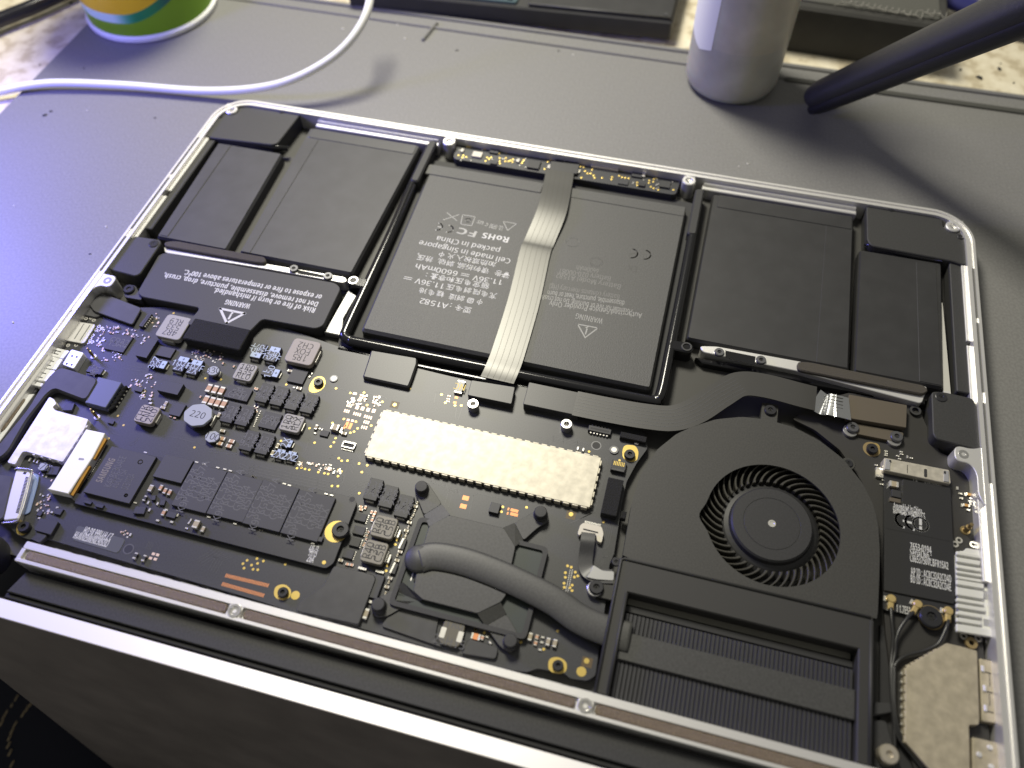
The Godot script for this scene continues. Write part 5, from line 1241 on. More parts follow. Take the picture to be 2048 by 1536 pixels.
	for p in [Vector2(195.83, 174.29), Vector2(195.21, 174.45), Vector2(195.84, 174.88), Vector2(195.22, 175.03), Vector2(195.85, 175.46), Vector2(195.23, 175.62), Vector2(195.86, 176.04), Vector2(195.25, 176.2), Vector2(195.88, 176.63), Vector2(195.26, 176.78), Vector2(195.89, 177.21), Vector2(195.27, 177.36), Vector2(195.9, 177.79), Vector2(195.28, 177.94), Vector2(195.91, 178.36), Vector2(195.3, 178.52), Vector2(195.92, 178.94), Vector2(195.31, 179.1), Vector2(195.93, 179.51), Vector2(195.32, 179.67), Vector2(195.94, 180.08), Vector2(195.33, 180.24), Vector2(195.96, 180.66), Vector2(195.35, 180.81), Vector2(195.97, 181.22), Vector2(195.36, 181.38), Vector2(195.98, 181.79), Vector2(195.37, 181.95)]:
		slab(b, "tin", disc(0.16, 6), 5.0, 5.06, 0, p)
	for p in [Vector2(2.33, 125.26), Vector2(4.15, 125.07), Vector2(5.83, 124.39), Vector2(7.4, 125.12), Vector2(10.62, 128.84), Vector2(10.71, 127.15), Vector2(12.3, 127.68), Vector2(10.73, 131.37), Vector2(10.77, 132.99), Vector2(10.95, 134.56), Vector2(12.17, 134.08), Vector2(0.84, 136.84), Vector2(2.48, 136.68), Vector2(4.59, 137.52), Vector2(7.4, 136.71)]:
		lathe(b, "tin", [Vector2(0.75, 5.0), Vector2(0.7, 5.12), Vector2(0.35, 5.12), Vector2(0.3, 5.02)], 14, p.x, p.y)
	stuff(put(board, "gold_test_points", done(b)))
	b = {}
	stroke(b, "trace", [Vector2(100.16, 135.08), Vector2(104.11, 130.8), Vector2(109.79, 131.51), Vector2(120.02, 130.24), Vector2(122.55, 131.06)], 0.16, 5.0, 0.025)
	stroke(b, "trace", [Vector2(103.89, 157.15), Vector2(103.28, 152.51), Vector2(103.49, 151.7), Vector2(106.94, 151.43)], 0.16, 5.0, 0.025)
	stroke(b, "trace", [Vector2(110.52, 155.47), Vector2(112.8, 155.78), Vector2(119.54, 155.83), Vector2(121.58, 157.64)], 0.14, 5.0, 0.025)
	stroke(b, "trace", [Vector2(110.54, 156.79), Vector2(112.82, 157.09), Vector2(119.54, 157.14), Vector2(121.57, 158.94)], 0.14, 5.0, 0.025)
	stroke(b, "trace", [Vector2(110.56, 158.1), Vector2(112.84, 158.4), Vector2(119.54, 158.44), Vector2(121.57, 160.23)], 0.14, 5.0, 0.025)
	stroke(b, "trace", [Vector2(85.25, 166.01), Vector2(88.86, 166.69), Vector2(89.89, 165.41), Vector2(111.78, 165.02), Vector2(117.1, 165.08), Vector2(119.15, 162.28), Vector2(119.02, 158.58)], 0.16, 5.0, 0.025)
	stroke(b, "trace", [Vector2(85.57, 167.04), Vector2(89.17, 167.72), Vector2(90.2, 166.45), Vector2(112.04, 166.04), Vector2(117.35, 166.1), Vector2(119.39, 163.32), Vector2(119.26, 159.63)], 0.16, 5.0, 0.025)
	stroke(b, "trace", [Vector2(85.9, 168.07), Vector2(89.48, 168.75), Vector2(90.51, 167.48), Vector2(112.3, 167.06), Vector2(117.59, 167.11), Vector2(119.63, 164.34), Vector2(119.5, 160.67)], 0.16, 5.0, 0.025)
	stroke(b, "trace", [Vector2(86.22, 169.1), Vector2(89.79, 169.77), Vector2(90.82, 168.5), Vector2(112.55, 168.07), Vector2(117.83, 168.12), Vector2(119.87, 165.36), Vector2(119.74, 161.71)], 0.16, 5.0, 0.025)
	stroke(b, "trace", [Vector2(121.93, 166.65), Vector2(124.37, 163.51), Vector2(127.33, 161.62)], 0.14, 5.0, 0.025)
	stroke(b, "trace", [Vector2(122.55, 167.38), Vector2(124.99, 164.25), Vector2(127.94, 162.37)], 0.14, 5.0, 0.025)
	stroke(b, "trace", [Vector2(123.17, 168.11), Vector2(125.61, 164.99), Vector2(128.56, 163.12)], 0.14, 5.0, 0.025)
	stroke(b, "trace", [Vector2(123.79, 168.84), Vector2(126.23, 165.72), Vector2(129.17, 163.86)], 0.14, 5.0, 0.025)
	stroke(b, "trace", [Vector2(119.27, 152.36), Vector2(122.77, 155.88), Vector2(126.88, 159.75)], 0.14, 5.0, 0.025)
	stroke(b, "trace", [Vector2(119.97, 152.37), Vector2(123.46, 155.9), Vector2(127.56, 159.76)], 0.14, 5.0, 0.025)
	stroke(b, "trace", [Vector2(120.66, 152.38), Vector2(124.14, 155.91), Vector2(128.24, 159.77)], 0.14, 5.0, 0.025)
	stroke(b, "trace", [Vector2(175.96, 132.69), Vector2(178.63, 132.93), Vector2(180.11, 131.49), Vector2(183.47, 131.4), Vector2(188.13, 131.42), Vector2(191.73, 131.4)], 0.14, 5.0, 0.025)
	stroke(b, "trace", [Vector2(176.1, 133.24), Vector2(178.76, 133.47), Vector2(180.24, 132.04), Vector2(183.59, 131.94), Vector2(188.25, 131.96), Vector2(191.84, 131.95)], 0.14, 5.0, 0.025)
	stroke(b, "trace", [Vector2(176.23, 133.79), Vector2(178.88, 134.01), Vector2(180.37, 132.59), Vector2(183.71, 132.49), Vector2(188.36, 132.51), Vector2(191.95, 132.49)], 0.14, 5.0, 0.025)
	stroke(b, "trace", [Vector2(176.36, 134.33), Vector2(179.01, 134.56), Vector2(180.49, 133.13), Vector2(183.84, 133.03), Vector2(188.48, 133.05), Vector2(192.06, 133.03)], 0.14, 5.0, 0.025)
	stroke(b, "trace", [Vector2(204.68, 156.74), Vector2(204.64, 164.01), Vector2(203.75, 165.51)], 0.14, 5.0, 0.025)
	stroke(b, "trace", [Vector2(204.1, 156.89), Vector2(204.06, 164.16), Vector2(203.18, 165.66)], 0.14, 5.0, 0.025)
	stroke(b, "trace", [Vector2(203.51, 157.04), Vector2(203.49, 164.3), Vector2(202.6, 165.8)], 0.14, 5.0, 0.025)
	stroke(b, "trace", [Vector2(202.93, 157.19), Vector2(202.91, 164.45), Vector2(202.03, 165.95)], 0.14, 5.0, 0.025)
	stroke(b, "trace", [Vector2(202.34, 157.34), Vector2(202.34, 164.6), Vector2(201.45, 166.1)], 0.14, 5.0, 0.025)
	stroke(b, "trace", [Vector2(206.72, 166.26), Vector2(204, 167.97), Vector2(204.06, 170.69), Vector2(202.48, 172.09)], 0.14, 5.0, 0.025)
	stroke(b, "trace", [Vector2(206.23, 166.87), Vector2(203.52, 168.57), Vector2(203.59, 171.29), Vector2(202, 172.68)], 0.14, 5.0, 0.025)
	stroke(b, "trace", [Vector2(144.98, 157.18), Vector2(146.48, 156.24), Vector2(151.27, 156.71), Vector2(152.86, 157.7), Vector2(155.62, 157.56), Vector2(157.27, 158.8)], 0.14, 5.0, 0.025)
	stroke(b, "trace", [Vector2(145.14, 157.68), Vector2(146.64, 156.74), Vector2(151.42, 157.21), Vector2(153.02, 158.2), Vector2(155.78, 158.05), Vector2(157.42, 159.3)], 0.14, 5.0, 0.025)
	stroke(b, "trace", [Vector2(145.31, 158.18), Vector2(146.8, 157.24), Vector2(151.58, 157.71), Vector2(153.17, 158.7), Vector2(155.93, 158.55), Vector2(157.57, 159.79)], 0.14, 5.0, 0.025)
	stroke(b, "trace", [Vector2(154.62, 164.14), Vector2(154.44, 158.69)], 0.14, 5.0, 0.025)
	stroke(b, "trace", [Vector2(153.27, 164.48), Vector2(153.08, 159.04)], 0.14, 5.0, 0.025)
	stroke(b, "trace", [Vector2(161.57, 165.59), Vector2(160.96, 158.42), Vector2(161.91, 157.34), Vector2(167.69, 157.25), Vector2(174.79, 157.63)], 0.14, 5.0, 0.025)
	stroke(b, "trace", [Vector2(198.75, 134.65), Vector2(199.23, 139.73), Vector2(198.68, 148.3), Vector2(198.47, 154.6), Vector2(192.72, 159.53)], 0.14, 5.0, 0.025)
	stroke(b, "trace", [Vector2(198.32, 134.94), Vector2(198.8, 140.02), Vector2(198.26, 148.58), Vector2(198.06, 154.88), Vector2(192.32, 159.81)], 0.14, 5.0, 0.025)
	stroke(b, "trace", [Vector2(197.89, 135.24), Vector2(198.38, 140.31), Vector2(197.84, 148.86), Vector2(197.65, 155.15), Vector2(191.91, 160.08)], 0.14, 5.0, 0.025)
	stroke(b, "trace", [Vector2(197.46, 135.53), Vector2(197.96, 140.6), Vector2(197.43, 149.14), Vector2(197.24, 155.43), Vector2(191.51, 160.35)], 0.14, 5.0, 0.025)
	stroke(b, "trace", [Vector2(46.8, 167.87), Vector2(48, 166.96), Vector2(48.44, 164.71)], 0.14, 5.0, 0.025)
	stroke(b, "trace", [Vector2(47.29, 168.71), Vector2(48.48, 167.8), Vector2(48.92, 165.57)], 0.14, 5.0, 0.025)
	stroke(b, "trace", [Vector2(55.55, 164.13), Vector2(56.46, 162.68), Vector2(61.41, 162.34), Vector2(72.26, 162.61)], 0.15, 5.0, 0.025)
	stroke(b, "trace", [Vector2(73.59, 164.67), Vector2(82.61, 163.27), Vector2(82.95, 161.7)], 0.15, 5.0, 0.025)
	stroke(b, "trace", [Vector2(73.16, 163.82), Vector2(82.2, 162.42), Vector2(82.54, 160.84)], 0.15, 5.0, 0.025)
	stroke(b, "trace", [Vector2(86.92, 198.84), Vector2(89.63, 195.61), Vector2(90.54, 193.84)], 0.14, 5.0, 0.025)
	stroke(b, "trace", [Vector2(87.79, 199.26), Vector2(90.51, 196.03), Vector2(91.42, 194.27)], 0.14, 5.0, 0.025)
	stroke(b, "trace", [Vector2(88.66, 199.68), Vector2(91.38, 196.46), Vector2(92.3, 194.7)], 0.14, 5.0, 0.025)
	stroke(b, "trace", [Vector2(89.53, 200.09), Vector2(92.25, 196.88), Vector2(93.17, 195.13)], 0.14, 5.0, 0.025)
	stroke(b, "trace", [Vector2(91.85, 200.97), Vector2(92.13, 196.99), Vector2(94.3, 195.17)], 0.14, 5.0, 0.025)
	stroke(b, "trace", [Vector2(92.71, 201.07), Vector2(93, 197.09), Vector2(95.17, 195.27)], 0.14, 5.0, 0.025)
	stroke(b, "trace", [Vector2(93.57, 201.16), Vector2(93.87, 197.19), Vector2(96.04, 195.38)], 0.14, 5.0, 0.025)
	stroke(b, "trace", [Vector2(94.43, 201.26), Vector2(94.74, 197.29), Vector2(96.9, 195.48)], 0.14, 5.0, 0.025)
	stroke(b, "trace", [Vector2(70.4, 199.52), Vector2(70.18, 197.25)], 0.14, 5.0, 0.025)
	stroke(b, "trace", [Vector2(70.92, 199.55), Vector2(70.71, 197.29)], 0.14, 5.0, 0.025)
	stroke(b, "trace", [Vector2(71.44, 199.58), Vector2(71.23, 197.32)], 0.14, 5.0, 0.025)
	stroke(b, "trace", [Vector2(71.96, 199.61), Vector2(71.75, 197.35)], 0.14, 5.0, 0.025)
	stroke(b, "trace", [Vector2(29.92, 141.39), Vector2(35.93, 141.25), Vector2(42.22, 141.7)], 0.16, 5.0, 0.025)
	stroke(b, "trace", [Vector2(29.77, 140.11), Vector2(35.79, 139.97), Vector2(42.1, 140.43)], 0.16, 5.0, 0.025)
	stroke(b, "trace", [Vector2(39.09, 162.76), Vector2(38.25, 156.33), Vector2(40.05, 153.3)], 0.16, 5.0, 0.025)
	stroke(b, "trace", [Vector2(36.91, 168.86), Vector2(38.91, 165.9), Vector2(41.9, 166.06)], 0.16, 5.0, 0.025)
	stroke(b, "trace", [Vector2(138.42, 128.66), Vector2(137.93, 124.58), Vector2(138.91, 124.17), Vector2(143.34, 124.19), Vector2(143.15, 119.98)], 0.14, 5.0, 0.025)
	stroke(b, "trace", [Vector2(146.43, 128.88), Vector2(147.18, 133.1), Vector2(148.27, 133.13), Vector2(148.06, 125.26)], 0.14, 5.0, 0.025)
	stuff(put(board, "copper_traces", done(b)))
	b = {}
	slab(b, "substrate", rounded(PackedVector2Array([Vector2(148.4, 171.0), Vector2(186.6, 171.0), Vector2(186.6, 196.8), Vector2(148.4, 196.8)]), 0.6, 3), 0.0, 1.2, 0.1, Vector2(0, 0))
	var cpu := put(board, "processor", done(b), 0, 5.0, 0)
	put(cpu, "die", plate(rect(14.0, 9.6), 0, 0.55, "die", 0.05), 169.2, 6.2, 184.8)
	put(cpu, "die", plate(rect(7.0, 7.0), 0, 0.5, "die", 0.05), 155.6, 6.2, 186.0)
	b = {}
	band(b, "rubber", rounded(rect(40.4, 28.0, 167.5, 183.9), 1.8, 4), rounded(rect(37.6, 25.2, 167.5, 183.9), 1.0, 4), 5.0, 6.9)
	put(cpu, "rubber_frame", done(b))
	for s in [151.0, 153.8]:
		put(cpu, "glint_strip", plate(rect(0.35, 11), 0, 0.04, "tin"), s, 6.2, 184, 2)
	var sink := put(laptop, "heat_spreader", plate(rounded(PackedVector2Array([Vector2(151.37, 172.54), Vector2(156.12, 167.62), Vector2(173.33, 167.58), Vector2(178.15, 172.4), Vector2(178.41, 177.43), Vector2(179.23, 187.22), Vector2(178.38, 189.53), Vector2(172.85, 194.35), Vector2(156.6, 194.41), Vector2(153.18, 192.73), Vector2(151.87, 183.46)]), 0.6, 2), 6.8, 7.7, "sink", 0.15))
	put(sink, "spring_arm", sloped(PackedVector2Array([Vector2(151.37, 172.62), Vector2(156.37, 167.4), Vector2(145.85, 157.88), Vector2(143.19, 162.18)]), 7.6, 6.2, "sink"))
	b = {}
	lathe(b, "rubber", [Vector2(2.3, 5.4), Vector2(2.25, 6.5), Vector2(2.0, 6.7), Vector2(1.95, 8.3), Vector2(1.7, 8.6), Vector2(0, 8.65)], 24)
	put(sink, "spring_post", done(b), 145.12, 0, 160.85)
	put(sink, "spring_arm", sloped(PackedVector2Array([Vector2(173.03, 167.46), Vector2(178.05, 172.32), Vector2(182.89, 164.48), Vector2(185.61, 161.69), Vector2(185.02, 159.19), Vector2(180.7, 159.5)]), 7.6, 6.4, "sink"))
	b = {}
	lathe(b, "rubber", [Vector2(2.3, 5.6), Vector2(2.25, 6.7), Vector2(2.0, 6.9), Vector2(1.95, 8.5), Vector2(1.7, 8.8), Vector2(0, 8.85)], 24)
	put(sink, "spring_post", done(b), 182.77, 0, 160.12)
	put(sink, "spring_arm", sloped(PackedVector2Array([Vector2(156.53, 194.34), Vector2(149.48, 190.95), Vector2(142.91, 197.79), Vector2(142.92, 200.36), Vector2(145.2, 202.08), Vector2(148.13, 201.09), Vector2(153.46, 195.54)]), 7.6, 6.2, "sink"))
	b = {}
	lathe(b, "rubber", [Vector2(2.3, 5.4), Vector2(2.25, 6.5), Vector2(2.0, 6.7), Vector2(1.95, 8.3), Vector2(1.7, 8.6), Vector2(0, 8.65)], 24)
	put(sink, "spring_post", done(b), 145, 0, 199.02)
	put(sink, "spring_arm", sloped(PackedVector2Array([Vector2(172.76, 194.34), Vector2(177.98, 189.3), Vector2(185.41, 196.87), Vector2(186.27, 199.3), Vector2(184.57, 202.15), Vector2(181.21, 201.27)]), 7.6, 6.4, "sink"))
	b = {}
	lathe(b, "rubber", [Vector2(2.3, 5.6), Vector2(2.25, 6.7), Vector2(2.0, 6.9), Vector2(1.95, 8.5), Vector2(1.7, 8.8), Vector2(0, 8.85)], 24)
	put(sink, "spring_post", done(b), 183.81, 0, 199.55)
	b = {}
	rod(b, "sink", smooth_path([Vector3(152.13, 8, 183.2), Vector3(156.1, 8, 181.23), Vector3(164.35, 8, 180.69), Vector3(173.68, 8, 181.58), Vector3(183.84, 8, 183.42), Vector3(193.15, 8, 185.68), Vector3(201.02, 8, 188.78), Vector3(209.06, 8, 190.15), Vector3(215.37, 8, 190.36)], 5), 4.3, 18, 0.2)
	lathe(b, "sink", [Vector2(4.3, 7.4), Vector2(4.3, 8.0), Vector2(3.6, 8.6), Vector2(0, 8.85)], 28, 151.8, 183.13, true)
	put(sink, "heat_pipe", done(b))
	put(board, "card_socket", plate(PackedVector2Array([Vector2(32.35, 168.14), Vector2(39.12, 167.95), Vector2(39.42, 169.39), Vector2(40.11, 177.06), Vector2(39.71, 189.84), Vector2(39.7, 190.26), Vector2(32.37, 190.47), Vector2(32.86, 189.51)]), 5.0, 8.2, "white_plastic", 0.2))
	var socket_cap := put(board, "card_socket", plate(PackedVector2Array([Vector2(36.96, 169.28), Vector2(39.27, 169.3), Vector2(39.47, 177.11), Vector2(37.25, 176.95)]), 7.5, 8.0, "grey_plastic", 0.1))
	put(board, "card_socket", plate(PackedVector2Array([Vector2(37.64, 179.61), Vector2(39.76, 179.65), Vector2(40.03, 189.66), Vector2(37.83, 189.67)]), 7.5, 8.0, "grey_plastic", 0.1))
	put(board, "socket_key", plate(rounded(PackedVector2Array([Vector2(35.97, 178.12), Vector2(37.83, 177.94), Vector2(38.09, 178.59), Vector2(36.19, 178.93)]), 0.8, 3), 8.2, 8.23, "grey_plastic"))
	put(board, "gold_contacts", plate(PackedVector2Array([Vector2(38.89, 169.19), Vector2(40.33, 169.43), Vector2(40.67, 177.05), Vector2(39.38, 177.23)]), 6.4, 7.4, "gold_dark"))
	put(board, "gold_contacts", plate(PackedVector2Array([Vector2(39.35, 179.71), Vector2(40.72, 179.65), Vector2(41.02, 190.21), Vector2(39.57, 189.88)]), 6.4, 7.4, "gold_dark"))
	var ssd := put(laptop, "storage_card", plate(rounded(PackedVector2Array([Vector2(44.3, 171.5), Vector2(95, 169.6), Vector2(125.4, 168.9), Vector2(127.2, 170.2), Vector2(127.6, 190.4), Vector2(126, 192.4), Vector2(100, 192.4), Vector2(42, 192.2)]), 0.9, 3), 5.9, 6.7, "pcb_black", 0.08))
	put(ssd, "memory_chip", chip(16, 16.8, 1.3, "chip_ssd"), 51.8, 6.7, 180.06)
	b = {}
	print_line(b, "laser_gold", "SAMSUNG", 46.61, 184.23, 46.49, 175.69, 1.5, 8.03, true)
	print_line(b, "laser", "K4E8E304EE", 50.1, 185.02, 49.45, 174.06, 0.8, 8.03)
	print_line(b, "laser", "EGCE 15A", 52.01, 184.54, 52.42, 178.22, 0.8, 8.03)
	print_line(b, "laser", "DCB10034", 55.76, 184.41, 55.45, 179.16, 0.8, 8.03)
	loop_(b, "laser_gold", 0.7, 0.25, 55.71, 8.02, 174.56)
	loop_(b, "laser", 0.4, 0.4, 57.38, 8.02, 186.2)
	put(ssd, "printed_text", done(b))
	put(ssd, "memory_chip", chip(9.9, 8.2, 1.1, "chip_ssd"), 66.92, 6.7, 174)
	put(ssd, "memory_chip", chip(11.6, 14.8, 1.1, "chip_ssd", "SEC 528/K9PKGY8S7A/CCK0/GMB4/R5LX", 90), 78.25, 6.7, 178.13)
	put(ssd, "memory_chip", chip(12.1, 14.6, 1.1, "chip_ssd", "SEC 528/K9PKGY8S7A/CCK0/GMB4/R5LX", 90), 90.34, 6.7, 178.14)
	put(ssd, "memory_chip", chip(12.1, 15, 1.1, "chip_ssd", "SEC 528/K9PKGY8S7A/CCK0/GMB4/R5LX", 90), 102.42, 6.7, 178.11)
	put(ssd, "memory_chip", chip(11.9, 14.7, 1.1, "chip_ssd", "SEC 528/K9PKGY8S7A/CCK0/GMB4/R5LX", 90), 114.75, 6.7, 178.31)
	for p in [Vector3(63.38, 181.94, 0)]:
		put(ssd, "ceramic_capacitor", cap(2.2, 1.3, 1.1, "tan_grey"), p.x, 6.7, p.y, p.z)
	for p in [Vector3(66.27, 180.96, 0), Vector3(68.06, 181.61, 0), Vector3(69.72, 181.74, 0), Vector3(71.3, 188.41, 0)]:
		put(ssd, "ceramic_capacitor", cap(1.9, 1, 0.9, "tan"), p.x, 6.7, p.y, p.z)
	for p in [Vector3(63.17, 185.43, 0)]:
		put(ssd, "ceramic_capacitor", cap(1.8, 0.9, 0.8, "soot"), p.x, 6.7, p.y, p.z)
	for p in [Vector3(64.81, 186.42, 0), Vector3(67.8, 186.01, 0), Vector3(66.4, 188.53, 0), Vector3(75.63, 187.91, 0), Vector3(70.6, 191.06, 90), Vector3(75.02, 190.46, 90), Vector3(71.42, 187.25, 90)]:
		put(ssd, "ceramic_capacitor", cap(1.1, 0.6, 0.5, "tin"), p.x, 6.7, p.y, p.z)
	for p in [Vector3(82.99, 189.5, 0)]:
		put(ssd, "ceramic_capacitor", cap(2.6, 1.7, 1.4, "tan_grey"), p.x, 6.7, p.y, p.z)
	for p in [Vector3(85.56, 190.31, 0)]:
		put(ssd, "ceramic_capacitor", cap(1.7, 1, 0.9, "tan_grey"), p.x, 6.7, p.y, p.z)
	for p in [Vector3(80.18, 189.36, 0), Vector3(80.34, 191.16, 90), Vector3(80.33, 188.39, 0)]:
		put(ssd, "ceramic_capacitor", cap(0.9, 0.5, 0.4, "tin"), p.x, 6.7, p.y, p.z)
	put(ssd, "diode", chip(3.4, 2.4, 0.9, "slate"), 63.81, 6.7, 189.48, 10.77)
	put(ssd, "diode", chip(3.1, 1.9, 0.7, "slate"), 73.87, 6.7, 188.36)
	put(ssd, "diode", chip(1.2, 1.6, 0.8, "slate"), 65.82, 6.7, 184.61, 19.67)
	put(ssd, "diode", chip(1.6, 1.7, 0.8, "slate"), 69.29, 6.7, 185.43, 9.24)
	put(ssd, "diode", chip(2.5, 0.9, 0.7, "slate"), 46.66, 6.7, 191.03)
	put(ssd, "diode", chip(2.6, 1.1, 0.7, "slate"), 50.84, 6.7, 191.18)
	put(ssd, "diode", chip(1.4, 1.5, 1, "slate"), 121.27, 6.7, 184.59)
	b = {}
	brick(b, "tin", 1.1, 0.4, 6.7, 7.0, 72.61, 169.76)
	brick(b, "tin", 1.1, 0.4, 6.7, 7.0, 75.25, 169.82)
	brick(b, "tin", 1.1, 0.4, 6.7, 7.0, 80.06, 169.89)
	brick(b, "tin", 1.1, 0.4, 6.7, 7.0, 82.49, 169.85)
	brick(b, "tin", 1.1, 0.4, 6.7, 7.0, 84.43, 169.93)
	brick(b, "tin", 1.1, 0.4, 6.7, 7.0, 92.37, 169.9)
	brick(b, "tin", 1.1, 0.4, 6.7, 7.0, 92.4, 169.92)
	brick(b, "tin", 1.1, 0.4, 6.7, 7.0, 102.93, 169.92)
	brick(b, "tin", 1.1, 0.4, 6.7, 7.0, 104.69, 170.03)
	brick(b, "tin", 1.1, 0.4, 6.7, 7.0, 116.97, 169.95)
	brick(b, "tin", 1.1, 0.4, 6.7, 7.0, 118.8, 169.98)
	brick(b, "tin", 1.1, 0.4, 6.7, 7.0, 85.16, 186.09)
	brick(b, "tin", 1.1, 0.4, 6.7, 7.0, 93.93, 186.13)
	brick(b, "tin", 1.1, 0.4, 6.7, 7.0, 102.52, 186.13)
	brick(b, "tin", 1.1, 0.4, 6.7, 7.0, 102.51, 186.11)
	brick(b, "tin", 1.1, 0.4, 6.7, 7.0, 119.34, 186.11)
	brick(b, "tin", 1.1, 0.4, 6.7, 7.0, 60.83, 187.4)
	brick(b, "tin", 1.1, 0.4, 6.7, 7.0, 54.87, 170.61)
	print_line(b, "whiteprint", "4 8E  33", 118.89, 187.7, 121.56, 187.52, 1.1, 6.71, true)
	print_line(b, "whiteprint", "S5115", 119.37, 188.84, 121.75, 188.86, 0.8, 6.71, true)
	print_line(b, "whiteprint", "26A", 119.53, 190.68, 121.63, 190.65, 0.8, 6.71, true)
	stuff(put(ssd, "solder_pads", done(b)))
	put(ssd, "gold_pad", plate(disc(3.5, 26), 0, 0.04, "gold"), 124.63, 6.7, 180.78)
	put(ssd, "screw", screw(2.7, 1.5, "screw"), 126.01, 6.7, 180.25)
	put(ssd, "hole", ring(0.9, 1.2, 0.03, "pcb_black"), 125.4, 6.7, 169.66)
	put(ssd, "hole", plate(disc(0.9, 16), 0, 0.02, "ink"), 125.4, 6.7, 169.66)
	put(ssd, "hole", ring(0.95, 1.25, 0.03, "pcb_black"), 41.82, 6.7, 190.12)
	put(ssd, "hole", plate(disc(0.95, 16), 0, 0.02, "ink"), 41.82, 6.7, 190.12)
	put(ssd, "gold_dot", plate(disc(0.6, 16), 0, 0.04, "gold"), 124.78, 6.7, 190.78)
	var tongue := put(board, "contact_plate", plate(rounded(PackedVector2Array([Vector2(-0.01, 127.62), Vector2(9.67, 126.95), Vector2(10.21, 135.83), Vector2(0.45, 136.12)]), 1.2, 4), 5.0, 5.7, "tin_plate", 0.12))
	put(tongue, "contact_slot", plate(rect(0.32, 6.75), 0, 0.015, "screw_grey"), 3.01, 5.7, 131.37, 0.85)
	put(tongue, "contact_slot", plate(rect(0.32, 7.03), 0, 0.015, "screw_grey"), 5.55, 5.7, 131.28, 3.73)
	put(tongue, "contact_slot", plate(rect(0.32, 7.12), 0, 0.015, "screw_grey"), 7.95, 5.7, 131.38, 2.18)
	put(tongue, "trim", plate(rounded(PackedVector2Array([Vector2(-1.71, 126.89), Vector2(9.79, 126.25), Vector2(10.86, 136.53), Vector2(-1.32, 136.53)]), 1.4, 4), 4.9, 5.2, "ink", 0.05))
	var usb := put(board, "port_shell", plate(rounded(PackedVector2Array([Vector2(8.9, 140.11), Vector2(14.04, 140.39), Vector2(14.39, 147.36), Vector2(9.53, 146.7)]), 0.5, 2), 4.4, 7.6, "port_white", 0.15))
	put(usb, "port_hole", plate(disc(0.42, 12), 0, 0.02, "ink"), 10.87, 7.6, 142.65)
	put(usb, "port_hole", plate(disc(0.42, 12), 0, 0.02, "ink"), 12.66, 7.6, 142.65)
	put(usb, "port_hole", plate(disc(0.42, 12), 0, 0.02, "ink"), 10.92, 7.6, 146.08)
	put(usb, "port_hole", plate(disc(0.42, 12), 0, 0.02, "ink"), 12.8, 7.6, 146.05)
	var port0 := put(board, "port_shell", plate(rounded(PackedVector2Array([Vector2(2.62, 140.72), Vector2(8.51, 140.75), Vector2(8.16, 144.49), Vector2(2.66, 144.14)]), 0.4, 2), 4.0, 7.4, "port_white", 0.15))
	put(port0, "port_slot", plate(rect(2.4, 0.35), 0, 0.02, "ink"), 4.7, 7.4, 141.93)
	put(port0, "port_slot", plate(rect(1.8, 0.35), 0, 0.02, "ink"), 4.71, 7.4, 143.13)
	put(port0, "port_slot", plate(rect(0.35, 1.6), 0, 0.02, "ink"), 3.82, 7.4, 142.43)
	var port1 := put(board, "port_shell", plate(rounded(PackedVector2Array([Vector2(2.62, 144.32), Vector2(8.26, 144.64), Vector2(8.42, 149.22), Vector2(3.09, 149.54)]), 0.4, 2), 4.0, 7.4, "port_white", 0.15))
	put(port1, "port_slot", plate(rect(2.4, 0.35), 0, 0.02, "ink"), 4.76, 7.4, 146.26)
	put(port1, "port_slot", plate(rect(1.8, 0.35), 0, 0.02, "ink"), 4.92, 7.4, 148.09)
	put(port1, "port_slot", plate(rect(0.35, 1.6), 0, 0.02, "ink"), 3.98, 7.4, 146.99)
	var port2 := put(board, "port_shell", plate(rounded(PackedVector2Array([Vector2(2.92, 149.75), Vector2(8.48, 149.54), Vector2(8.6, 154.21), Vector2(3.25, 154.89)]), 0.4, 2), 4.0, 7.4, "port_white", 0.15))
	put(port2, "port_slot", plate(rect(2.4, 0.35), 0, 0.02, "ink"), 4.98, 7.4, 151.48)
	put(port2, "port_slot", plate(rect(1.8, 0.35), 0, 0.02, "ink"), 5.1, 7.4, 153.28)
	put(port2, "port_slot", plate(rect(0.35, 1.6), 0, 0.02, "ink"), 4.2, 7.4, 152.28)
	var port3 := put(board, "port_shell", plate(rounded(PackedVector2Array([Vector2(2.13, 155.14), Vector2(7.69, 155.23), Vector2(7.49, 156.77), Vector2(1.68, 156.75)]), 0.4, 2), 4.0, 7.4, "port_white", 0.15))
	put(port3, "port_slot", plate(rect(2.4, 0.35), 0, 0.02, "ink"), 3.92, 7.4, 155.74)
	put(port3, "port_slot", plate(rect(1.8, 0.35), 0, 0.02, "ink"), 3.76, 7.4, 156.3)
	put(port3, "port_slot", plate(rect(0.35, 1.6), 0, 0.02, "ink"), 3.02, 7.4, 155.96)
	put(laptop, "cable_tape", plate(rounded(PackedVector2Array([Vector2(1.42, 118.76), Vector2(1.6, 116.4), Vector2(4.64, 113.89), Vector2(11.99, 114.78), Vector2(22.68, 116.63), Vector2(23.35, 124.45), Vector2(15.83, 123.48), Vector2(10.98, 122.82), Vector2(6.47, 122.26)]), 1, 3), 6, 6.6, "tape", 0.2))
	put(laptop, "cable_tape", plate(rounded(PackedVector2Array([Vector2(1.3, 121.35), Vector2(0.58, 118.08), Vector2(6.04, 121.69), Vector2(9.35, 122.37), Vector2(8.19, 124.16), Vector2(1.81, 124.25)]), 1, 3), 5, 5.8, "tape", 0.2))
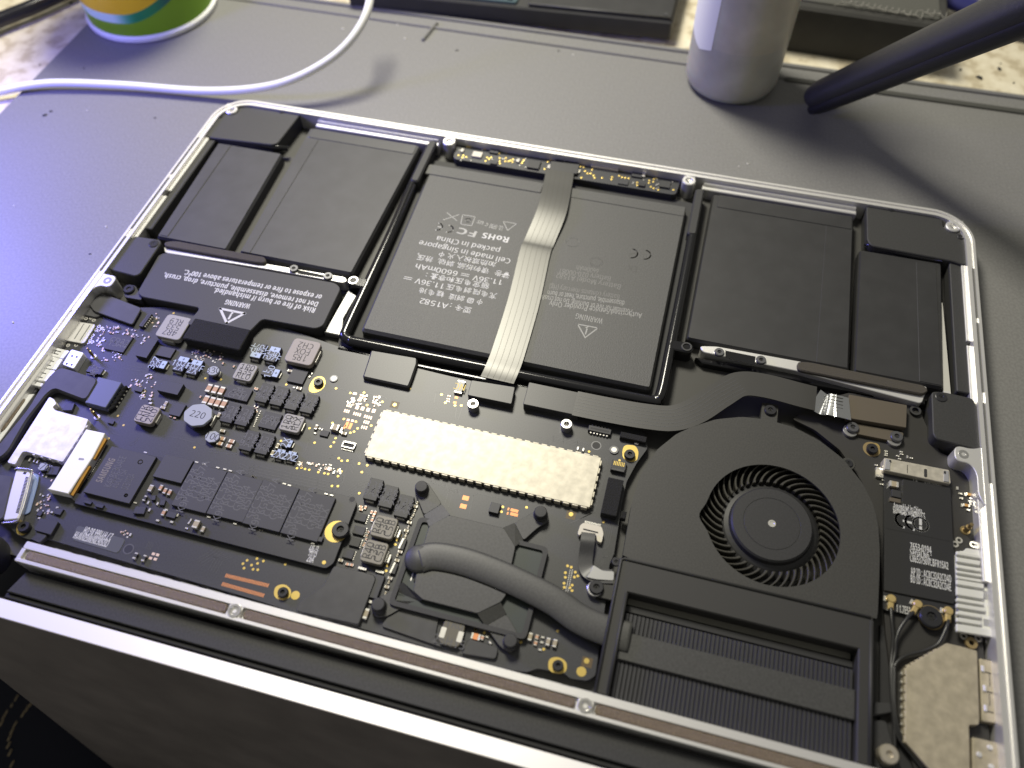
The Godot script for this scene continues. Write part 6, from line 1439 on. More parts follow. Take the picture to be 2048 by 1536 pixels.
	put(laptop, "cable_tape", plate(rounded(PackedVector2Array([Vector2(9.44, 147.69), Vector2(16.8, 148.21), Vector2(25.27, 149.1), Vector2(25.57, 153.64), Vector2(25.8, 158.12), Vector2(18.88, 157.28), Vector2(12.62, 156.41), Vector2(11.48, 158.82), Vector2(10.79, 169.49), Vector2(12.13, 182.18), Vector2(10.18, 185.61), Vector2(7.24, 182.24), Vector2(8.52, 165.67), Vector2(7.75, 156.82), Vector2(7.9, 151.46)]), 2, 3), 5.6, 7.8, "tape", 0.7))
	put(laptop, "spacer", plate(rounded(PackedVector2Array([Vector2(1.9, 156.05), Vector2(5.79, 155.9), Vector2(5.74, 159.05), Vector2(2.94, 159.42)]), 1, 3), 4, 6, "tape", 0.2))
	put(laptop, "speckled_foam", plate(rounded(PackedVector2Array([Vector2(2.11, 161.7), Vector2(5.31, 162.19), Vector2(5.54, 174.1), Vector2(4.16, 177.2), Vector2(1.79, 173.82)]), 0.8, 2), 3.0, 7.6, "gasket", 0.3))
	put(laptop, "port_frame", plate(PackedVector2Array([Vector2(3.97, 160.5), Vector2(6.63, 159.5), Vector2(6.49, 181.08), Vector2(3.98, 177.49)]), 3.0, 7.0, "port_white", 0.2))
	var plug := put(board, "power_plug", plate(rounded(PackedVector2Array([Vector2(25.52, 148.29), Vector2(33.64, 148.34), Vector2(33.7, 158.92), Vector2(26.07, 158.72)]), 0.4, 2), 5.0, 7.6, "plug", 0.2))
	put(plug, "plug_lip", plate(PackedVector2Array([Vector2(24.16, 148.12), Vector2(25.51, 148.11), Vector2(26.9, 158.72), Vector2(25.49, 158.6)]), 5.0, 7.2, "plug", 0.15))
	put(plug, "lug", lug(), 34.57, 5.0, 149.87, 60)
	put(plug, "lug", lug(), 34.58, 5.0, 151.48, 60)
	put(plug, "lug", lug(), 34.59, 5.0, 153.07, 60)
	put(plug, "lug", lug(), 34.6, 5.0, 154.66, 60)
	put(plug, "lug", lug(), 34.62, 5.0, 156.23, 60)
	put(plug, "lug", lug(), 34.63, 5.0, 157.8, 60)
	var display_plug := put(board, "display_plug", plate(rounded(PackedVector2Array([Vector2(18.45, 186.6), Vector2(23.27, 185.95), Vector2(25.86, 191.92), Vector2(29.11, 201.43), Vector2(25.11, 202.98), Vector2(21.59, 194.68)]), 0.5, 2), 5.0, 7.8, "tin_plate", 0.25))
	b = {}
	brick(b, "ink", 1.0, 0.3, 7.8, 7.85, 23.65, 188.33)
	brick(b, "ink", 1.0, 0.3, 7.8, 7.85, 23.82, 188.79)
	brick(b, "ink", 1.0, 0.3, 7.8, 7.85, 23.99, 189.26)
	brick(b, "ink", 1.0, 0.3, 7.8, 7.85, 24.16, 189.72)
	brick(b, "ink", 1.0, 0.3, 7.8, 7.85, 24.33, 190.18)
	brick(b, "ink", 1.0, 0.3, 7.8, 7.85, 24.5, 190.65)
	brick(b, "ink", 1.0, 0.3, 7.8, 7.85, 24.67, 191.11)
	brick(b, "ink", 1.0, 0.3, 7.8, 7.85, 24.84, 191.56)
	brick(b, "ink", 1.0, 0.3, 7.8, 7.85, 25.01, 192.02)
	brick(b, "ink", 1.0, 0.3, 7.8, 7.85, 25.18, 192.48)
	brick(b, "ink", 1.0, 0.3, 7.8, 7.85, 25.35, 192.94)
	brick(b, "ink", 1.0, 0.3, 7.8, 7.85, 25.52, 193.39)
	brick(b, "ink", 1.0, 0.3, 7.8, 7.85, 25.69, 193.85)
	brick(b, "ink", 1.0, 0.3, 7.8, 7.85, 25.85, 194.3)
	brick(b, "ink", 1.0, 0.3, 7.8, 7.85, 26.02, 194.75)
	brick(b, "ink", 1.0, 0.3, 7.8, 7.85, 26.19, 195.2)
	brick(b, "ink", 1.0, 0.3, 7.8, 7.85, 26.35, 195.65)
	brick(b, "ink", 1.0, 0.3, 7.8, 7.85, 26.52, 196.1)
	brick(b, "ink", 1.0, 0.3, 7.8, 7.85, 26.69, 196.55)
	brick(b, "ink", 1.0, 0.3, 7.8, 7.85, 26.85, 197)
	brick(b, "ink", 1.0, 0.3, 7.8, 7.85, 27.02, 197.45)
	brick(b, "ink", 1.0, 0.3, 7.8, 7.85, 27.18, 197.89)
	brick(b, "ink", 1.0, 0.3, 7.8, 7.85, 27.34, 198.34)
	brick(b, "ink", 1.0, 0.3, 7.8, 7.85, 27.51, 198.78)
	brick(b, "ink", 1.0, 0.3, 7.8, 7.85, 27.67, 199.22)
	brick(b, "ink", 1.0, 0.3, 7.8, 7.85, 27.83, 199.66)
	put(display_plug, "contact_row", done(b))
	put(display_plug, "plug_hole", plate(rect(1.0, 0.8), 0, 0.03, "ink"), 22.02, 7.8, 187.13)
	b = {}
	rod(b, "steel", smooth_path([Vector3(18.22, 8, 186.91), Vector3(19.35, 8.2, 186.3), Vector3(23.55, 8.2, 185.81), Vector3(24.36, 8, 186.78), Vector3(27.37, 7.6, 194.75), Vector3(29.19, 7.6, 200.51), Vector3(28.91, 7.6, 202.31), Vector3(25.03, 7.6, 203.84)], 4), 0.28, 8)
	put(display_plug, "wire_bail", done(b))
	put(laptop, "display_cable", plate(rounded(PackedVector2Array([Vector2(13.27, 189.56), Vector2(16.1, 189.13), Vector2(18.81, 189.15), Vector2(21.26, 194.56), Vector2(24.55, 202.14), Vector2(22.92, 204.15)]), 1, 3), 5, 7.4, "tape", 0.4))
	put(laptop, "clear_film", plate(rounded(PackedVector2Array([Vector2(22.52, 185.61), Vector2(24.97, 185.85), Vector2(26.42, 188.9), Vector2(28.7, 195.29), Vector2(29.7, 198.04), Vector2(28.35, 199.33), Vector2(26.98, 198.73), Vector2(24.73, 192.71)]), 0.8, 3), 5.2, 5.5, "blue_film", 0.1))
	var mic := put(board, "ribbon_cover", plate(rounded(PackedVector2Array([Vector2(34.53, 199.16), Vector2(40.91, 198.78), Vector2(41.12, 203.2), Vector2(35.19, 203.15)]), 0.4, 2), 5.0, 6.6, "chip", 0.12))
	put(laptop, "ribbon", plate(rounded(PackedVector2Array([Vector2(35.91, 203.13), Vector2(39.71, 203.34), Vector2(39.71, 204.38), Vector2(38.84, 206.34), Vector2(35.43, 205.87), Vector2(36.12, 204.26)]), 0.5, 2), 4.6, 6.1, "satin_black", 0.3))
	b = {}
	ribbon(b, "ribbon_grey", smooth_path([Vector3(154.7, 8.3, 10.69), Vector3(155.5, 8.6, 17.9), Vector3(156.89, 9.3, 34.51), Vector3(155.91, 8.2, 50.28), Vector3(155.63, 8.3, 57.13), Vector3(157.32, 8.1, 80.54), Vector3(157.84, 8.1, 103.54), Vector3(157.64, 8.3, 112.01), Vector3(157.11, 7.9, 116.52)], 8), 11.6, 0.25, Vector3(1, 0, 0.02))
	var flat := put(laptop, "trackpad_ribbon", done(b))
	for k in 5:
		var lane := {}
		var shifted := []
		for p in smooth_path([Vector3(154.7, 8.3, 10.69), Vector3(155.5, 8.6, 17.9), Vector3(156.89, 9.3, 34.51), Vector3(155.91, 8.2, 50.28), Vector3(155.63, 8.3, 57.13), Vector3(157.32, 8.1, 80.54), Vector3(157.84, 8.1, 103.54), Vector3(157.64, 8.3, 112.01), Vector3(157.11, 7.9, 116.52)], 8):
			shifted.append(p + Vector3((k - 2) * 2.05 + 0.5, 0.03, 0))
		ribbon(lane, "ribbon_line", shifted, 0.22, 0.03, Vector3(1, 0, 0.02))
		put(flat, "ribbon_seam", done(lane))
	put(board, "ribbon_plug", plate(rounded(PackedVector2Array([Vector2(148.75, 118.55), Vector2(163.69, 117.72), Vector2(164.28, 124.54), Vector2(149.17, 124.68)]), 0.5, 3), 5.0, 7.8, "satin_black", 0.15))
	put(board, "ribbon_plug", plate(rounded(PackedVector2Array([Vector2(167.77, 114.75), Vector2(185.91, 114.74), Vector2(186.47, 123.66), Vector2(167.99, 123.73)]), 0.5, 3), 5.0, 8.0, "satin_black", 0.15))
	b = {}
	ribbon(b, "ribbon_dark", smooth_path([Vector3(184.49, 8, 119.16), Vector3(196.16, 8.1, 119.09), Vector3(207.6, 8.3, 118.7), Vector3(216.32, 8.5, 117.41), Vector3(222.99, 8.7, 113.1), Vector3(230.1, 8.9, 105.02), Vector3(235.99, 9, 99.1), Vector3(244.03, 9, 97.69), Vector3(255.4, 9, 98.51), Vector3(260.58, 8.8, 98.68)], 8), 9.6, 0.3)
	var side_ribbon := put(laptop, "side_ribbon", done(b))
	for k in 6:
		var lane := {}
		var pts := smooth_path([Vector3(184.49, 8, 119.16), Vector3(196.16, 8.1, 119.09), Vector3(207.6, 8.3, 118.7), Vector3(216.32, 8.5, 117.41), Vector3(222.99, 8.7, 113.1), Vector3(230.1, 8.9, 105.02), Vector3(235.99, 9, 99.1)], 8)
		var shifted := []
		for i in pts.size():
			var d: Vector3 = ((pts[mini(i + 1, pts.size() - 1)] as Vector3) - (pts[maxi(i - 1, 0)] as Vector3)).normalized()
			shifted.append(pts[i] + d.cross(Vector3.UP).normalized() * ((k - 2.5) * 1.25) + Vector3(0, 0.03, 0))
		ribbon(lane, "trace", shifted, 0.16, 0.03)
		put(side_ribbon, "ribbon_seam", done(lane))

func build_fan(laptop: Node3D) -> void:
	var outline := PackedVector2Array([Vector2(209.2, 168.4), Vector2(208.8, 150), Vector2(209.8, 140), Vector2(213.5, 130), Vector2(218.5, 123), Vector2(223.2, 119), Vector2(230, 114.5), Vector2(238, 111.5), Vector2(246.2, 110.6), Vector2(254.5, 111.5), Vector2(262.5, 114.5), Vector2(269.8, 119.3), Vector2(275.8, 126.5), Vector2(279, 133), Vector2(280.5, 139.5), Vector2(281, 148), Vector2(280.9, 155.6), Vector2(280.5, 168.4)])
	var c := Vector2(250.3, 146.6)
	var outer := PackedVector2Array()
	var inner := PackedVector2Array()
	var shell := PackedVector2Array()
	for i in 120:
		var a := TAU * i / 120.0
		var far := c + Vector2(cos(a), sin(a)) * 80.0
		var hit := far
		for k in outline.size():
			var x = Geometry2D.segment_intersects_segment(c, far, outline[k], outline[(k + 1) % outline.size()])
			if x != null:
				hit = x
		outer.append(hit)
		shell.append(c + (hit - c) * (1.0 - 0.8 / (hit - c).length()))
		var notch := 1.9 * exp(-pow(wrapf(rad_to_deg(a) - 172.0, -180.0, 180.0) / 9.0, 2.0))
		inner.append(c + Vector2(cos(a), sin(a)) * (19.6 + notch))
	var b := {}
	band(b, "fan_cover", outer, inner, 8.0, 8.6)
	var fan := put(laptop, "fan", done(b))
	b = {}
	band(b, "rubber", outer, shell, 2.6, 7.95)
	put(fan, "fan_wall", done(b))
	put(fan, "fan_floor", plate(disc(22.5, 40, c.x, c.y), 2.6, 3.0, "soot"))
	b = {}
	lathe(b, "fan_hub", [Vector2(21.0, 3.0), Vector2(21.0, 3.3), Vector2(16.4, 3.6), Vector2(15.0, 4.6), Vector2(13.6, 5.6), Vector2(12.4, 6.2), Vector2(12.0, 7.6), Vector2(11.5, 8.1), Vector2(8.5, 8.1), Vector2(8.4, 8.0), Vector2(8.2, 8.0), Vector2(8.1, 8.1), Vector2(1.25, 8.1), Vector2(1.25, 7.95), Vector2(0, 7.95)], 56)
	put(fan, "hub", done(b), c.x, 0, c.y)
	b = {}
	lathe(b, "tin", [Vector2(1.2, 7.9), Vector2(1.15, 8.2), Vector2(0.7, 8.2), Vector2(0.6, 8.1), Vector2(0, 8.1)], 20)
	put(fan, "axle", done(b), c.x, 0, c.y)
	# one curved blade, turned round the hub 44 times
	b = {}
	var side1 := []
	var side2 := []
	for i in 8:
		var t := i / 7.0
		var r := lerpf(14.4, 21.0, t)
		var a := deg_to_rad(20.0 * pow(t, 1.35))
		var p := Vector2(cos(a), sin(a)) * r
		var n := Vector2(-sin(a), cos(a)) * (0.42 if i else 0.5)
		side1.append(p + n)
		side2.push_front(p - n)
	slab(b, "fan_blade", PackedVector2Array(side1 + side2), 3.2, 6.9, 0.18)
	var blade := done(b)
	for i in 44:
		put(fan, "blade", blade, c.x, 0, c.y, i * 360.0 / 44.0)

	put(fan, "screw_ear", plate(disc(2.2, 18), 4.0, 7.9, "fan_cover", 0.2), 271.72, 0, 120.2)
	put(fan, "screw", screw(1.3, 0.4, "screw"), 271.72, 7.9, 120.2)
	put(fan, "screw_ear", plate(rounded(rect(5.4, 9.0), 1.0, 3), 4.0, 6.4, "fan_cover", 0.2), 246.92, 0, 107.02)
	put(fan, "screw", screw(2.0, 0.9, "screw"), 246.92, 6.4, 105.52)
	put(fan, "screw", screw(1.4, 0.6, "screw"), 207.7, 6.0, 169.13)
	b = {}
	slab(b, "duct", PackedVector2Array([Vector2(208.6, 168.7), Vector2(279.2, 168.7), Vector2(279.2, 207.3), Vector2(275.4, 207.3), Vector2(275.4, 178.4), Vector2(212.6, 178.4), Vector2(212.6, 207.3), Vector2(208.6, 207.3)]), 3.0, 9.2, 0.35)
	var duct := put(laptop, "fin_cover", done(b))
	b = {}
	rod(b, "rubber", [Vector3(209.0, 9.1, 207.0), Vector3(209.0, 9.1, 169.4), Vector3(209.8, 9.1, 168.8), Vector3(278.4, 9.1, 168.8)], 0.55, 8)
	put(duct, "seal_lip", done(b))
	b = {}
	rod(b, "rubber", [Vector3(212.2, 9.1, 206.8), Vector3(212.2, 9.1, 178.6)], 0.5, 8)
	put(duct, "seal_lip", done(b))
	b = {}
	rod(b, "rubber", [Vector3(278.7, 9.1, 206.8), Vector3(278.7, 9.1, 169.6)], 0.6, 8)
	put(duct, "seal_lip", done(b))
	put(duct, "duct_strip", plate(rounded(rect(62, 2.13), 0.5, 2), 2.6, 4.6, "bare_plate", 0.2), 244, 0, 179.21)
	put(duct, "duct_strip", plate(rect(62.6, 2.0), 2.6, 5.4, "soot", 0.2), 244, 0, 181.67)
	put(duct, "fin_bar", plate(rect(62.6, 7.74), 6.9, 7.9, "sink", 0.2), 244, 0, 192.95)
	b = {}
	brick(b, "fin", 0.24, 23.1, 3.0, 7.0, 0, 0, 0.05)
	brick(b, "fin", 0.85, 23.1, 6.7, 6.86, 0.35, 0)
	var fin := done(b)
	for i in 54:
		put(duct, "fin", fin, 213.2 + i * 1.147, 0, 195.05)
	put(laptop, "screw_lug", plate(rounded(rect(7.5, 5.2), 0.8, 3), 4.6, 6.4, "duct", 0.2), 207.0, 0, 178.27)
	put(laptop, "screw", screw(2.15, 1.2, "screw"), 203.62, 6.4, 178.4)
	put(laptop, "standoff", standoff(2.3, 1.8), 203.32, 5.0, 178.7)
	var clip := put(laptop, "ribbon_clip", plate(rounded(PackedVector2Array([Vector2(195.99, 159.39), Vector2(201.48, 159.35), Vector2(202.47, 161.38), Vector2(202.48, 164.45), Vector2(201.04, 164.31), Vector2(200.42, 162.41), Vector2(196.21, 162.72), Vector2(195.52, 163.93), Vector2(194.91, 163.31), Vector2(195.12, 160.4)]), 0.5, 2), 5.0, 6.5, "bone", 0.15))
	put(clip, "clip_slot", plate(PackedVector2Array([Vector2(196.26, 161.28), Vector2(200.8, 161.34), Vector2(200.82, 161.8), Vector2(196.29, 161.74)]), 6.5, 6.53, "ink"))
	b = {}
	brick(b, "tin", 0.24, 0.7, 5.0, 5.4, 196.35, 158.53)
	brick(b, "tin", 0.24, 0.7, 5.0, 5.4, 196.74, 158.52)
	brick(b, "tin", 0.24, 0.7, 5.0, 5.4, 197.12, 158.52)
	brick(b, "tin", 0.24, 0.7, 5.0, 5.4, 197.51, 158.52)
	brick(b, "tin", 0.24, 0.7, 5.0, 5.4, 197.89, 158.52)
	brick(b, "tin", 0.24, 0.7, 5.0, 5.4, 198.28, 158.52)
	brick(b, "tin", 0.24, 0.7, 5.0, 5.4, 198.66, 158.52)
	brick(b, "tin", 0.24, 0.7, 5.0, 5.4, 199.05, 158.52)
	brick(b, "tin", 0.24, 0.7, 5.0, 5.4, 199.43, 158.52)
	brick(b, "tin", 0.24, 0.7, 5.0, 5.4, 199.81, 158.52)
	brick(b, "tin", 0.24, 0.7, 5.0, 5.4, 200.2, 158.52)
	brick(b, "tin", 0.24, 0.7, 5.0, 5.4, 200.58, 158.51)
	brick(b, "tin", 0.24, 0.7, 5.0, 5.4, 200.97, 158.51)
	put(clip, "pin_row", done(b))
	b = {}
	ribbon(b, "satin_black", smooth_path([Vector3(198.03, 6.9, 162.43), Vector3(198.37, 7.4, 165.38), Vector3(198.7, 6.6, 168.99), Vector3(199.12, 6.4, 172.03), Vector3(200.48, 6.5, 174.17), Vector3(203.35, 6.6, 174.69), Vector3(207.54, 6.8, 173.93)], 6), 4.2, 0.3)
	put(laptop, "fan_ribbon", done(b))
	put(laptop, "foil_tape", plate(rounded(PackedVector2Array([Vector2(201.38, 171.9), Vector2(204.36, 172.97), Vector2(207.69, 172.35), Vector2(208.1, 175.15), Vector2(203.14, 176.06), Vector2(200.17, 176.11), Vector2(200.98, 174.44)]), 0.6, 3), 6.7, 6.95, "foil_dull", 0.1))

func build_side_board(laptop: Node3D) -> void:
	var b := {}
	slab(b, "pcb_dusty", rounded(PackedVector2Array([Vector2(254.54, 105.92), Vector2(262.87, 96.16), Vector2(272.39, 90.68), Vector2(293.96, 90.76), Vector2(297.91, 101.18), Vector2(300.46, 107.17), Vector2(307.14, 109.19), Vector2(311.96, 110.7), Vector2(312.9, 119.37), Vector2(313.15, 131.21), Vector2(313.96, 135.92), Vector2(309.5, 150), Vector2(309.8, 170), Vector2(309.8, 207), Vector2(292, 207), Vector2(286.5, 190), Vector2(284, 170), Vector2(282.31, 145.65), Vector2(280.8, 134.46), Vector2(276.98, 124.11), Vector2(269.88, 114), Vector2(261.84, 108.39)]), 0.8, 2), 3.8, 5.0, 0.08)
	var board := put(laptop, "side_board", done(b))
	put(laptop, "side_floor", plate(rect(26, 40), 2.5, 3.7, "soot"), 296, 0, 188)
	b = {}
	ribbon(b, "polished", smooth_path([Vector3(260.32, 8.6, 98.61), Vector3(263.1, 8, 99.72), Vector3(264.71, 9, 99.98), Vector3(266.8, 9.4, 100.31), Vector3(269.15, 8.9, 99.98), Vector3(271.57, 8.2, 99.7)], 6), 8.6, 0.3)
	var bend := put(laptop, "ribbon_bend", done(b))
	b = {}
	ribbon(b, "ribbon_line", smooth_path([Vector3(263.1, 8.05, 96.35), Vector3(264.71, 9.05, 96.6), Vector3(266.8, 9.45, 96.93), Vector3(269.15, 8.95, 96.6)], 6), 0.18, 0.04)
	put(bend, "ribbon_seam", done(b))
	b = {}
	ribbon(b, "ribbon_line", smooth_path([Vector3(263.1, 8.05, 97.7), Vector3(264.71, 9.05, 97.95), Vector3(266.8, 9.45, 98.28), Vector3(269.15, 8.95, 97.95)], 6), 0.18, 0.04)
	put(bend, "ribbon_seam", done(b))
	b = {}
	ribbon(b, "ribbon_line", smooth_path([Vector3(263.1, 8.05, 99.05), Vector3(264.71, 9.05, 99.3), Vector3(266.8, 9.45, 99.63), Vector3(269.15, 8.95, 99.3)], 6), 0.18, 0.04)
	put(bend, "ribbon_seam", done(b))
	b = {}
	ribbon(b, "ribbon_line", smooth_path([Vector3(263.1, 8.05, 100.4), Vector3(264.71, 9.05, 100.65), Vector3(266.8, 9.45, 100.98), Vector3(269.15, 8.95, 100.65)], 6), 0.18, 0.04)
	put(bend, "ribbon_seam", done(b))
	b = {}
	ribbon(b, "ribbon_line", smooth_path([Vector3(263.1, 8.05, 101.75), Vector3(264.71, 9.05, 102), Vector3(266.8, 9.45, 102.33), Vector3(269.15, 8.95, 102)], 6), 0.18, 0.04)
	put(bend, "ribbon_seam", done(b))
	b = {}
	ribbon(b, "ribbon_line", smooth_path([Vector3(263.1, 8.05, 103.1), Vector3(264.71, 9.05, 103.35), Vector3(266.8, 9.45, 103.68), Vector3(269.15, 8.95, 103.35)], 6), 0.18, 0.04)
	put(bend, "ribbon_seam", done(b))
	put(laptop, "ribbon_cover", plate(rounded(PackedVector2Array([Vector2(271.25, 93.63), Vector2(289.58, 93.29), Vector2(289.24, 102.25), Vector2(270.73, 103.09)]), 0.3, 2), 5.6, 7.8, "brown_steel", 0.12))
	var strap := put(laptop, "cover_strap", plate(rounded(PackedVector2Array([Vector2(272.51, 103.44), Vector2(275.45, 103.31), Vector2(289.03, 103.2), Vector2(288.76, 105.66), Vector2(285.64, 107.34), Vector2(274.31, 107.38), Vector2(271.38, 106.77)]), 0.6, 2), 5.0, 6.2, "brown_steel", 0.1))
	put(strap, "screw", screw(2.0, 0.9, "screw_grey"), 273.08, 6.2, 105.53)
	put(board, "standoff", standoff(2.3, 1.1), 272.58, 5.0, 106.43)
	put(strap, "screw", screw(2.0, 0.9, "screw_grey"), 286.67, 6.2, 105.63)
	put(board, "standoff", standoff(2.3, 1.1), 286.17, 5.0, 106.53)
	put(board, "screw", screw(1.8, 0.9, "screw"), 279.57, 5.1, 111.3)
	put(board, "gold_pad", ring(1.7, 2.7, 0.08, "brass_dirty"), 279.57, 5.0, 111.3)
	put(laptop, "eyelet", ring(1.1, 1.8, 0.6, "soft_black"), 292.93, 5.4, 93.37)
	put(laptop, "felt_skirt", plate(PackedVector2Array([Vector2(220.54, 88.9), Vector2(255.32, 86.93), Vector2(296.62, 87.63), Vector2(296.56, 89.94), Vector2(261.11, 90.44), Vector2(223.19, 90.6)]), 2.6, 5.4, "gloss_black", 0.4))
	var card := put(laptop, "wireless_card", plate(rounded(PackedVector2Array([Vector2(283.02, 118.55), Vector2(302.7, 118.58), Vector2(302.78, 119.39), Vector2(302.52, 131.26), Vector2(302.78, 157.73), Vector2(301.86, 159.57), Vector2(298.59, 163.83), Vector2(293.19, 163.86), Vector2(282.91, 164.23)]), 0.4, 2), 5.4, 6.2, "pcb_black", 0.06))
	put(card, "card_label", plate(PackedVector2Array([Vector2(288.4, 120.9), Vector2(302.29, 120.35), Vector2(302.38, 126.28), Vector2(302.39, 134.14), Vector2(302.49, 156.61), Vector2(301.59, 157.99), Vector2(282.91, 158.73), Vector2(282.97, 130.97), Vector2(283.31, 130.08), Vector2(287.97, 129.69), Vector2(288.2, 129.63)]), 6.2, 6.75, "label_black", 0.1))
	put(card, "label_step", plate(PackedVector2Array([Vector2(283.32, 138.9), Vector2(301.98, 138.59), Vector2(301.97, 138.79), Vector2(283.32, 139.1)]), 6.75, 6.78, "label_edge"))
	var slot := put(board, "card_socket", plate(rounded(PackedVector2Array([Vector2(282.37, 115.31), Vector2(301.75, 114.91), Vector2(302.02, 119.7), Vector2(299.74, 119.86), Vector2(284.47, 119.87), Vector2(282.15, 119.9)]), 0.4, 2), 5.0, 8.0, "steel_pale", 0.15))
	put(slot, "socket_end", plate(PackedVector2Array([Vector2(282.89, 115.72), Vector2(284.22, 115.81), Vector2(284.05, 119.52), Vector2(282.5, 119.64)]), 8.0, 8.25, "grey_plastic", 0.1))
	put(slot, "socket_end", plate(PackedVector2Array([Vector2(300.04, 115.6), Vector2(301.42, 115.53), Vector2(301.37, 119.47), Vector2(299.83, 119.54)]), 8.0, 8.25, "grey_plastic", 0.1))
	put(slot, "socket_hole", plate(PackedVector2Array([Vector2(283.83, 115.91), Vector2(284.41, 115.9), Vector2(284.36, 116.62), Vector2(283.75, 116.64)]), 8.25, 8.28, "ink"))
	put(slot, "socket_hole", plate(PackedVector2Array([Vector2(299.96, 115.9), Vector2(300.6, 115.87), Vector2(300.52, 116.87), Vector2(299.88, 116.75)]), 8.25, 8.28, "ink"))
	put(slot, "socket_seam", plate(PackedVector2Array([Vector2(289.21, 116.27), Vector2(289.4, 116.22), Vector2(289.38, 119.18), Vector2(289.17, 119.23)]), 8.0, 8.03, "ink"))
	put(slot, "socket_key", plate(rounded(PackedVector2Array([Vector2(294.23, 116.4), Vector2(295.11, 116.32), Vector2(295.12, 119.3), Vector2(294.16, 119.35)]), 0.4, 3), 8.0, 8.04, "soot"))
	b = {}
	print_line(b, "whiteprint", "Assembled in China", 285.53, 130.85, 293.71, 130.68, 1.15, 6.77, true)
	print_line(b, "whiteprint", "Model: BCM943602CS", 285.46, 132.26, 294.61, 132.18, 1.15, 6.77, true)
	loop_(b, "whiteprint", 2.35, 0.75, 288.54, 6.76, 135.07, 95, 265, 18)
	loop_(b, "whiteprint", 2.35, 0.75, 291.38, 6.76, 135.13, 95, 265, 18)
	stroke(b, "whiteprint", [Vector2(288.53, 135.32), Vector2(290.63, 135.42)], 0.7, 6.76)
	loop_(b, "whiteprint", 2.15, 0.6, 293.27, 6.76, 135.19)
	stroke(b, "whiteprint", [Vector2(293.27, 133.79), Vector2(293.27, 135.49)], 0.8, 6.76)
	stroke(b, "whiteprint", [Vector2(293.27, 135.94), Vector2(293.27, 136.54)], 0.8, 6.76)
	print_line(b, "whiteprint", "Z653-0194", 290.26, 143.06, 296.16, 142.97, 1.35, 6.77, true)
	print_line(b, "whiteprint", "Serial No.:", 290.12, 144.89, 296.11, 144.84, 1.35, 6.77, true)
	print_line(b, "whiteprint", "C8653750VCBFR15A2", 290.09, 146.88, 300.68, 146.74, 1.35, 6.77, true)
	print_line(b, "whiteprint", "AP ID : AC8C32A2CD4D", 290.25, 150.95, 301.33, 150.6, 1.35, 6.77, true)
	print_line(b, "whiteprint", "BD ID : AC8C32A2CD4E", 290.17, 153.3, 301.16, 153.21, 1.35, 6.77, true)
	put(card, "printed_text", done(b))
	b = {}
	print_line(b, "whiteprint", "1 A", 291.43, 119.94, 293, 120.02, 0.9, 6.25, true)
	print_line(b, "whiteprint", "A7B 00380", 294.89, 120.04, 299.89, 120.01, 0.9, 6.25, true)
	print_line(b, "whiteprint", "2", 283.85, 163.09, 284.48, 163.11, 1.2, 6.25, true)
	print_line(b, "whiteprint", "1 1.7E53", 286.38, 162.89, 290.16, 162.95, 1.4, 6.25, true)
	put(card, "printed_text", done(b))
	put(card, "ceramic_capacitor", cap(2.6, 1.9, 1.2, "tan_grey"), 285.63, 6.2, 123.62, 90)
	put(card, "chip", chip(2.7, 2.5, 0.7, "chip"), 286.42, 6.2, 126.57)
	put(card, "chip", chip(3.2, 1.4, 0.8, "brown_steel"), 286.01, 6.2, 129.01)
	b = {}
	lathe(b, "brass_bright", [Vector2(1.25, 0), Vector2(1.3, 0.9), Vector2(1.0, 1.25), Vector2(0, 1.3)], 18)
	brick(b, "brass_bright", 1.5, 2.6, 0.2, 1.0, 0, 1.9, 0.25)
	brick(b, "tin", 0.7, 1.6, 0, 0.4, -1.6, 0.2, 0.1)
	put(card, "antenna_plug", done(b), 284.84, 6.2, 160.89, -4.42)
	b = {}
	lathe(b, "brass_bright", [Vector2(1.25, 0), Vector2(1.3, 0.9), Vector2(1.0, 1.25), Vector2(0, 1.3)], 18)
	brick(b, "brass_bright", 1.5, 2.6, 0.2, 1.0, 0, 1.9, 0.25)
	brick(b, "tin", 0.7, 1.6, 0, 0.4, -1.6, 0.2, 0.1)
	put(card, "antenna_plug", done(b), 291.95, 6.2, 160.67, -25.74)
	b = {}
	lathe(b, "brass_bright", [Vector2(1.25, 0), Vector2(1.3, 0.9), Vector2(1.0, 1.25), Vector2(0, 1.3)], 18)
	brick(b, "brass_bright", 1.5, 2.6, 0.2, 1.0, 0, 1.9, 0.25)
	brick(b, "tin", 0.7, 1.6, 0, 0.4, -1.6, 0.2, 0.1)
	put(card, "antenna_plug", done(b), 300.12, 6.2, 160.51, -4.31)
	b = {}
	rod(b, "cable_black", smooth_path([Vector3(284.72, 6.9, 163.55), Vector3(284.82, 7, 167.19), Vector3(285.37, 6.6, 171.38), Vector3(285.27, 6, 175.61), Vector3(284.95, 6, 179.98), Vector3(284.97, 6, 183.64), Vector3(285.35, 6, 190.49), Vector3(285.86, 5.6, 196.22), Vector3(286.26, 5.2, 204.45)], 5), 0.5, 8)
	put(laptop, "antenna_cable", done(b))
	b = {}
	rod(b, "cable_black", smooth_path([Vector3(290.74, 6.9, 163.25), Vector3(288.74, 7.4, 165.86), Vector3(286.92, 7.2, 169.18), Vector3(286.01, 6.8, 172.6), Vector3(285.94, 6.4, 175.55), Vector3(285.49, 6.2, 178.62), Vector3(285.2, 6.2, 181.12), Vector3(285.57, 6.2, 190.48), Vector3(286.46, 5.8, 196.88), Vector3(290.34, 5.6, 201.19), Vector3(292.94, 5.6, 203.88)], 5), 0.5, 8)
	put(laptop, "antenna_cable", done(b))
	b = {}
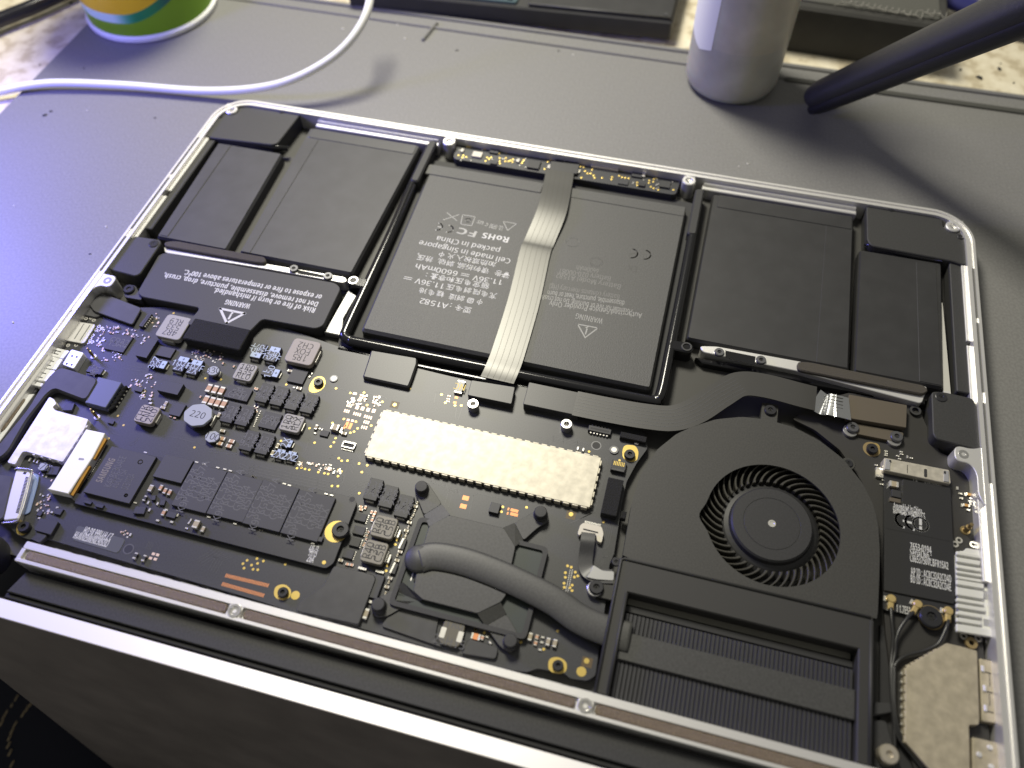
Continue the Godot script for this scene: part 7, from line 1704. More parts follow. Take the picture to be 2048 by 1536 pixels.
	rod(b, "cable_black", smooth_path([Vector3(300.03, 6.9, 163.23), Vector3(299.27, 7.4, 165.38), Vector3(298.22, 7.2, 168.24), Vector3(296.87, 6.8, 170.88), Vector3(293.71, 6.4, 173.32), Vector3(289.07, 6.2, 175.76), Vector3(286.81, 6.2, 177.85), Vector3(285.79, 6.2, 179.81), Vector3(285.74, 6.4, 181.03), Vector3(285.79, 6.4, 190.47), Vector3(287.36, 6, 197.07), Vector3(290.85, 5.8, 200.15), Vector3(293.99, 5.8, 203.64)], 5), 0.5, 8)
	put(laptop, "antenna_cable", done(b))
	put(card, "gold_pad", ring(2.5, 3.5, 0.05, "brass_dirty"), 295.68, 6.2, 163.31)
	put(laptop, "screw", screw(3.2, 1.2, "screw"), 295.38, 6.3, 163.51)
	var block := put(laptop, "finger_block", plate(rounded(PackedVector2Array([Vector2(302.82, 142.56), Vector2(303.84, 141.26), Vector2(305.15, 140.97), Vector2(305.75, 139.87), Vector2(311.79, 139.52), Vector2(312.17, 138.72), Vector2(313.89, 138.6), Vector2(313.71, 145.86), Vector2(313.35, 155.35), Vector2(313.35, 164), Vector2(312.61, 164.41), Vector2(305.72, 164.54), Vector2(303.9, 164.23), Vector2(302.75, 162.63), Vector2(302.44, 153.51), Vector2(302.54, 146.31)]), 0.5, 2), 4.0, 7.2, "pale_plastic", 0.2))
	put(block, "finger", plate(rounded(PackedVector2Array([Vector2(302.61, 141.96), Vector2(310.24, 141.45), Vector2(310.16, 142.69), Vector2(302.62, 143.19)]), 0.3, 2), 7.2, 8.0, "pale_plastic", 0.2))
	put(block, "finger", plate(rounded(PackedVector2Array([Vector2(302.52, 143.91), Vector2(309.06, 143.46), Vector2(308.96, 144.99), Vector2(302.52, 145.42)]), 0.3, 2), 7.2, 8.0, "pale_plastic", 0.2))
	put(block, "finger", plate(rounded(PackedVector2Array([Vector2(302.41, 146.55), Vector2(308.9, 146.09), Vector2(308.85, 146.95), Vector2(302.43, 147.39)]), 0.3, 2), 7.2, 8.0, "pale_plastic", 0.2))
	put(block, "finger", plate(rounded(PackedVector2Array([Vector2(302.34, 148.09), Vector2(309.23, 147.6), Vector2(309.18, 148.5), Vector2(302.36, 148.97)]), 0.3, 2), 7.2, 8.0, "pale_plastic", 0.2))
	put(block, "finger", plate(rounded(PackedVector2Array([Vector2(302.27, 149.71), Vector2(309.13, 149.22), Vector2(309.07, 150.18), Vector2(302.29, 150.66)]), 0.3, 2), 7.2, 8.0, "pale_plastic", 0.2))
	put(block, "finger", plate(rounded(PackedVector2Array([Vector2(302.21, 150.92), Vector2(309.69, 150.38), Vector2(309.59, 151.93), Vector2(302.21, 152.46)]), 0.3, 2), 7.2, 8.0, "pale_plastic", 0.2))
	put(block, "finger", plate(rounded(PackedVector2Array([Vector2(302.11, 153.23), Vector2(309.54, 152.69), Vector2(309.39, 155.12), Vector2(302.06, 155.65)]), 0.3, 2), 7.2, 8.0, "pale_plastic", 0.2))
	put(block, "finger", plate(rounded(PackedVector2Array([Vector2(301.96, 156.61), Vector2(309.34, 156.05), Vector2(309.28, 156.98), Vector2(301.98, 157.52)]), 0.3, 2), 7.2, 8.0, "pale_plastic", 0.2))
	put(block, "finger", plate(rounded(PackedVector2Array([Vector2(301.89, 158.12), Vector2(309.65, 157.53), Vector2(309.57, 158.8), Vector2(301.9, 159.38)]), 0.3, 2), 7.2, 8.0, "pale_plastic", 0.2))
	put(block, "finger", plate(rounded(PackedVector2Array([Vector2(301.79, 160.43), Vector2(308.48, 159.91), Vector2(308.42, 160.94), Vector2(301.81, 161.44)]), 0.3, 2), 7.2, 8.0, "pale_plastic", 0.2))
	put(block, "finger", plate(rounded(PackedVector2Array([Vector2(301.71, 162.26), Vector2(308.37, 161.74), Vector2(308.3, 162.98), Vector2(301.71, 163.49)]), 0.3, 2), 7.2, 8.0, "pale_plastic", 0.2))
	put(block, "finger", plate(rounded(PackedVector2Array([Vector2(301.63, 164.07), Vector2(311.92, 163.26), Vector2(311.76, 165.5), Vector2(301.59, 166.3)]), 0.3, 2), 7.2, 8.0, "pale_plastic", 0.2))
	put(block, "window", plate(PackedVector2Array([Vector2(310.46, 140.35), Vector2(313.03, 140.19), Vector2(313.13, 141.88), Vector2(310.45, 142.13)]), 7.2, 7.24, "grey_plastic"))
	put(block, "window", plate(PackedVector2Array([Vector2(310.29, 143.1), Vector2(312.85, 142.93), Vector2(312.96, 144.49), Vector2(310.29, 144.73)]), 7.2, 7.24, "grey_plastic"))
	put(block, "window", plate(PackedVector2Array([Vector2(309.86, 149.95), Vector2(312.39, 149.77), Vector2(312.52, 150.92), Vector2(309.89, 151.17)]), 7.2, 7.24, "grey_plastic"))
	put(block, "window", plate(PackedVector2Array([Vector2(309.73, 152.1), Vector2(312.24, 151.92), Vector2(312.28, 154.47), Vector2(309.67, 154.73)]), 7.2, 7.24, "grey_plastic"))
	put(block, "window", plate(PackedVector2Array([Vector2(309.21, 160.51), Vector2(311.68, 160.32), Vector2(311.75, 162.31), Vector2(309.19, 162.57)]), 7.2, 7.24, "grey_plastic"))
	put(block, "block_rail", plate(PackedVector2Array([Vector2(312.82, 139.59), Vector2(313.46, 139.55), Vector2(312.86, 164.27), Vector2(312.14, 164.45)]), 7.2, 8.1, "pale_plastic", 0.15))
	b = {}
	lathe(b, "brass", [Vector2(1.5, 0), Vector2(1.4, 0.3), Vector2(0.9, 0.4), Vector2(0.9, 2.6), Vector2(0.55, 2.7), Vector2(0.55, 4.4), Vector2(0, 4.5)], 16)
	put(board, "spring_pin", done(b), 306.72, 5.0, 133.02)
	put(board, "spring_pin", ring(0.7, 1.6, 0.9, "brass_dirty"), 306.31, 5.0, 167.69)
	put(board, "plated_hole", ring(0.5, 1.0, 0.25, "tin"), 304.77, 5.0, 136.8)
	put(board, "plated_hole", ring(0.5, 1.0, 0.25, "tin"), 303.6, 5.0, 138.37)
	put(board, "plated_hole", ring(0.5, 1.0, 0.25, "tin"), 308.69, 5.0, 137.19)
	put(board, "plated_hole", ring(0.5, 1.0, 0.25, "tin"), 311.56, 5.0, 136.69)
	put(board, "plated_hole", ring(0.5, 1.0, 0.25, "tin"), 303.4, 5.0, 164.34)
	put(board, "plated_hole", ring(0.5, 1.0, 0.25, "tin"), 304.66, 5.0, 166.02)
	put(board, "plated_hole", ring(0.5, 1.0, 0.25, "tin"), 308.46, 5.0, 165.7)
	put(board, "plated_hole", ring(0.5, 1.0, 0.25, "tin"), 311.32, 5.0, 166.13)
	for p in [Vector3(308.37, 120.48, 90), Vector3(307.37, 124.52, 90)]:
		put(board, "ceramic_capacitor", cap(2, 0.9, 0.5, "amber"), p.x, 5, p.y, p.z)
	for p in [Vector3(305.05, 119.16, 0), Vector3(305.88, 120.82, 90), Vector3(308.89, 121.82, 90), Vector3(307.25, 120.74, 0), Vector3(306.14, 124.81, 0), Vector3(308.57, 123.66, 0), Vector3(307.88, 125.97, 90), Vector3(306.03, 122.41, 90), Vector3(308.5, 122.86, 90)]:
		put(board, "ceramic_capacitor", cap(1.1, 0.6, 0.45, "tin"), p.x, 5, p.y, p.z)
	for p in [Vector3(281.81, 119.74, 0)]:
		put(board, "ceramic_capacitor", cap(3.4, 2.2, 1, "bone"), p.x, 5, p.y, p.z)
	for p in [Vector3(283.89, 111, 90), Vector3(283.96, 111.86, 90), Vector3(283.89, 112.6, 90), Vector3(288.54, 110.11, 90), Vector3(288.65, 110.96, 90), Vector3(290.42, 111.52, 0), Vector3(287.46, 111.93, 90), Vector3(291.6, 111.66, 90), Vector3(288.04, 112.85, 90), Vector3(280.95, 116.96, 90), Vector3(283.08, 121.79, 90), Vector3(282.51, 123.47, 90)]:
		put(board, "ceramic_capacitor", cap(1, 0.5, 0.4, "tin"), p.x, 5, p.y, p.z)
	var shield := put(laptop, "port_shield", plate(rounded(PackedVector2Array([Vector2(299.09, 170.05), Vector2(301.21, 170.04), Vector2(304.13, 170.05), Vector2(306.93, 170.18), Vector2(306.47, 188.46), Vector2(306.2, 189.8), Vector2(303.79, 190.43), Vector2(303.46, 201.95), Vector2(294.27, 204.35), Vector2(287.87, 198.63), Vector2(288.35, 179.56), Vector2(291.66, 176.59)]), 0.4, 2), 4.0, 7.4, "shield_beige", 0.12))
	put(shield, "shield_tooth", plate(rounded(rect(0.5, 1.9), 0.1, 1), 0, 2.3, "shield_beige", 0.08), 288.2, 4.9, 180.57)
	put(shield, "solder_foot", plate(disc(0.5, 10), 0, 0.9, "tin", 0.2), 288.13, 4.9, 180.78)
	put(shield, "shield_tooth", plate(rounded(rect(0.5, 1.9), 0.1, 1), 0, 2.3, "shield_beige", 0.08), 288.17, 4.9, 182.83)
	put(shield, "solder_foot", plate(disc(0.5, 10), 0, 0.9, "tin", 0.2), 288.1, 4.9, 183.05)
	put(shield, "shield_tooth", plate(rounded(rect(0.5, 1.9), 0.1, 1), 0, 2.3, "shield_beige", 0.08), 288.14, 4.9, 185.06)
	put(shield, "solder_foot", plate(disc(0.5, 10), 0, 0.9, "tin", 0.2), 288.08, 4.9, 185.29)
	put(shield, "shield_tooth", plate(rounded(rect(0.5, 1.9), 0.1, 1), 0, 2.3, "shield_beige", 0.08), 288.12, 4.9, 187.27)
	put(shield, "solder_foot", plate(disc(0.5, 10), 0, 0.9, "tin", 0.2), 288.06, 4.9, 187.51)
	put(shield, "shield_tooth", plate(rounded(rect(0.5, 1.9), 0.1, 1), 0, 2.3, "shield_beige", 0.08), 288.09, 4.9, 189.45)
	put(shield, "solder_foot", plate(disc(0.5, 10), 0, 0.9, "tin", 0.2), 288.04, 4.9, 189.7)
	put(shield, "shield_tooth", plate(rounded(rect(0.5, 1.9), 0.1, 1), 0, 2.3, "shield_beige", 0.08), 288.07, 4.9, 191.61)
	put(shield, "solder_foot", plate(disc(0.5, 10), 0, 0.9, "tin", 0.2), 288.02, 4.9, 191.87)
	put(shield, "shield_tooth", plate(rounded(rect(0.5, 1.9), 0.1, 1), 0, 2.3, "shield_beige", 0.08), 288.04, 4.9, 193.75)
	put(shield, "solder_foot", plate(disc(0.5, 10), 0, 0.9, "tin", 0.2), 288, 4.9, 194.01)
	put(shield, "shield_tooth", plate(rounded(rect(0.5, 1.9), 0.1, 1), 0, 2.3, "shield_beige", 0.08), 288.02, 4.9, 195.86)
	put(shield, "solder_foot", plate(disc(0.5, 10), 0, 0.9, "tin", 0.2), 287.98, 4.9, 196.13)
	put(shield, "shield_tooth", plate(rounded(rect(0.5, 1.9), 0.1, 1), 0, 2.3, "shield_beige", 0.08), 287.99, 4.9, 197.95)
	put(shield, "solder_foot", plate(disc(0.5, 10), 0, 0.9, "tin", 0.2), 287.96, 4.9, 198.23)
	put(shield, "shield_tooth", plate(rect(1.2, 0.5), 0, 2.3, "shield_beige", 0.08), 288.88, 4.9, 178.84, 32)
	put(shield, "shield_tooth", plate(rect(1.2, 0.5), 0, 2.3, "shield_beige", 0.08), 290.06, 4.9, 177.84, 32)
	put(shield, "shield_tooth", plate(rect(1.2, 0.5), 0, 2.3, "shield_beige", 0.08), 291.25, 4.9, 176.83, 32)
	put(shield, "shield_tooth", plate(rect(1.2, 0.5), 0, 2.3, "shield_beige", 0.08), 292.44, 4.9, 175.82, 32)
	put(shield, "shield_tooth", plate(rect(1.2, 0.5), 0, 2.3, "shield_beige", 0.08), 293.63, 4.9, 174.8, 32)
	put(shield, "shield_tooth", plate(rect(1.2, 0.5), 0, 2.3, "shield_beige", 0.08), 294.83, 4.9, 173.79, 32)
	put(shield, "shield_tooth", plate(rect(1.2, 0.5), 0, 2.3, "shield_beige", 0.08), 296.03, 4.9, 172.76, 32)
	var hdmi := put(laptop, "port_shell", plate(rounded(PackedVector2Array([Vector2(307.68, 171.87), Vector2(311.85, 171.85), Vector2(311.72, 186.21), Vector2(311.3, 188.09), Vector2(307.37, 188.42)]), 0.4, 2), 3.6, 6.9, "shield_beige", 0.15))
	put(hdmi, "spring", plate(rounded(rect(0.8, 1.8), 0.3, 3), 0, 0.5, "tin_plate", 0.15), 308.22, 6.85, 174.65)
	put(hdmi, "port_slot", plate(PackedVector2Array([Vector2(308.87, 175.16), Vector2(310.34, 175.2), Vector2(310.32, 175.56), Vector2(308.84, 175.52)]), 6.9, 6.92, "soot"))
	put(hdmi, "spring", plate(rounded(rect(0.8, 1.8), 0.3, 3), 0, 0.5, "tin_plate", 0.15), 308.39, 6.85, 179.79)
	put(hdmi, "port_slot", plate(PackedVector2Array([Vector2(309.03, 180.29), Vector2(310.49, 180.32), Vector2(310.47, 180.67), Vector2(309.01, 180.64)]), 6.9, 6.92, "soot"))
	put(hdmi, "spring", plate(rounded(rect(0.8, 1.8), 0.3, 3), 0, 0.5, "tin_plate", 0.15), 308.26, 6.85, 184.97)
	put(hdmi, "port_slot", plate(PackedVector2Array([Vector2(308.89, 185.46), Vector2(310.33, 185.48), Vector2(310.31, 185.83), Vector2(308.87, 185.8)]), 6.9, 6.92, "soot"))
	put(hdmi, "port_slot", plate(PackedVector2Array([Vector2(309.83, 175.54), Vector2(310.03, 175.49), Vector2(309.97, 178.82), Vector2(309.73, 178.88)]), 6.9, 6.92, "soot"))
	put(hdmi, "port_slot", plate(PackedVector2Array([Vector2(309.49, 180.78), Vector2(309.68, 180.73), Vector2(309.63, 183.97), Vector2(309.39, 184.03)]), 6.9, 6.92, "soot"))
	var lower := put(laptop, "port_shell", plate(rounded(PackedVector2Array([Vector2(304.72, 193.09), Vector2(312.27, 192.84), Vector2(311.95, 199.66), Vector2(304.34, 201.64)]), 0.4, 2), 3.6, 6.9, "shield_beige", 0.15))
	put(lower, "rivet", plate(disc(0.7, 14), 0, 0.4, "tin_plate", 0.15), 308.77, 6.85, 194.63)
	put(lower, "rivet", plate(disc(0.7, 14), 0, 0.4, "tin_plate", 0.15), 306.05, 6.85, 197.04)
	put(lower, "rivet", plate(disc(0.7, 14), 0, 0.4, "tin_plate", 0.15), 308.8, 6.85, 199.21)
	put(laptop, "dark_gap", plate(PackedVector2Array([Vector2(305.45, 189.21), Vector2(307.8, 188.7), Vector2(307.63, 191.49), Vector2(305.38, 192.27)]), 3.6, 4.4, "ink"))
	put(laptop, "side_bracket", plate(rounded(PackedVector2Array([Vector2(280.5, 190.34), Vector2(285.05, 189.36), Vector2(285.44, 191.87), Vector2(280.33, 194)]), 0.6, 2), 3.0, 6.0, "soft_black", 0.3))
	put(laptop, "side_bracket", plate(rounded(PackedVector2Array([Vector2(280.55, 194.81), Vector2(284.08, 194.09), Vector2(285.82, 199.86), Vector2(288.07, 205.68), Vector2(280.67, 207.61)]), 0.8, 2), 3.0, 5.4, "soft_black", 0.3))

	b = {}
	lathe(b, "steel_warm", [Vector2(2.4, 3.0), Vector2(2.4, 6.0), Vector2(2.5, 6.6), Vector2(2.5, 8.4), Vector2(2.2, 8.8), Vector2(0.9, 8.8), Vector2(0.7, 8.2), Vector2(0, 8.2)], 28)
	put(laptop, "tall_screw", done(b), 283.6, 0, 203.07)

func build_trackpad_board(laptop: Node3D) -> void:
	var b := {}
	var board := put(laptop, "trackpad_board", plate(rounded(PackedVector2Array([Vector2(107.78, -0.98), Vector2(109.08, -2.45), Vector2(110.81, -2.5), Vector2(201.55, -2.58), Vector2(203.52, -1.12), Vector2(202.98, 5.23), Vector2(202.45, 11.45), Vector2(201.16, 12.23), Vector2(110.15, 12.41), Vector2(109.05, 11.07)]), 1.6, 4), 3.0, 7.0, "pcb", 0.12))
	put(board, "chip", chip(4.1, 3.2, 0.9, "bone"), 118.74, 7, 8.18)
	put(board, "chip", chip(4.9, 4.9, 0.9, "chip"), 143.29, 7, 8.58)
	put(board, "chip", chip(3, 1.9, 0.6, "chip"), 126.79, 7, 11.12)
	put(board, "diode", chip(3.8, 2.6, 0.8, "slate"), 125.11, 7, 4.43)
	put(board, "chip", chip(3.5, 2.4, 0.6, "chip"), 117.66, 7, 1.11)
	put(board, "chip", chip(4.3, 3.8, 0.8, "chip"), 197.37, 7, 7.63)
	put(board, "chip", chip(4.1, 2.4, 0.6, "chip"), 186.06, 7, 0.92)
	put(board, "chip", chip(4.3, 2.5, 0.7, "slate"), 185.5, 7, 4.75)
	put(board, "chip", chip(4, 2.6, 0.5, "slate"), 180.9, 7, 10.12)
	put(board, "chip", chip(2.6, 1.9, 0.8, "soot"), 188.37, 7, 9.95)
	put(board, "edge_socket", plate(PackedVector2Array([Vector2(133.61, -0.51), Vector2(145.88, -0.68), Vector2(146.53, 3.45), Vector2(134.07, 3.2)]), 7.0, 8.4, "bright_alu", 0.15))
	put(board, "edge_socket", plate(PackedVector2Array([Vector2(165.9, -0.59), Vector2(177.51, -0.68), Vector2(177.64, 4.43), Vector2(166.44, 4.47)]), 7.0, 8.0, "steel_warm", 0.15))
	put(board, "ribbon_plug", plate(rounded(PackedVector2Array([Vector2(149.69, 5.55), Vector2(161.72, 4.85), Vector2(161.98, 10.62), Vector2(150.48, 11.73)]), 0.4, 2), 7.0, 8.3, "satin_black", 0.15))
	put(board, "copper_bar", plate(rounded(PackedVector2Array([Vector2(190.34, 0.49), Vector2(196.2, 0.03), Vector2(196.06, 2.24), Vector2(190.34, 2.43)]), 0.4, 2), 7.0, 7.9, "copper_tan", 0.2))
	put(board, "chip", chip(3.5, 3.4, 0.9, "satin_black"), 152.97, 7, 2.14)
	put(board, "chip", chip(5.5, 3.5, 0.9, "satin_black"), 158.04, 7, 2.03)
	put(board, "mounting_eye", ring(0.5, 1.15, 0.2, "screw_grey"), 110.66, 7.0, 0.26)
	put(board, "mounting_eye", ring(0.5, 1.15, 0.2, "screw_grey"), 131.23, 7.0, -0.01)
	put(board, "mounting_eye", ring(0.5, 1.15, 0.2, "screw_grey"), 179.57, 7.0, -0.27)
	put(board, "mounting_eye", ring(0.5, 1.15, 0.2, "screw_grey"), 200.35, 7.0, -0.25)
	b = {}
	for p in [Vector2(111.85, 2.73), Vector2(113.01, 3.74), Vector2(114.01, 3.85), Vector2(114.53, 0.94), Vector2(115.81, 2.7), Vector2(111.07, 9.82), Vector2(112.88, 10.74), Vector2(112.98, 9.36), Vector2(114.44, 10.01), Vector2(122.99, 10.44), Vector2(124.09, 8.93), Vector2(123.06, 8.27), Vector2(124.62, 7.79), Vector2(120.66, 3.43), Vector2(121.71, 2.91), Vector2(122.64, -0.14), Vector2(127.12, 4.56), Vector2(128.24, 7.42), Vector2(128.75, 9.3), Vector2(129.23, 10.67), Vector2(129.06, 1.03), Vector2(128.15, 2.12), Vector2(129.98, 3.21), Vector2(130.77, 6.8), Vector2(131.06, 8.74), Vector2(132.39, 8.41), Vector2(133.05, 7.75), Vector2(134.09, 8.5), Vector2(133.81, 6.82), Vector2(138.13, 7.27), Vector2(138.36, 6.21), Vector2(138.05, 8.28), Vector2(147.7, 1.94), Vector2(148.96, 0.88), Vector2(150.29, 1.57), Vector2(150.46, 3.03), Vector2(149.1, 3.61), Vector2(148.25, 4.96), Vector2(148.02, 9.56), Vector2(163.72, 2.29), Vector2(162.08, 4.67), Vector2(163.13, 4.17), Vector2(164.5, 6.77), Vector2(165.72, 7.93), Vector2(166.96, 7.63), Vector2(168.43, 8.48), Vector2(169.02, 9.79), Vector2(163.83, 11.05), Vector2(163.89, 2.15), Vector2(162.04, 4.33), Vector2(163.44, 4.73), Vector2(164.4, 6.94), Vector2(165.78, 8.07), Vector2(167.02, 7.76), Vector2(168.34, 8.65), Vector2(169.08, 9.92), Vector2(167.01, 5.33), Vector2(163.83, 11.19), Vector2(172.01, 9.2), Vector2(175.94, 7.76), Vector2(175.89, 9.22), Vector2(178.59, 6.4), Vector2(179.88, 6.95), Vector2(181.2, 6.96), Vector2(182.54, 6.88), Vector2(181.54, 0.33), Vector2(183.05, -0.28), Vector2(183.77, 1.99), Vector2(189.28, 0.16), Vector2(189.53, 1.7), Vector2(190.92, 6.27), Vector2(190.99, 7.68), Vector2(192.12, 9.77), Vector2(192.56, 6.58), Vector2(193.33, 10.41), Vector2(195.3, 10.87), Vector2(201.22, 9.42), Vector2(199.3, 2.79), Vector2(197.42, 0.85), Vector2(193.31, 4.25), Vector2(192.61, 4.9), Vector2(186.36, 8.57), Vector2(186.63, 10.16)]:
		lathe(b, "gold", [Vector2(0.5, 7.0), Vector2(0.45, 7.15), Vector2(0.2, 7.2), Vector2(0, 7.18)], 9, p.x, p.y)
	for p in [Vector2(112.91, 12.86), Vector2(193.81, 4.98), Vector2(119.62, 4.08), Vector2(198.6, 8.19), Vector2(195.29, 9.55), Vector2(113.52, 1.37), Vector2(188.58, 6.59), Vector2(119.15, -0.72), Vector2(134.36, 7.34), Vector2(197.87, 2.63), Vector2(122.67, 1.34), Vector2(194.18, 8.08), Vector2(116.97, 11.9), Vector2(194.46, 10.5), Vector2(125.37, 8.93), Vector2(183.58, 3.87), Vector2(138.94, 5.38), Vector2(135.44, 7.17), Vector2(121.46, 0.51), Vector2(124.62, 5.31), Vector2(193.97, 8.32), Vector2(186.16, 0.48), Vector2(129.44, 7.68), Vector2(181.96, 1.5), Vector2(140.1, 10.45), Vector2(184.69, 9.74), Vector2(137.53, 10.15), Vector2(200.08, 5.01), Vector2(194.71, 7.54), Vector2(113.75, 11.14), Vector2(130.06, 7.83), Vector2(119.75, 4.27), Vector2(199.33, 9.35), Vector2(111.89, 6.91), Vector2(138.69, 6.92), Vector2(197.72, 8.4), Vector2(110.53, 6.67), Vector2(187.77, -0.89), Vector2(199.54, 7.9), Vector2(184.74, 8.93)]:
		brick(b, "tin", 0.4, 0.5, 7.0, 7.25, p.x, p.y)
	stuff(put(board, "gold_test_points", done(b)))
	for p in [Vector3(111.83, 7.07, 0), Vector3(136.24, 7.71, 0), Vector3(149.55, 8.43, 0), Vector3(162.01, 8.23, 0), Vector3(188.16, 4.29, 0)]:
		put(board, "ceramic_capacitor", cap(2, 1.2, 0.8, "bone"), p.x, 7, p.y, p.z)

func build_surroundings() -> void:
	# desk of worn off-white board, and the grey mat on it
	var b := {}
	brick(b, "desk", 1500, 640, -30, -2.2, 150, -122)
	structure(put(self, "desk_top", done(b)))
	b = {}
	brick(b, "floor_dark", 3000, 3000, -760, -740, 150, 300)
	structure(put(self, "floor", done(b)))
	b = {}
	slab(b, "mat", rounded(PackedVector2Array([Vector2(-106, -97), Vector2(420, -97), Vector2(420, 198), Vector2(-106, 198)]), 1.0, 2), -2.2, 0.0, 0.3)
	var mat_ := put(self, "work_mat", done(b))
	tag(mat_, "grey silicone work mat spread under the opened laptop", "mat")
	b = {}
	brick(b, "mat", 400, 2.4, 0, 1.2, 20, -95.6, 0.5)
	brick(b, "mat", 200, 2.4, 0, 1.2, 321, -95.4, 0.5)
	put(mat_, "raised_edge", done(b))
	b = {}
	brick(b, "mat", 1.4, 16, 0, 1.5, 0, 0, 0.5)
	put(mat_, "raised_rib", done(b), 67.36, 0, -82.73, -8)
	put(mat_, "raised_rib", plate(rect(330, 1.6), 0, 0.9, "mat", 0.4), 105, 0, -86.5, -0.5)
	put(mat_, "raised_rib", plate(rounded(rect(180, 3.0), 1.2, 3), 0, 0.9, "mat_dark", 0.3), 330, 0, -84.6, 0)
	for s in [Vector3(-83.35, 17.15, 1), Vector3(-84.4, 20.37, 1.4), Vector3(-86.48, -15.7, 0.7), Vector3(-33.91, 10.07, 0.8), Vector3(-67.41, 12.58, -0.7), Vector3(49.35, -85.18, -1), Vector3(57.01, -74.6, -1), Vector3(84.92, -71.33, 1), Vector3(23.77, -75.58, -1.1), Vector3(133.04, -82.29, 0.8), Vector3(140.56, -80.72, -0.8), Vector3(229.13, -21.81, -0.8), Vector3(225.81, -19.38, -0.6), Vector3(-26, 130.32, -0.8), Vector3(-62.81, 75.85, -0.6), Vector3(-18.64, 77.54, -0.8), Vector3(-16.85, 92.44, 0.7)]:
		put(mat_, "crumb", crumb(s.z), s.x, 0, s.y, s.z * 40)
	for s in [Vector3(328.23, -109.95, 2.2), Vector3(337.68, -119.14, 1.7), Vector3(324.4, -132.07, 1.5), Vector3(320.14, -114.47, 1.2), Vector3(328.26, -139.65, 1.3), Vector3(343.28, -109.64, 0.9), Vector3(325.5, -100.58, 0.9), Vector3(338.58, -123.88, 0.7), Vector3(-127.84, -68.07, 1.6), Vector3(-112.18, -15.84, 0.8), Vector3(-146.09, -45.28, 0.8), Vector3(-122.54, -54.06, 0.5)]:
		put(mat_, "crumb", crumb(s.z), s.x, -2.2, s.y, s.z * 70)
	var tub := thing("tub", "round plastic tub with yellow and green label at the back left of the mat", "tub", -80.0, 0, -71.5)
	b = {}
	lathe(b, "tub_white", [Vector2(0, 0), Vector2(31.6, 0), Vector2(33.0, 0.8), Vector2(33.2, 2.6), Vector2(32.2, 3.4), Vector2(31.8, 3.6)], 64)
	put(tub, "base_ring", done(b), -80, 0, -71.5)
	put(tub, "label_sleeve", tub_sleeve(31.9, 3.2, 64.0), -80, 0, -71.5)
	b = {}
	lathe(b, "tub_white", [Vector2(32.2, 64), Vector2(34.0, 64.6), Vector2(34.2, 72), Vector2(33, 73), Vector2(0, 73)], 64)
	put(tub, "lid", done(b), -80, 0, -71.5)

	b = {}
	rod(b, "cable_white", smooth_path([Vector3(-123.38, 2.2, 19.64), Vector3(-112.58, 2.2, 12.07), Vector3(-100.33, 3, 5.64), Vector3(-85.61, 3.6, 1.05), Vector3(-56.26, 3.2, -4.59), Vector3(-25.79, 3.2, -8.01), Vector3(-7.36, 4.5, -10.16), Vector3(8.02, 7, -12.13), Vector3(20.67, 10, -14.94), Vector3(32.65, 14, -20.56), Vector3(43.46, 19, -29.23), Vector3(50.45, 25, -38.81), Vector3(52.75, 31, -50.06), Vector3(48.66, 37, -67.64)], 6), 1.85, 14)
	tag(put(self, "charging_cable", done(b)), "white round cable curving across the mat past the yellow tub", "cable")
	var bottle := thing("bottle", "translucent frosted plastic bottle standing at the back of the mat", "bottle", 215.7, 0, -78.4)
	b = {}
	lathe(b, "bottle_wet", [Vector2(0, 0.4), Vector2(17.5, 0.0), Vector2(19.6, 1.4), Vector2(20.9, 4.5), Vector2(21.0, 9.0), Vector2(21.0, 26.0)], 64, 0, 0, true)
	lathe(b, "bottle_dry", [Vector2(21.0, 26.0), Vector2(21.0, 92.0), Vector2(19.5, 99.0), Vector2(13.0, 105.0), Vector2(9.0, 107.0), Vector2(9.0, 116.0), Vector2(0, 116.0)], 64, 0, 0, true)
	put(bottle, "body", done(b), 215.7, 0, -78.4)
	put(bottle, "paper_label", bottle_label(21.15, 22.0, 92.0), 215.7, 0, -78.4)
	b = {}
	lathe(b, "tub_white", [Vector2(10.5, 107.5), Vector2(10.5, 122), Vector2(9.5, 124), Vector2(0, 124)], 32)
	put(bottle, "cap", done(b), 215.7, 0, -78.4)

	var arm := thing("stand_arm", "matt black textured stand arm leaning over the back right corner of the mat", "stand", 251.41, 6.5, -64.01)
	b = {}
	rod(b, "arm_black", [Vector3(251.41, 6.5, -64.01), Vector3(252.41, 8.18, -62.93), Vector3(254.42, 11.55, -60.76), Vector3(261.44, 23.33, -53.16), Vector3(271.47, 40.16, -42.31), Vector3(281.5, 56.98, -31.46), Vector3(291.53, 73.81, -20.6), Vector3(301.56, 90.64, -9.75), Vector3(314.09, 111.67, 3.82)], [3.0, 5.6, 6.8, 7.2, 7.6, 8.1, 8.6, 9.1, 9.6], 20, 0.85)
	put(arm, "tube", done(b))
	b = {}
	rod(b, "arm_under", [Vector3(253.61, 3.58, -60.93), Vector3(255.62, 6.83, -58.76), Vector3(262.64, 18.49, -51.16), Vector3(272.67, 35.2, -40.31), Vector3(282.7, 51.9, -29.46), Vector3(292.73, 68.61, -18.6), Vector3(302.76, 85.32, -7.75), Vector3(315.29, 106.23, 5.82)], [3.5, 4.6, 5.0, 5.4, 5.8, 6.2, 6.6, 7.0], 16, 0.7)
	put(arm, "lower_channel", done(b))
	put(arm, "foot", plate(disc(4.6, 20), 0, 3.2, "rubber", 0.4), 258.68, 0, -70.48)
	var unit := thing("dark_unit", "flat black equipment tray carrying a teal circuit board at the back edge of the mat", "equipment", 110, 0, -118)
	b = {}
	slab(b, "unit_black", rounded(PackedVector2Array([Vector2(20, -94.6), Vector2(184, -103.8), Vector2(184, -160), Vector2(20, -160)]), 1.5, 3), 0.05, 9.0, 0.8)
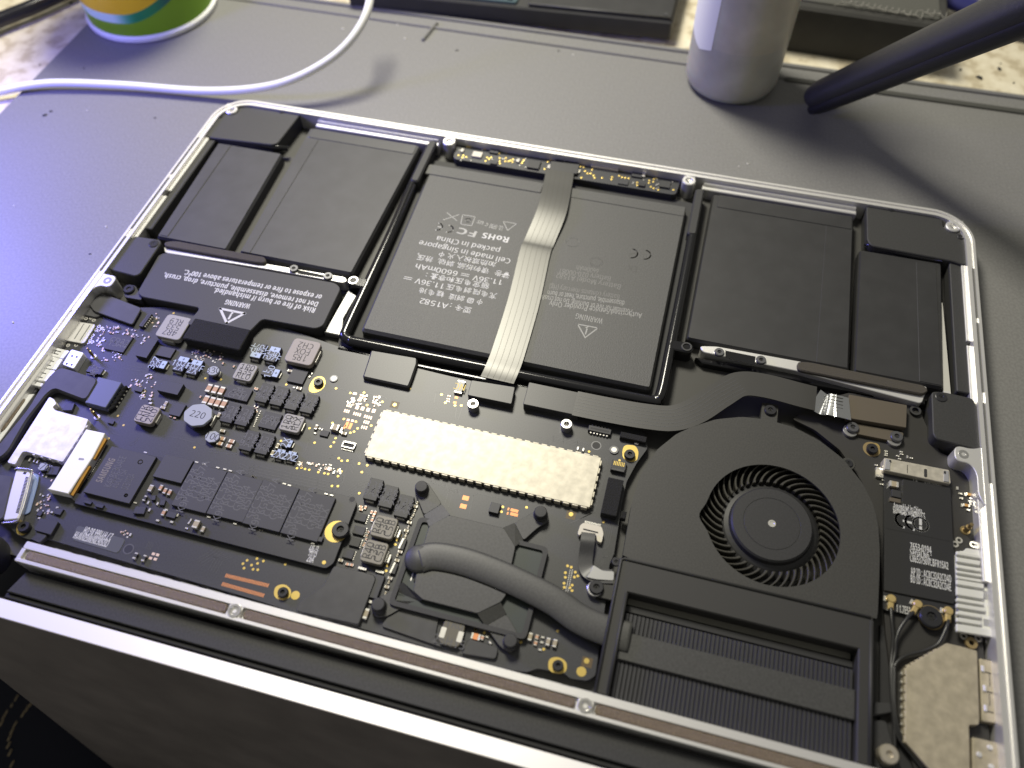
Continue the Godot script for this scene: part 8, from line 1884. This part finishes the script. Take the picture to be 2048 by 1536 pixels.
	put(unit, "tray", done(b))
	put(unit, "top_panel", plate(rounded(PackedVector2Array([Vector2(113, -101.5), Vector2(183, -105.2), Vector2(183, -158), Vector2(113, -158)]), 1.0, 3), 9.0, 10.6, "unit_black", 0.5))
	put(unit, "circuit_board", plate(rounded(PackedVector2Array([Vector2(30, -96.8), Vector2(107, -101.4), Vector2(107, -150), Vector2(30, -150)]), 1, 2), 9.0, 10.2, "teal_board", 0.2))
	for k in [[40, 8, 4, "teal_pale"], [50, 5, 3.5, "foil_dull"], [58, 4, 4, "teal_pale"], [68, 9, 3.2, "teal_pale"], [80, 6, 4, "foil_dull"], [90, 5, 4, "teal_pale"], [97, 7, 3, "foil_dull"], [103, 3, 4, "soot"]]:
		put(unit, "component", plate(rounded(rect(k[1], k[2]), 0.5, 2), 10.2, 12.2, k[3], 0.3), k[0], 0, -100.6 - (k[0] - 30) * 0.06)
	b = {}
	rod(b, "unit_edge", [Vector3(113, 10.4, -101.6), Vector3(183, 10.4, -105.4)], 0.4, 6)
	put(unit, "edge_bead", done(b))
	put(unit, "rivet", plate(disc(0.8, 12), 10.6, 11.0, "screw_grey"), 180, 0, -107)
	var dusty := thing("dusty_box", "dusty charcoal box with lint on top, behind the frosted bottle", "box", 262, 0, -135)
	b = {}
	slab(b, "box_dark", rounded(PackedVector2Array([Vector2(226, -112.0), Vector2(306, -109.0), Vector2(306, -170), Vector2(226, -170)]), 2, 3), -2.2, 20.0, 1.2)
	put(dusty, "body", done(b))
	put(dusty, "top_panel", plate(rounded(PackedVector2Array([Vector2(229.5, -117), Vector2(302, -114), Vector2(302, -167), Vector2(229.5, -167)]), 2, 3), 20.0, 20.8, "box_lid", 0.4))
	for k in 18:
		b = {}
		var p := Vector3(255 + k * 2.6, 20.8, -114.6 - fmod(k * 3.7, 4.0))
		rod(b, "fluff", smooth_path([p, p + Vector3(1.6, 1.6, 1.2 + fmod(k * 1.3, 2.0)), p + Vector3(4.0, 0.8, fmod(k * 2.1, 4.0)), p + Vector3(5.0, 1.2, -1.0)], 4), 0.13, 5)
		put(dusty, "lint", done(b))
	var tool_ := thing("blue_tool", "blue plastic handle showing on both sides of the black stand arm", "tool", 330, 0, -154)
	b = {}
	rod(b, "blue_plastic", smooth_path([Vector3(288, 8, -170), Vector3(300, 7.4, -164), Vector3(312, 6.8, -159.5), Vector3(330, 5, -154), Vector3(352, 3.5, -149), Vector3(385, 3.0, -143)], 5), 6.0, 18, 0.6)
	put(tool_, "handle", done(b))
	b = {}
	rod(b, "gloss_black", [Vector3(268, 8, -180), Vector3(288, 8, -170)], 3.2, 12)
	put(tool_, "shank", done(b))

	b = {}
	rod(b, "lead_black", smooth_path([Vector3(-153.06, 4, -22.95), Vector3(-145.76, 4, -37.18), Vector3(-135.66, 4, -52.49), Vector3(-123.79, 4, -75.51)], 6), 3.6, 18)
	tag(put(self, "black_lead", done(b)), "thick glossy black lead lying on the worn white desk corner", "lead")
	# seated person's legs, one mesh, knees under the desk
	b = {}
	var hips := smooth_path([Vector3(-80, -600, -20), Vector3(-78, -420, -10), Vector3(-76, -290, 0), Vector3(-75, -268, 40), Vector3(-72, -260, 240), Vector3(-70, -252, 440), Vector3(20, -240, 520), Vector3(110, -252, 440), Vector3(112, -260, 240), Vector3(115, -268, 40), Vector3(116, -290, 0), Vector3(118, -420, -10), Vector3(120, -600, -20)], 5)
	var girth := []
	for i in hips.size():
		girth.append(86.0 if i > 12 and i < hips.size() - 13 else 66.0 + 2.0 * mini(10, mini(i, hips.size() - 1 - i)))
	rod(b, "denim", hips, girth, 40)
	var person := put(self, "person", done(b))
	tag(person, "seated person's lap in dark blue jeans with pale stitching, below the hanging laptop lid", "person")
	b = {}
	rod(b, "stitch", [Vector3(-59.36, -175.27, 230.46), Vector3(-59.4, -175.46, 233.65)], 0.45, 6)
	put(person, "stitch", done(b))
	b = {}
	rod(b, "stitch", [Vector3(-60.02, -175.13, 234.78), Vector3(-60.04, -175.3, 237.98)], 0.45, 6)
	put(person, "stitch", done(b))
	b = {}
	rod(b, "stitch", [Vector3(-60.64, -175.72, 237.84), Vector3(-59.9, -174.72, 240.79)], 0.45, 6)
	put(person, "stitch", done(b))
	b = {}
	rod(b, "stitch", [Vector3(-61.12, -175.58, 241.1), Vector3(-60.37, -174.55, 244.03)], 0.45, 6)
	put(person, "stitch", done(b))
	b = {}
	rod(b, "stitch", [Vector3(-60.53, -174.67, 243.81), Vector3(-60.51, -174.79, 247.01)], 0.45, 6)
	put(person, "stitch", done(b))
	b = {}
	rod(b, "stitch", [Vector3(-59.87, -174.6, 246.69), Vector3(-59.85, -174.7, 249.89)], 0.45, 6)
	put(person, "stitch", done(b))
	b = {}
	rod(b, "stitch", [Vector3(-52.42, -176.48, 235.15), Vector3(-52.46, -176.63, 238.34)], 0.45, 6)
	put(person, "stitch", done(b))
	b = {}
	rod(b, "stitch", [Vector3(-52.87, -176.34, 237.69), Vector3(-52.91, -176.48, 240.88)], 0.45, 6)
	put(person, "stitch", done(b))
	b = {}
	rod(b, "stitch", [Vector3(-53.23, -176.26, 240.4), Vector3(-53.25, -176.38, 243.6)], 0.45, 6)
	put(person, "stitch", done(b))
	b = {}
	rod(b, "stitch", [Vector3(-54, -175.98, 245.58), Vector3(-54, -176.08, 248.78)], 0.45, 6)
	put(person, "stitch", done(b))
	b = {}
	rod(b, "stitch", [Vector3(-53.53, -175.78, 248.51), Vector3(-53.52, -175.86, 251.71)], 0.45, 6)
	put(person, "stitch", done(b))
	b = {}
	rod(b, "stitch", [Vector3(-52.88, -175.67, 251.35), Vector3(-52.87, -175.73, 254.55)], 0.45, 6)
	put(person, "stitch", done(b))
	b = {}
	rod(b, "stitch", [Vector3(-51.55, -175.98, 254.37), Vector3(-51.53, -176.02, 257.57)], 0.45, 6)
	put(person, "stitch", done(b))
	b = {}
	rod(b, "stitch", [Vector3(-49.11, -176.36, 257.05), Vector3(-49.09, -176.38, 260.25)], 0.45, 6)
	put(person, "stitch", done(b))
	b = {}
	rod(b, "stitch", [Vector3(-45.76, -177.27, 261.16), Vector3(-45.74, -177.26, 264.36)], 0.45, 6)
	put(person, "stitch", done(b))

# ---------------------------------------------------------------- helpers used by single objects
func sloped(o: PackedVector2Array, high: float, low: float, m: String) -> Mesh:
	# spring arm: its first two corners sit on the plate, then it folds down and runs level to its post
	var b := {}
	var n := o.size()
	var f0: Vector2 = o[0].lerp(o[n - 1], 0.36)
	var f1: Vector2 = o[1].lerp(o[2], 0.36)
	var s := tool(b, m)
	var t := 0.7
	var p := [Vector3(o[0].x, high, o[0].y), Vector3(o[1].x, high, o[1].y), Vector3(f1.x, low, f1.y), Vector3(f0.x, low, f0.y)]
	if (o[1] - o[0]).cross(f1 - o[1]) < 0.0:
		p = [p[1], p[0], p[3], p[2]]
	quad(s, p[0], p[1], p[2], p[3])
	var h := Vector3(0, t, 0)
	quad(s, p[2], p[1], p[1] - h, p[2] - h)
	quad(s, p[0], p[3], p[3] - h, p[0] - h)
	quad(s, p[3] - h, p[2] - h, p[1] - h, p[0] - h)
	var flat := PackedVector2Array([f0, f1])
	for i in range(2, n):
		flat.append(o[i])
	slab(b, m, rounded(flat, 1.0, 3), low - t, low, 0.1)
	return done(b)

func lug() -> Mesh:
	if not made.has("lug"):
		var b := {}
		brick(b, "gloss_black", 2.6, 1.1, 0, 1.7, 0, 0, 0.35)
		brick(b, "tin", 0.8, 0.6, 0, 0.5, 1.5, 0, 0.1)
		made["lug"] = done(b)
	return made["lug"]

func crumb(size: float) -> Mesh:
	var key := "crumb%s" % size
	if not made.has(key):
		var b := {}
		var r := absf(size) * 0.75
		slab(b, "soot" if size > 0.0 else "paper", PackedVector2Array([Vector2(-r, -r * 0.3), Vector2(-r * 0.2, -r * 0.6), Vector2(r, -r * 0.2), Vector2(r * 0.7, r * 0.5), Vector2(-r * 0.5, r * 0.5)]), 0.0, r * 0.5, r * 0.15)
		made[key] = done(b)
	return made[key]

func tub_sleeve(r: float, y0: float, y1: float) -> Mesh:
	# printed label: yellow above a band that runs from green to blue, light green below, with black lettering
	var w := 1600
	var h := 480
	var im := Image.create(w, h, false, Image.FORMAT_RGB8)
	for x in w:
		var u := float(x) / w
		var low := 0.885 - 0.23 * smoothstep(0.53, 0.78, u)       # top edge of the light green, rising to the right
		var thick := 0.075
		for y in h:
			var v := float(y) / h
			var c := Color(0.86, 0.70, 0.05)
			if v > low:
				c = Color(0.45, 0.62, 0.06)
			elif v > low - thick:
				c = Color(0.06, 0.50, 0.30).lerp(Color(0.05, 0.20, 0.48), smoothstep(0.60, 0.70, u))
				c = c.lerp(Color(0.75, 0.86, 0.80), 1.0 - smoothstep(0.50, 0.57, u))
			im.set_pixel(x, y, c)
	var word := "适用范围广"
	for i in word.length():
		var at := Vector2(1010 + i * 34, 290 - i * 9)
		for line in (GLYPHS[word[i]] as String).split(";"):
			var last := Vector2.INF
			for pair in line.split(" ", false):
				var k := pair.split(",")
				var p := at + Vector2(float(k[0]), float(k[1])) * 3.0
				if last != Vector2.INF:
					var n := int((p - last).length()) + 1
					for q in n + 1:
						var g := last.lerp(p, float(q) / n)
						im.fill_rect(Rect2i(int(g.x), int(g.y), 3, 3), Color(0.12, 0.09, 0.03))
				last = p
	im.fill_rect(Rect2i(972, 288, 22, 24), Color(0.93, 0.93, 0.95))
	im.fill_rect(Rect2i(980, 294, 9, 10), Color(0.45, 0.45, 0.7))
	for k in 3:
		im.fill_rect(Rect2i(905 + k * 16, 240 + k * 20, 30, 5), Color(0.55, 0.42, 0.05))
	var m := StandardMaterial3D.new()
	m.resource_name = "tub_label"
	m.albedo_texture = ImageTexture.create_from_image(im)
	m.roughness = 0.38
	mats["tub_label"] = m
	return wrapped("tub_label", r, y0, y1, 0.0, TAU, 72)

func bottle_label(r: float, y0: float, y1: float) -> Mesh:
	# narrow strip of white paper with torn lower corner, wrapped on the left side
	var b := {}
	var s := tool(b, "paper_white")
	s.set_smooth_group(1)
	var a0 := deg_to_rad(122.0)
	var n := 10
	for i in n:
		var p := []
		for k in [i, i + 1]:
			var t := float(k) / n
			var a := a0 + t * deg_to_rad(64.0)
			var low := y0 + 9.0 * absf(t - 0.3)
			p.append([Vector3(r * cos(a), low, r * sin(a)), Vector3(r * cos(a), y1, r * sin(a))])
		quad(s, p[0][0], p[1][0], p[1][1], p[0][1])
	var edge := Vector3(cos(a0), 0, sin(a0)) * (r + 0.1)
	rod(b, "paper_white", [edge + Vector3(0, 48, 0), Vector3(cos(a0 + 0.75), 0, sin(a0 + 0.75)) * (r + 0.1) + Vector3(0, 66, 0)], 0.22, 6)
	return done(b)

func wrapped(m: String, r: float, y0: float, y1: float, a0: float, a1: float, n: int) -> Mesh:
	var s := SurfaceTool.new()
	s.begin(Mesh.PRIMITIVE_TRIANGLES)
	for i in n:
		var q := []
		for k in [[i, y0], [i, y1], [i + 1, y1], [i + 1, y0]]:
			var t := float(k[0]) / n
			var a := lerpf(a1, a0, t) + PI * 1.5      # seam at the back; u grows to the viewer's right
			q.append([Vector3(r * cos(a), k[1], r * sin(a)), Vector2(t, 1.0 - (k[1] - y0) / (y1 - y0)), Vector3(cos(a), 0, sin(a))])
		for k in [0, 1, 2, 0, 2, 3]:
			s.set_uv(q[k][1])
			s.set_normal(q[k][2])
			s.add_vertex(q[k][0] * MM)
	var am := s.commit()
	am.surface_set_material(0, mats[m])
	return am

# ---------------------------------------------------------------- materials
func build_materials() -> void:
	var fine := grain(256, 11, 0.09, Color(0.78, 0.78, 0.78), Color(1, 1, 1))
	var bump_fine := grain(256, 5, 0.12, Color.BLACK, Color.WHITE, true, 3.0)
	var smear := grain(512, 23, 0.012, Color(0.86, 0.86, 0.86), Color(1, 1, 1))
	var dust := grain(512, 31, 0.2, Color(0.72, 0.72, 0.72), Color(1, 1, 1))
	var flecks := grain(256, 41, 0.16, Color(0, 0, 0), Color(1, 1, 1))
	var ramp := (flecks.color_ramp as Gradient)
	ramp.set_color(0, Color(0.16, 0.13, 0.11))
	ramp.add_point(0.45, Color(0.40, 0.35, 0.30))
	ramp.add_point(0.6, Color(0.72, 0.66, 0.58))
	ramp.set_color(ramp.get_point_count() - 1, Color(1, 0.97, 0.9))

	bumped(material("alu", Color(0.78, 0.77, 0.75), 0.42, 0.75), bump_fine, 0.12, 90)
	bumped(material("bright_alu", Color(0.86, 0.85, 0.82), 0.35, 0.7), bump_fine, 0.1, 90)
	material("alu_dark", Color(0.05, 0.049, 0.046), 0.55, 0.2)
	textured(material("alu_lid", Color(0.36, 0.32, 0.30), 0.5, 0.6), smear, 6)
	material("alu_edge", Color(0.86, 0.85, 0.84), 0.4, 0.5)
	material("slot", Color(0.10, 0.10, 0.10), 0.6)
	textured(material("gasket", Color(0.85, 0.82, 0.77), 0.55, 0.25), flecks, 110)
	bumped(mats["gasket"], grain(256, 42, 0.16, Color.BLACK, Color.WHITE, true, 8.0), 0.9, 110)
	material("steel", Color(0.62, 0.61, 0.59), 0.3, 0.9)
	textured(material("steel_pale", Color(0.74, 0.69, 0.58), 0.42, 0.6), smear, 60)
	material("steel_warm", Color(0.55, 0.50, 0.41), 0.4, 0.7)
	material("polished", Color(0.72, 0.73, 0.74), 0.22, 1.0)
	material("brown_steel", Color(0.125, 0.105, 0.08), 0.5, 0.4)
	material("screw", Color(0.035, 0.035, 0.038), 0.35, 0.4)
	material("screw_grey", Color(0.13, 0.13, 0.135), 0.38, 0.6)
	material("tin", Color(0.74, 0.72, 0.66), 0.32, 0.7)
	material("tin_plate", Color(0.78, 0.77, 0.75), 0.4, 0.55)
	textured(material("shield", Color(0.60, 0.56, 0.45), 0.5, 0.35), smear, 40)
	textured(material("shield_bright", Color(0.88, 0.86, 0.82), 0.45, 0.3), smear, 40)
	textured(material("shield_beige", Color(0.52, 0.46, 0.34), 0.5, 0.35), smear, 40)
	material("gold", Color(0.62, 0.46, 0.13), 0.38, 0.6)
	material("gold_dark", Color(0.42, 0.22, 0.04), 0.5, 0.5)
	material("brass", Color(0.36, 0.27, 0.13), 0.35, 0.8)
	material("brass_bright", Color(0.66, 0.50, 0.22), 0.35, 0.6)
	textured(material("brass_dirty", Color(0.40, 0.30, 0.14), 0.55, 0.4), dust, 150)
	material("copper", Color(0.62, 0.26, 0.11), 0.45, 0.5)
	material("copper_tan", Color(0.52, 0.30, 0.20), 0.4, 0.3)
	material("amber", Color(0.50, 0.27, 0.07), 0.4)
	material("foil", Color(0.33, 0.33, 0.33), 0.42, 0.8)
	material("foil_dull", Color(0.34, 0.34, 0.33), 0.5, 0.5)
	material("bare_plate", Color(0.17, 0.165, 0.14), 0.5, 0.4)
	textured(material("hinge_plastic", Color(0.045, 0.045, 0.046), 0.5), fine, 50)
	textured(material("rubber", Color(0.032, 0.032, 0.033), 0.6), fine, 60)
	material("ink", Color(0.010, 0.010, 0.011), 0.6)
	material("soot", Color(0.022, 0.022, 0.023), 0.65)
	material("glass_black", Color(0.01, 0.01, 0.01), 0.08)
	textured(material("cell", Color(0.042, 0.042, 0.044), 0.55), smear, 12)
	material("cell_gloss", Color(0.06, 0.06, 0.058), 0.38)
	textured(material("cell_dark", Color(0.026, 0.026, 0.027), 0.52), smear, 14)
	bumped(textured(material("cell_print", Color(0.085, 0.085, 0.082), 0.55), fine, 60), bump_fine, 0.25, 60)
	material("gloss_black", Color(0.012, 0.012, 0.013), 0.16)
	textured(material("soft_black", Color(0.040, 0.040, 0.042), 0.6), fine, 80)
	textured(material("satin_black", Color(0.045, 0.045, 0.045), 0.42), fine, 60)
	textured(material("speaker", Color(0.040, 0.040, 0.040), 0.55), fine, 60)
	bumped(textured(material("foam", Color(0.026, 0.026, 0.028), 0.95), grain(256, 8, 0.25, Color(0.4, 0.4, 0.4), Color(1, 1, 1)), 60), bump_fine, 1.0, 60)
	bumped(textured(material("felt", Color(0.13, 0.115, 0.095), 0.95), grain(256, 9, 0.22, Color(0.45, 0.45, 0.45), Color(1, 1, 1)), 70), bump_fine, 1.0, 70)
	textured(material("pcb", Color(0.046, 0.047, 0.050), 0.42), fine, 70)
	textured(material("pcb_black", Color(0.030, 0.030, 0.033), 0.42), fine, 70)
	textured(material("pcb_dusty", Color(0.034, 0.032, 0.030), 0.6), dust, 60)
	material("pcb_brown", Color(0.10, 0.065, 0.025), 0.5)
	material("trace", Color(0.065, 0.066, 0.070), 0.4)
	textured(material("polymer", Color(0.022, 0.022, 0.024), 0.5), fine, 120)
	textured(material("slate", Color(0.034, 0.035, 0.040), 0.5), fine, 120)
	material("ice", Color(0.36, 0.44, 0.62), 0.5)
	material("iceprint", Color(0.36, 0.42, 0.55), 0.5)
	material("laser", Color(0.085, 0.085, 0.088), 0.6)
	material("laser_gold", Color(0.17, 0.15, 0.11), 0.5)
	textured(material("ferrite", Color(0.40, 0.385, 0.36), 0.6, 0.1), dust, 120)
	textured(material("ferrite_warm", Color(0.40, 0.36, 0.33), 0.6, 0.1), dust, 120)
	textured(material("ferrite_dark", Color(0.29, 0.27, 0.22), 0.55, 0.15), dust, 120)
	textured(material("ferrite_plate", Color(0.16, 0.145, 0.11), 0.55, 0.15), dust, 120)
	material("drumtop", Color(0.30, 0.32, 0.37), 0.45)
	material("winding", Color(0.10, 0.07, 0.05), 0.4, 0.3)
	textured(material("chip", Color(0.035, 0.035, 0.037), 0.55), fine, 120)
	textured(material("chip_ssd", Color(0.047, 0.047, 0.050), 0.6), fine, 120)
	textured(material("film", Color(0.048, 0.048, 0.048), 0.42), smear, 30)
	material("tan", Color(0.44, 0.26, 0.15), 0.5)
	material("tan_grey", Color(0.34, 0.29, 0.20), 0.5)
	material("bone", Color(0.62, 0.58, 0.48), 0.5)
	material("fuse", Color(0.035, 0.028, 0.026), 0.35)
	material("yellowprint", Color(0.75, 0.55, 0.08), 0.5)
	material("whiteprint", Color(0.52, 0.52, 0.52), 0.5)
	material("greyprint", Color(0.33, 0.33, 0.32), 0.5)
	material("faintprint", Color(0.27, 0.27, 0.26), 0.5)
	material("ghostprint", Color(0.14, 0.14, 0.135), 0.5)
	material("emboss", Color(0.045, 0.045, 0.043), 0.5)
	material("label_grey", Color(0.075, 0.078, 0.085), 0.4)
	material("label_black", Color(0.022, 0.022, 0.023), 0.4)
	material("label_edge", Color(0.012, 0.012, 0.012), 0.5)
	material("pad", Color(0.72, 0.55, 0.44), 0.4, 0.4)
	textured(material("substrate", Color(0.028, 0.040, 0.036), 0.5), dust, 90)
	material("die", Color(0.10, 0.10, 0.09), 0.12, 0.6)
	textured(material("sink", Color(0.062, 0.062, 0.060), 0.5), fine, 40)
	material("white_plastic", Color(0.82, 0.81, 0.79), 0.45)
	material("grey_plastic", Color(0.28, 0.28, 0.29), 0.5)
	material("pale_plastic", Color(0.62, 0.62, 0.58), 0.5)
	material("port_white", Color(0.84, 0.84, 0.84), 0.4, 0.3)
	textured(material("tape", Color(0.055, 0.055, 0.060), 0.62), smear, 25)
	material("plug", Color(0.10, 0.11, 0.17), 0.42)
	material("blue_film", Color(0.20, 0.26, 0.45), 0.2)
	material("ribbon_grey", Color(0.095, 0.094, 0.088), 0.36, 0.55)
	material("ribbon_line", Color(0.075, 0.073, 0.066), 0.4, 0.4)
	material("ribbon_dark", Color(0.040, 0.039, 0.036), 0.42)
	material("cable_black", Color(0.020, 0.020, 0.021), 0.35)
	textured(material("fan_cover", Color(0.048, 0.047, 0.043), 0.55), fine, 60)
	textured(material("fan_hub", Color(0.030, 0.030, 0.032), 0.5), fine, 60)
	textured(material("fan_blade", Color(0.050, 0.047, 0.038), 0.5), dust, 200)
	textured(material("duct", Color(0.038, 0.037, 0.035), 0.6), dust, 60)
	material("fin", Color(0.040, 0.040, 0.045), 0.5, 0.2)
	bumped(textured(material("mat", Color(0.205, 0.203, 0.20), 0.52), grain(512, 71, 0.02, Color(0.86, 0.86, 0.86), Color(1, 1, 1)), 5), bump_fine, 0.12, 70)
	material("mat_dark", Color(0.06, 0.06, 0.055), 0.5)
	var worn := grain(1024, 77, 0.012, Color(0.2, 0.17, 0.12), Color(0.66, 0.62, 0.53))
	var wr := (worn.color_ramp as Gradient)
	wr.set_color(0, Color(0.74, 0.70, 0.61))
	wr.add_point(0.30, Color(0.82, 0.78, 0.70))
	wr.add_point(0.45, Color(0.90, 0.87, 0.80))
	wr.set_color(wr.get_point_count() - 1, Color(0.98, 0.96, 0.91))
	textured(material("desk", Color(0.80, 0.78, 0.72), 0.5), worn, 7)
	material("floor_dark", Color(0.02, 0.02, 0.022), 0.8)
	material("tub_white", Color(0.80, 0.80, 0.80), 0.4)
	material("cable_white", Color(0.82, 0.82, 0.80), 0.4)
	textured(material("bottle_wet", Color(0.50, 0.49, 0.44), 0.38), smear, 9)
	textured(material("bottle_dry", Color(0.56, 0.53, 0.45), 0.38), smear, 9)
	for k in ["bottle_wet", "bottle_dry"]:
		mats[k].subsurf_scatter_enabled = true
		mats[k].subsurf_scatter_strength = 0.3
	material("paper", Color(0.48, 0.47, 0.44), 0.7)
	material("paper_white", Color(0.80, 0.80, 0.82), 0.6)
	bumped(textured(material("arm_black", Color(0.045, 0.045, 0.046), 0.42), fine, 80), grain(256, 15, 0.18, Color.BLACK, Color.WHITE, true, 6.0), 0.7, 90)
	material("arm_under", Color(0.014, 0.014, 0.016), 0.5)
	textured(material("unit_black", Color(0.030, 0.030, 0.031), 0.5), smear, 12)
	textured(material("teal_board", Color(0.045, 0.085, 0.10), 0.5), smear, 60)
	material("teal_pale", Color(0.12, 0.20, 0.22), 0.5)
	material("unit_edge", Color(0.09, 0.09, 0.085), 0.4)
	textured(material("box_dark", Color(0.036, 0.035, 0.033), 0.65), smear, 12)
	textured(material("box_lid", Color(0.10, 0.10, 0.09), 0.8), dust, 40)
	material("fluff", Color(0.30, 0.29, 0.27), 0.9)
	material("blue_plastic", Color(0.02, 0.022, 0.13), 0.4)
	material("lead_black", Color(0.012, 0.012, 0.016), 0.2)
	textured(material("denim", Color(0.010, 0.012, 0.026), 0.9), fine, 90)
	material("stitch", Color(0.30, 0.24, 0.15), 0.8)

func _ready() -> void:
	# camera: a phone held over the hinge side, looking 56 degrees down
	var cam := Camera3D.new()
	cam.name = "camera"
	add_child(cam)
	cam.transform = Transform3D(Basis(Vector3(0.966748, -0.016804, -0.255178), Vector3(-0.202205, 0.560658, -0.802979), Vector3(0.156561, 0.827877, 0.538618)), Vector3(0.204032, 0.227920, 0.260003))
	cam.keep_aspect = Camera3D.KEEP_HEIGHT
	cam.fov = 51.70
	cam.near = 0.01
	cam.far = 20.0
	var lens := CameraAttributesPhysical.new()
	lens.frustum_focal_length = 24.765
	lens.frustum_focus_distance = 0.262
	lens.frustum_near = 0.01
	lens.frustum_far = 20.0
	lens.exposure_aperture = 7.5
	cam.attributes = lens
	cam.current = true
	var world := WorldEnvironment.new()
	world.name = "world"
	var env := Environment.new()
	env.background_mode = Environment.BG_COLOR
	env.background_color = Color(0.50, 0.495, 0.475)
	env.tonemap_mode = Environment.TONE_MAPPER_LINEAR
	env.tonemap_exposure = 1.0
	env.sdfgi_enabled = true
	env.ssao_enabled = true
	env.ssil_enabled = true
	world.environment = env
	add_child(world)
	lamp("room_lamp", Vector3(-10, 470, -200), Vector3(140, 0, 60), Vector2(0.14, 0.14), Color(1.0, 0.98, 0.91), 0.46)
	lamp("bench_lamp", Vector3(-145, 105, 75), Vector3(20, 0, 130), Vector2(0.05, 0.05), Color(0.49, 0.48, 1.0), 0.07)
	font = SystemFont.new()
	font.font_names = PackedStringArray(["Droid Sans"])
	bold = SystemFont.new()
	bold.font_names = PackedStringArray(["Droid Sans"])
	bold.font_weight = 700
	rng.seed = 7
	build_materials()
	build_surroundings()
	var laptop := thing("laptop", "silver laptop upside down with its bottom cover off, showing batteries, logic board and fan", "laptop", 157, 0, 106)
	build_chassis(laptop)
	build_lid(laptop)
	build_battery(laptop)
	build_speakers(laptop)
	build_logic_board(laptop)
	build_fan(laptop)
	build_side_board(laptop)
	build_trackpad_board(laptop)

func lamp(called: String, at: Vector3, to: Vector3, size: Vector2, c: Color, energy: float) -> void:
	var l := AreaLight3D.new()
	l.name = called
	l.area_size = size
	l.light_color = c
	l.light_energy = energy
	l.area_range = 5.0
	l.shadow_enabled = true
	add_child(l)
	l.look_at_from_position(at * MM, to * MM, Vector3.UP)
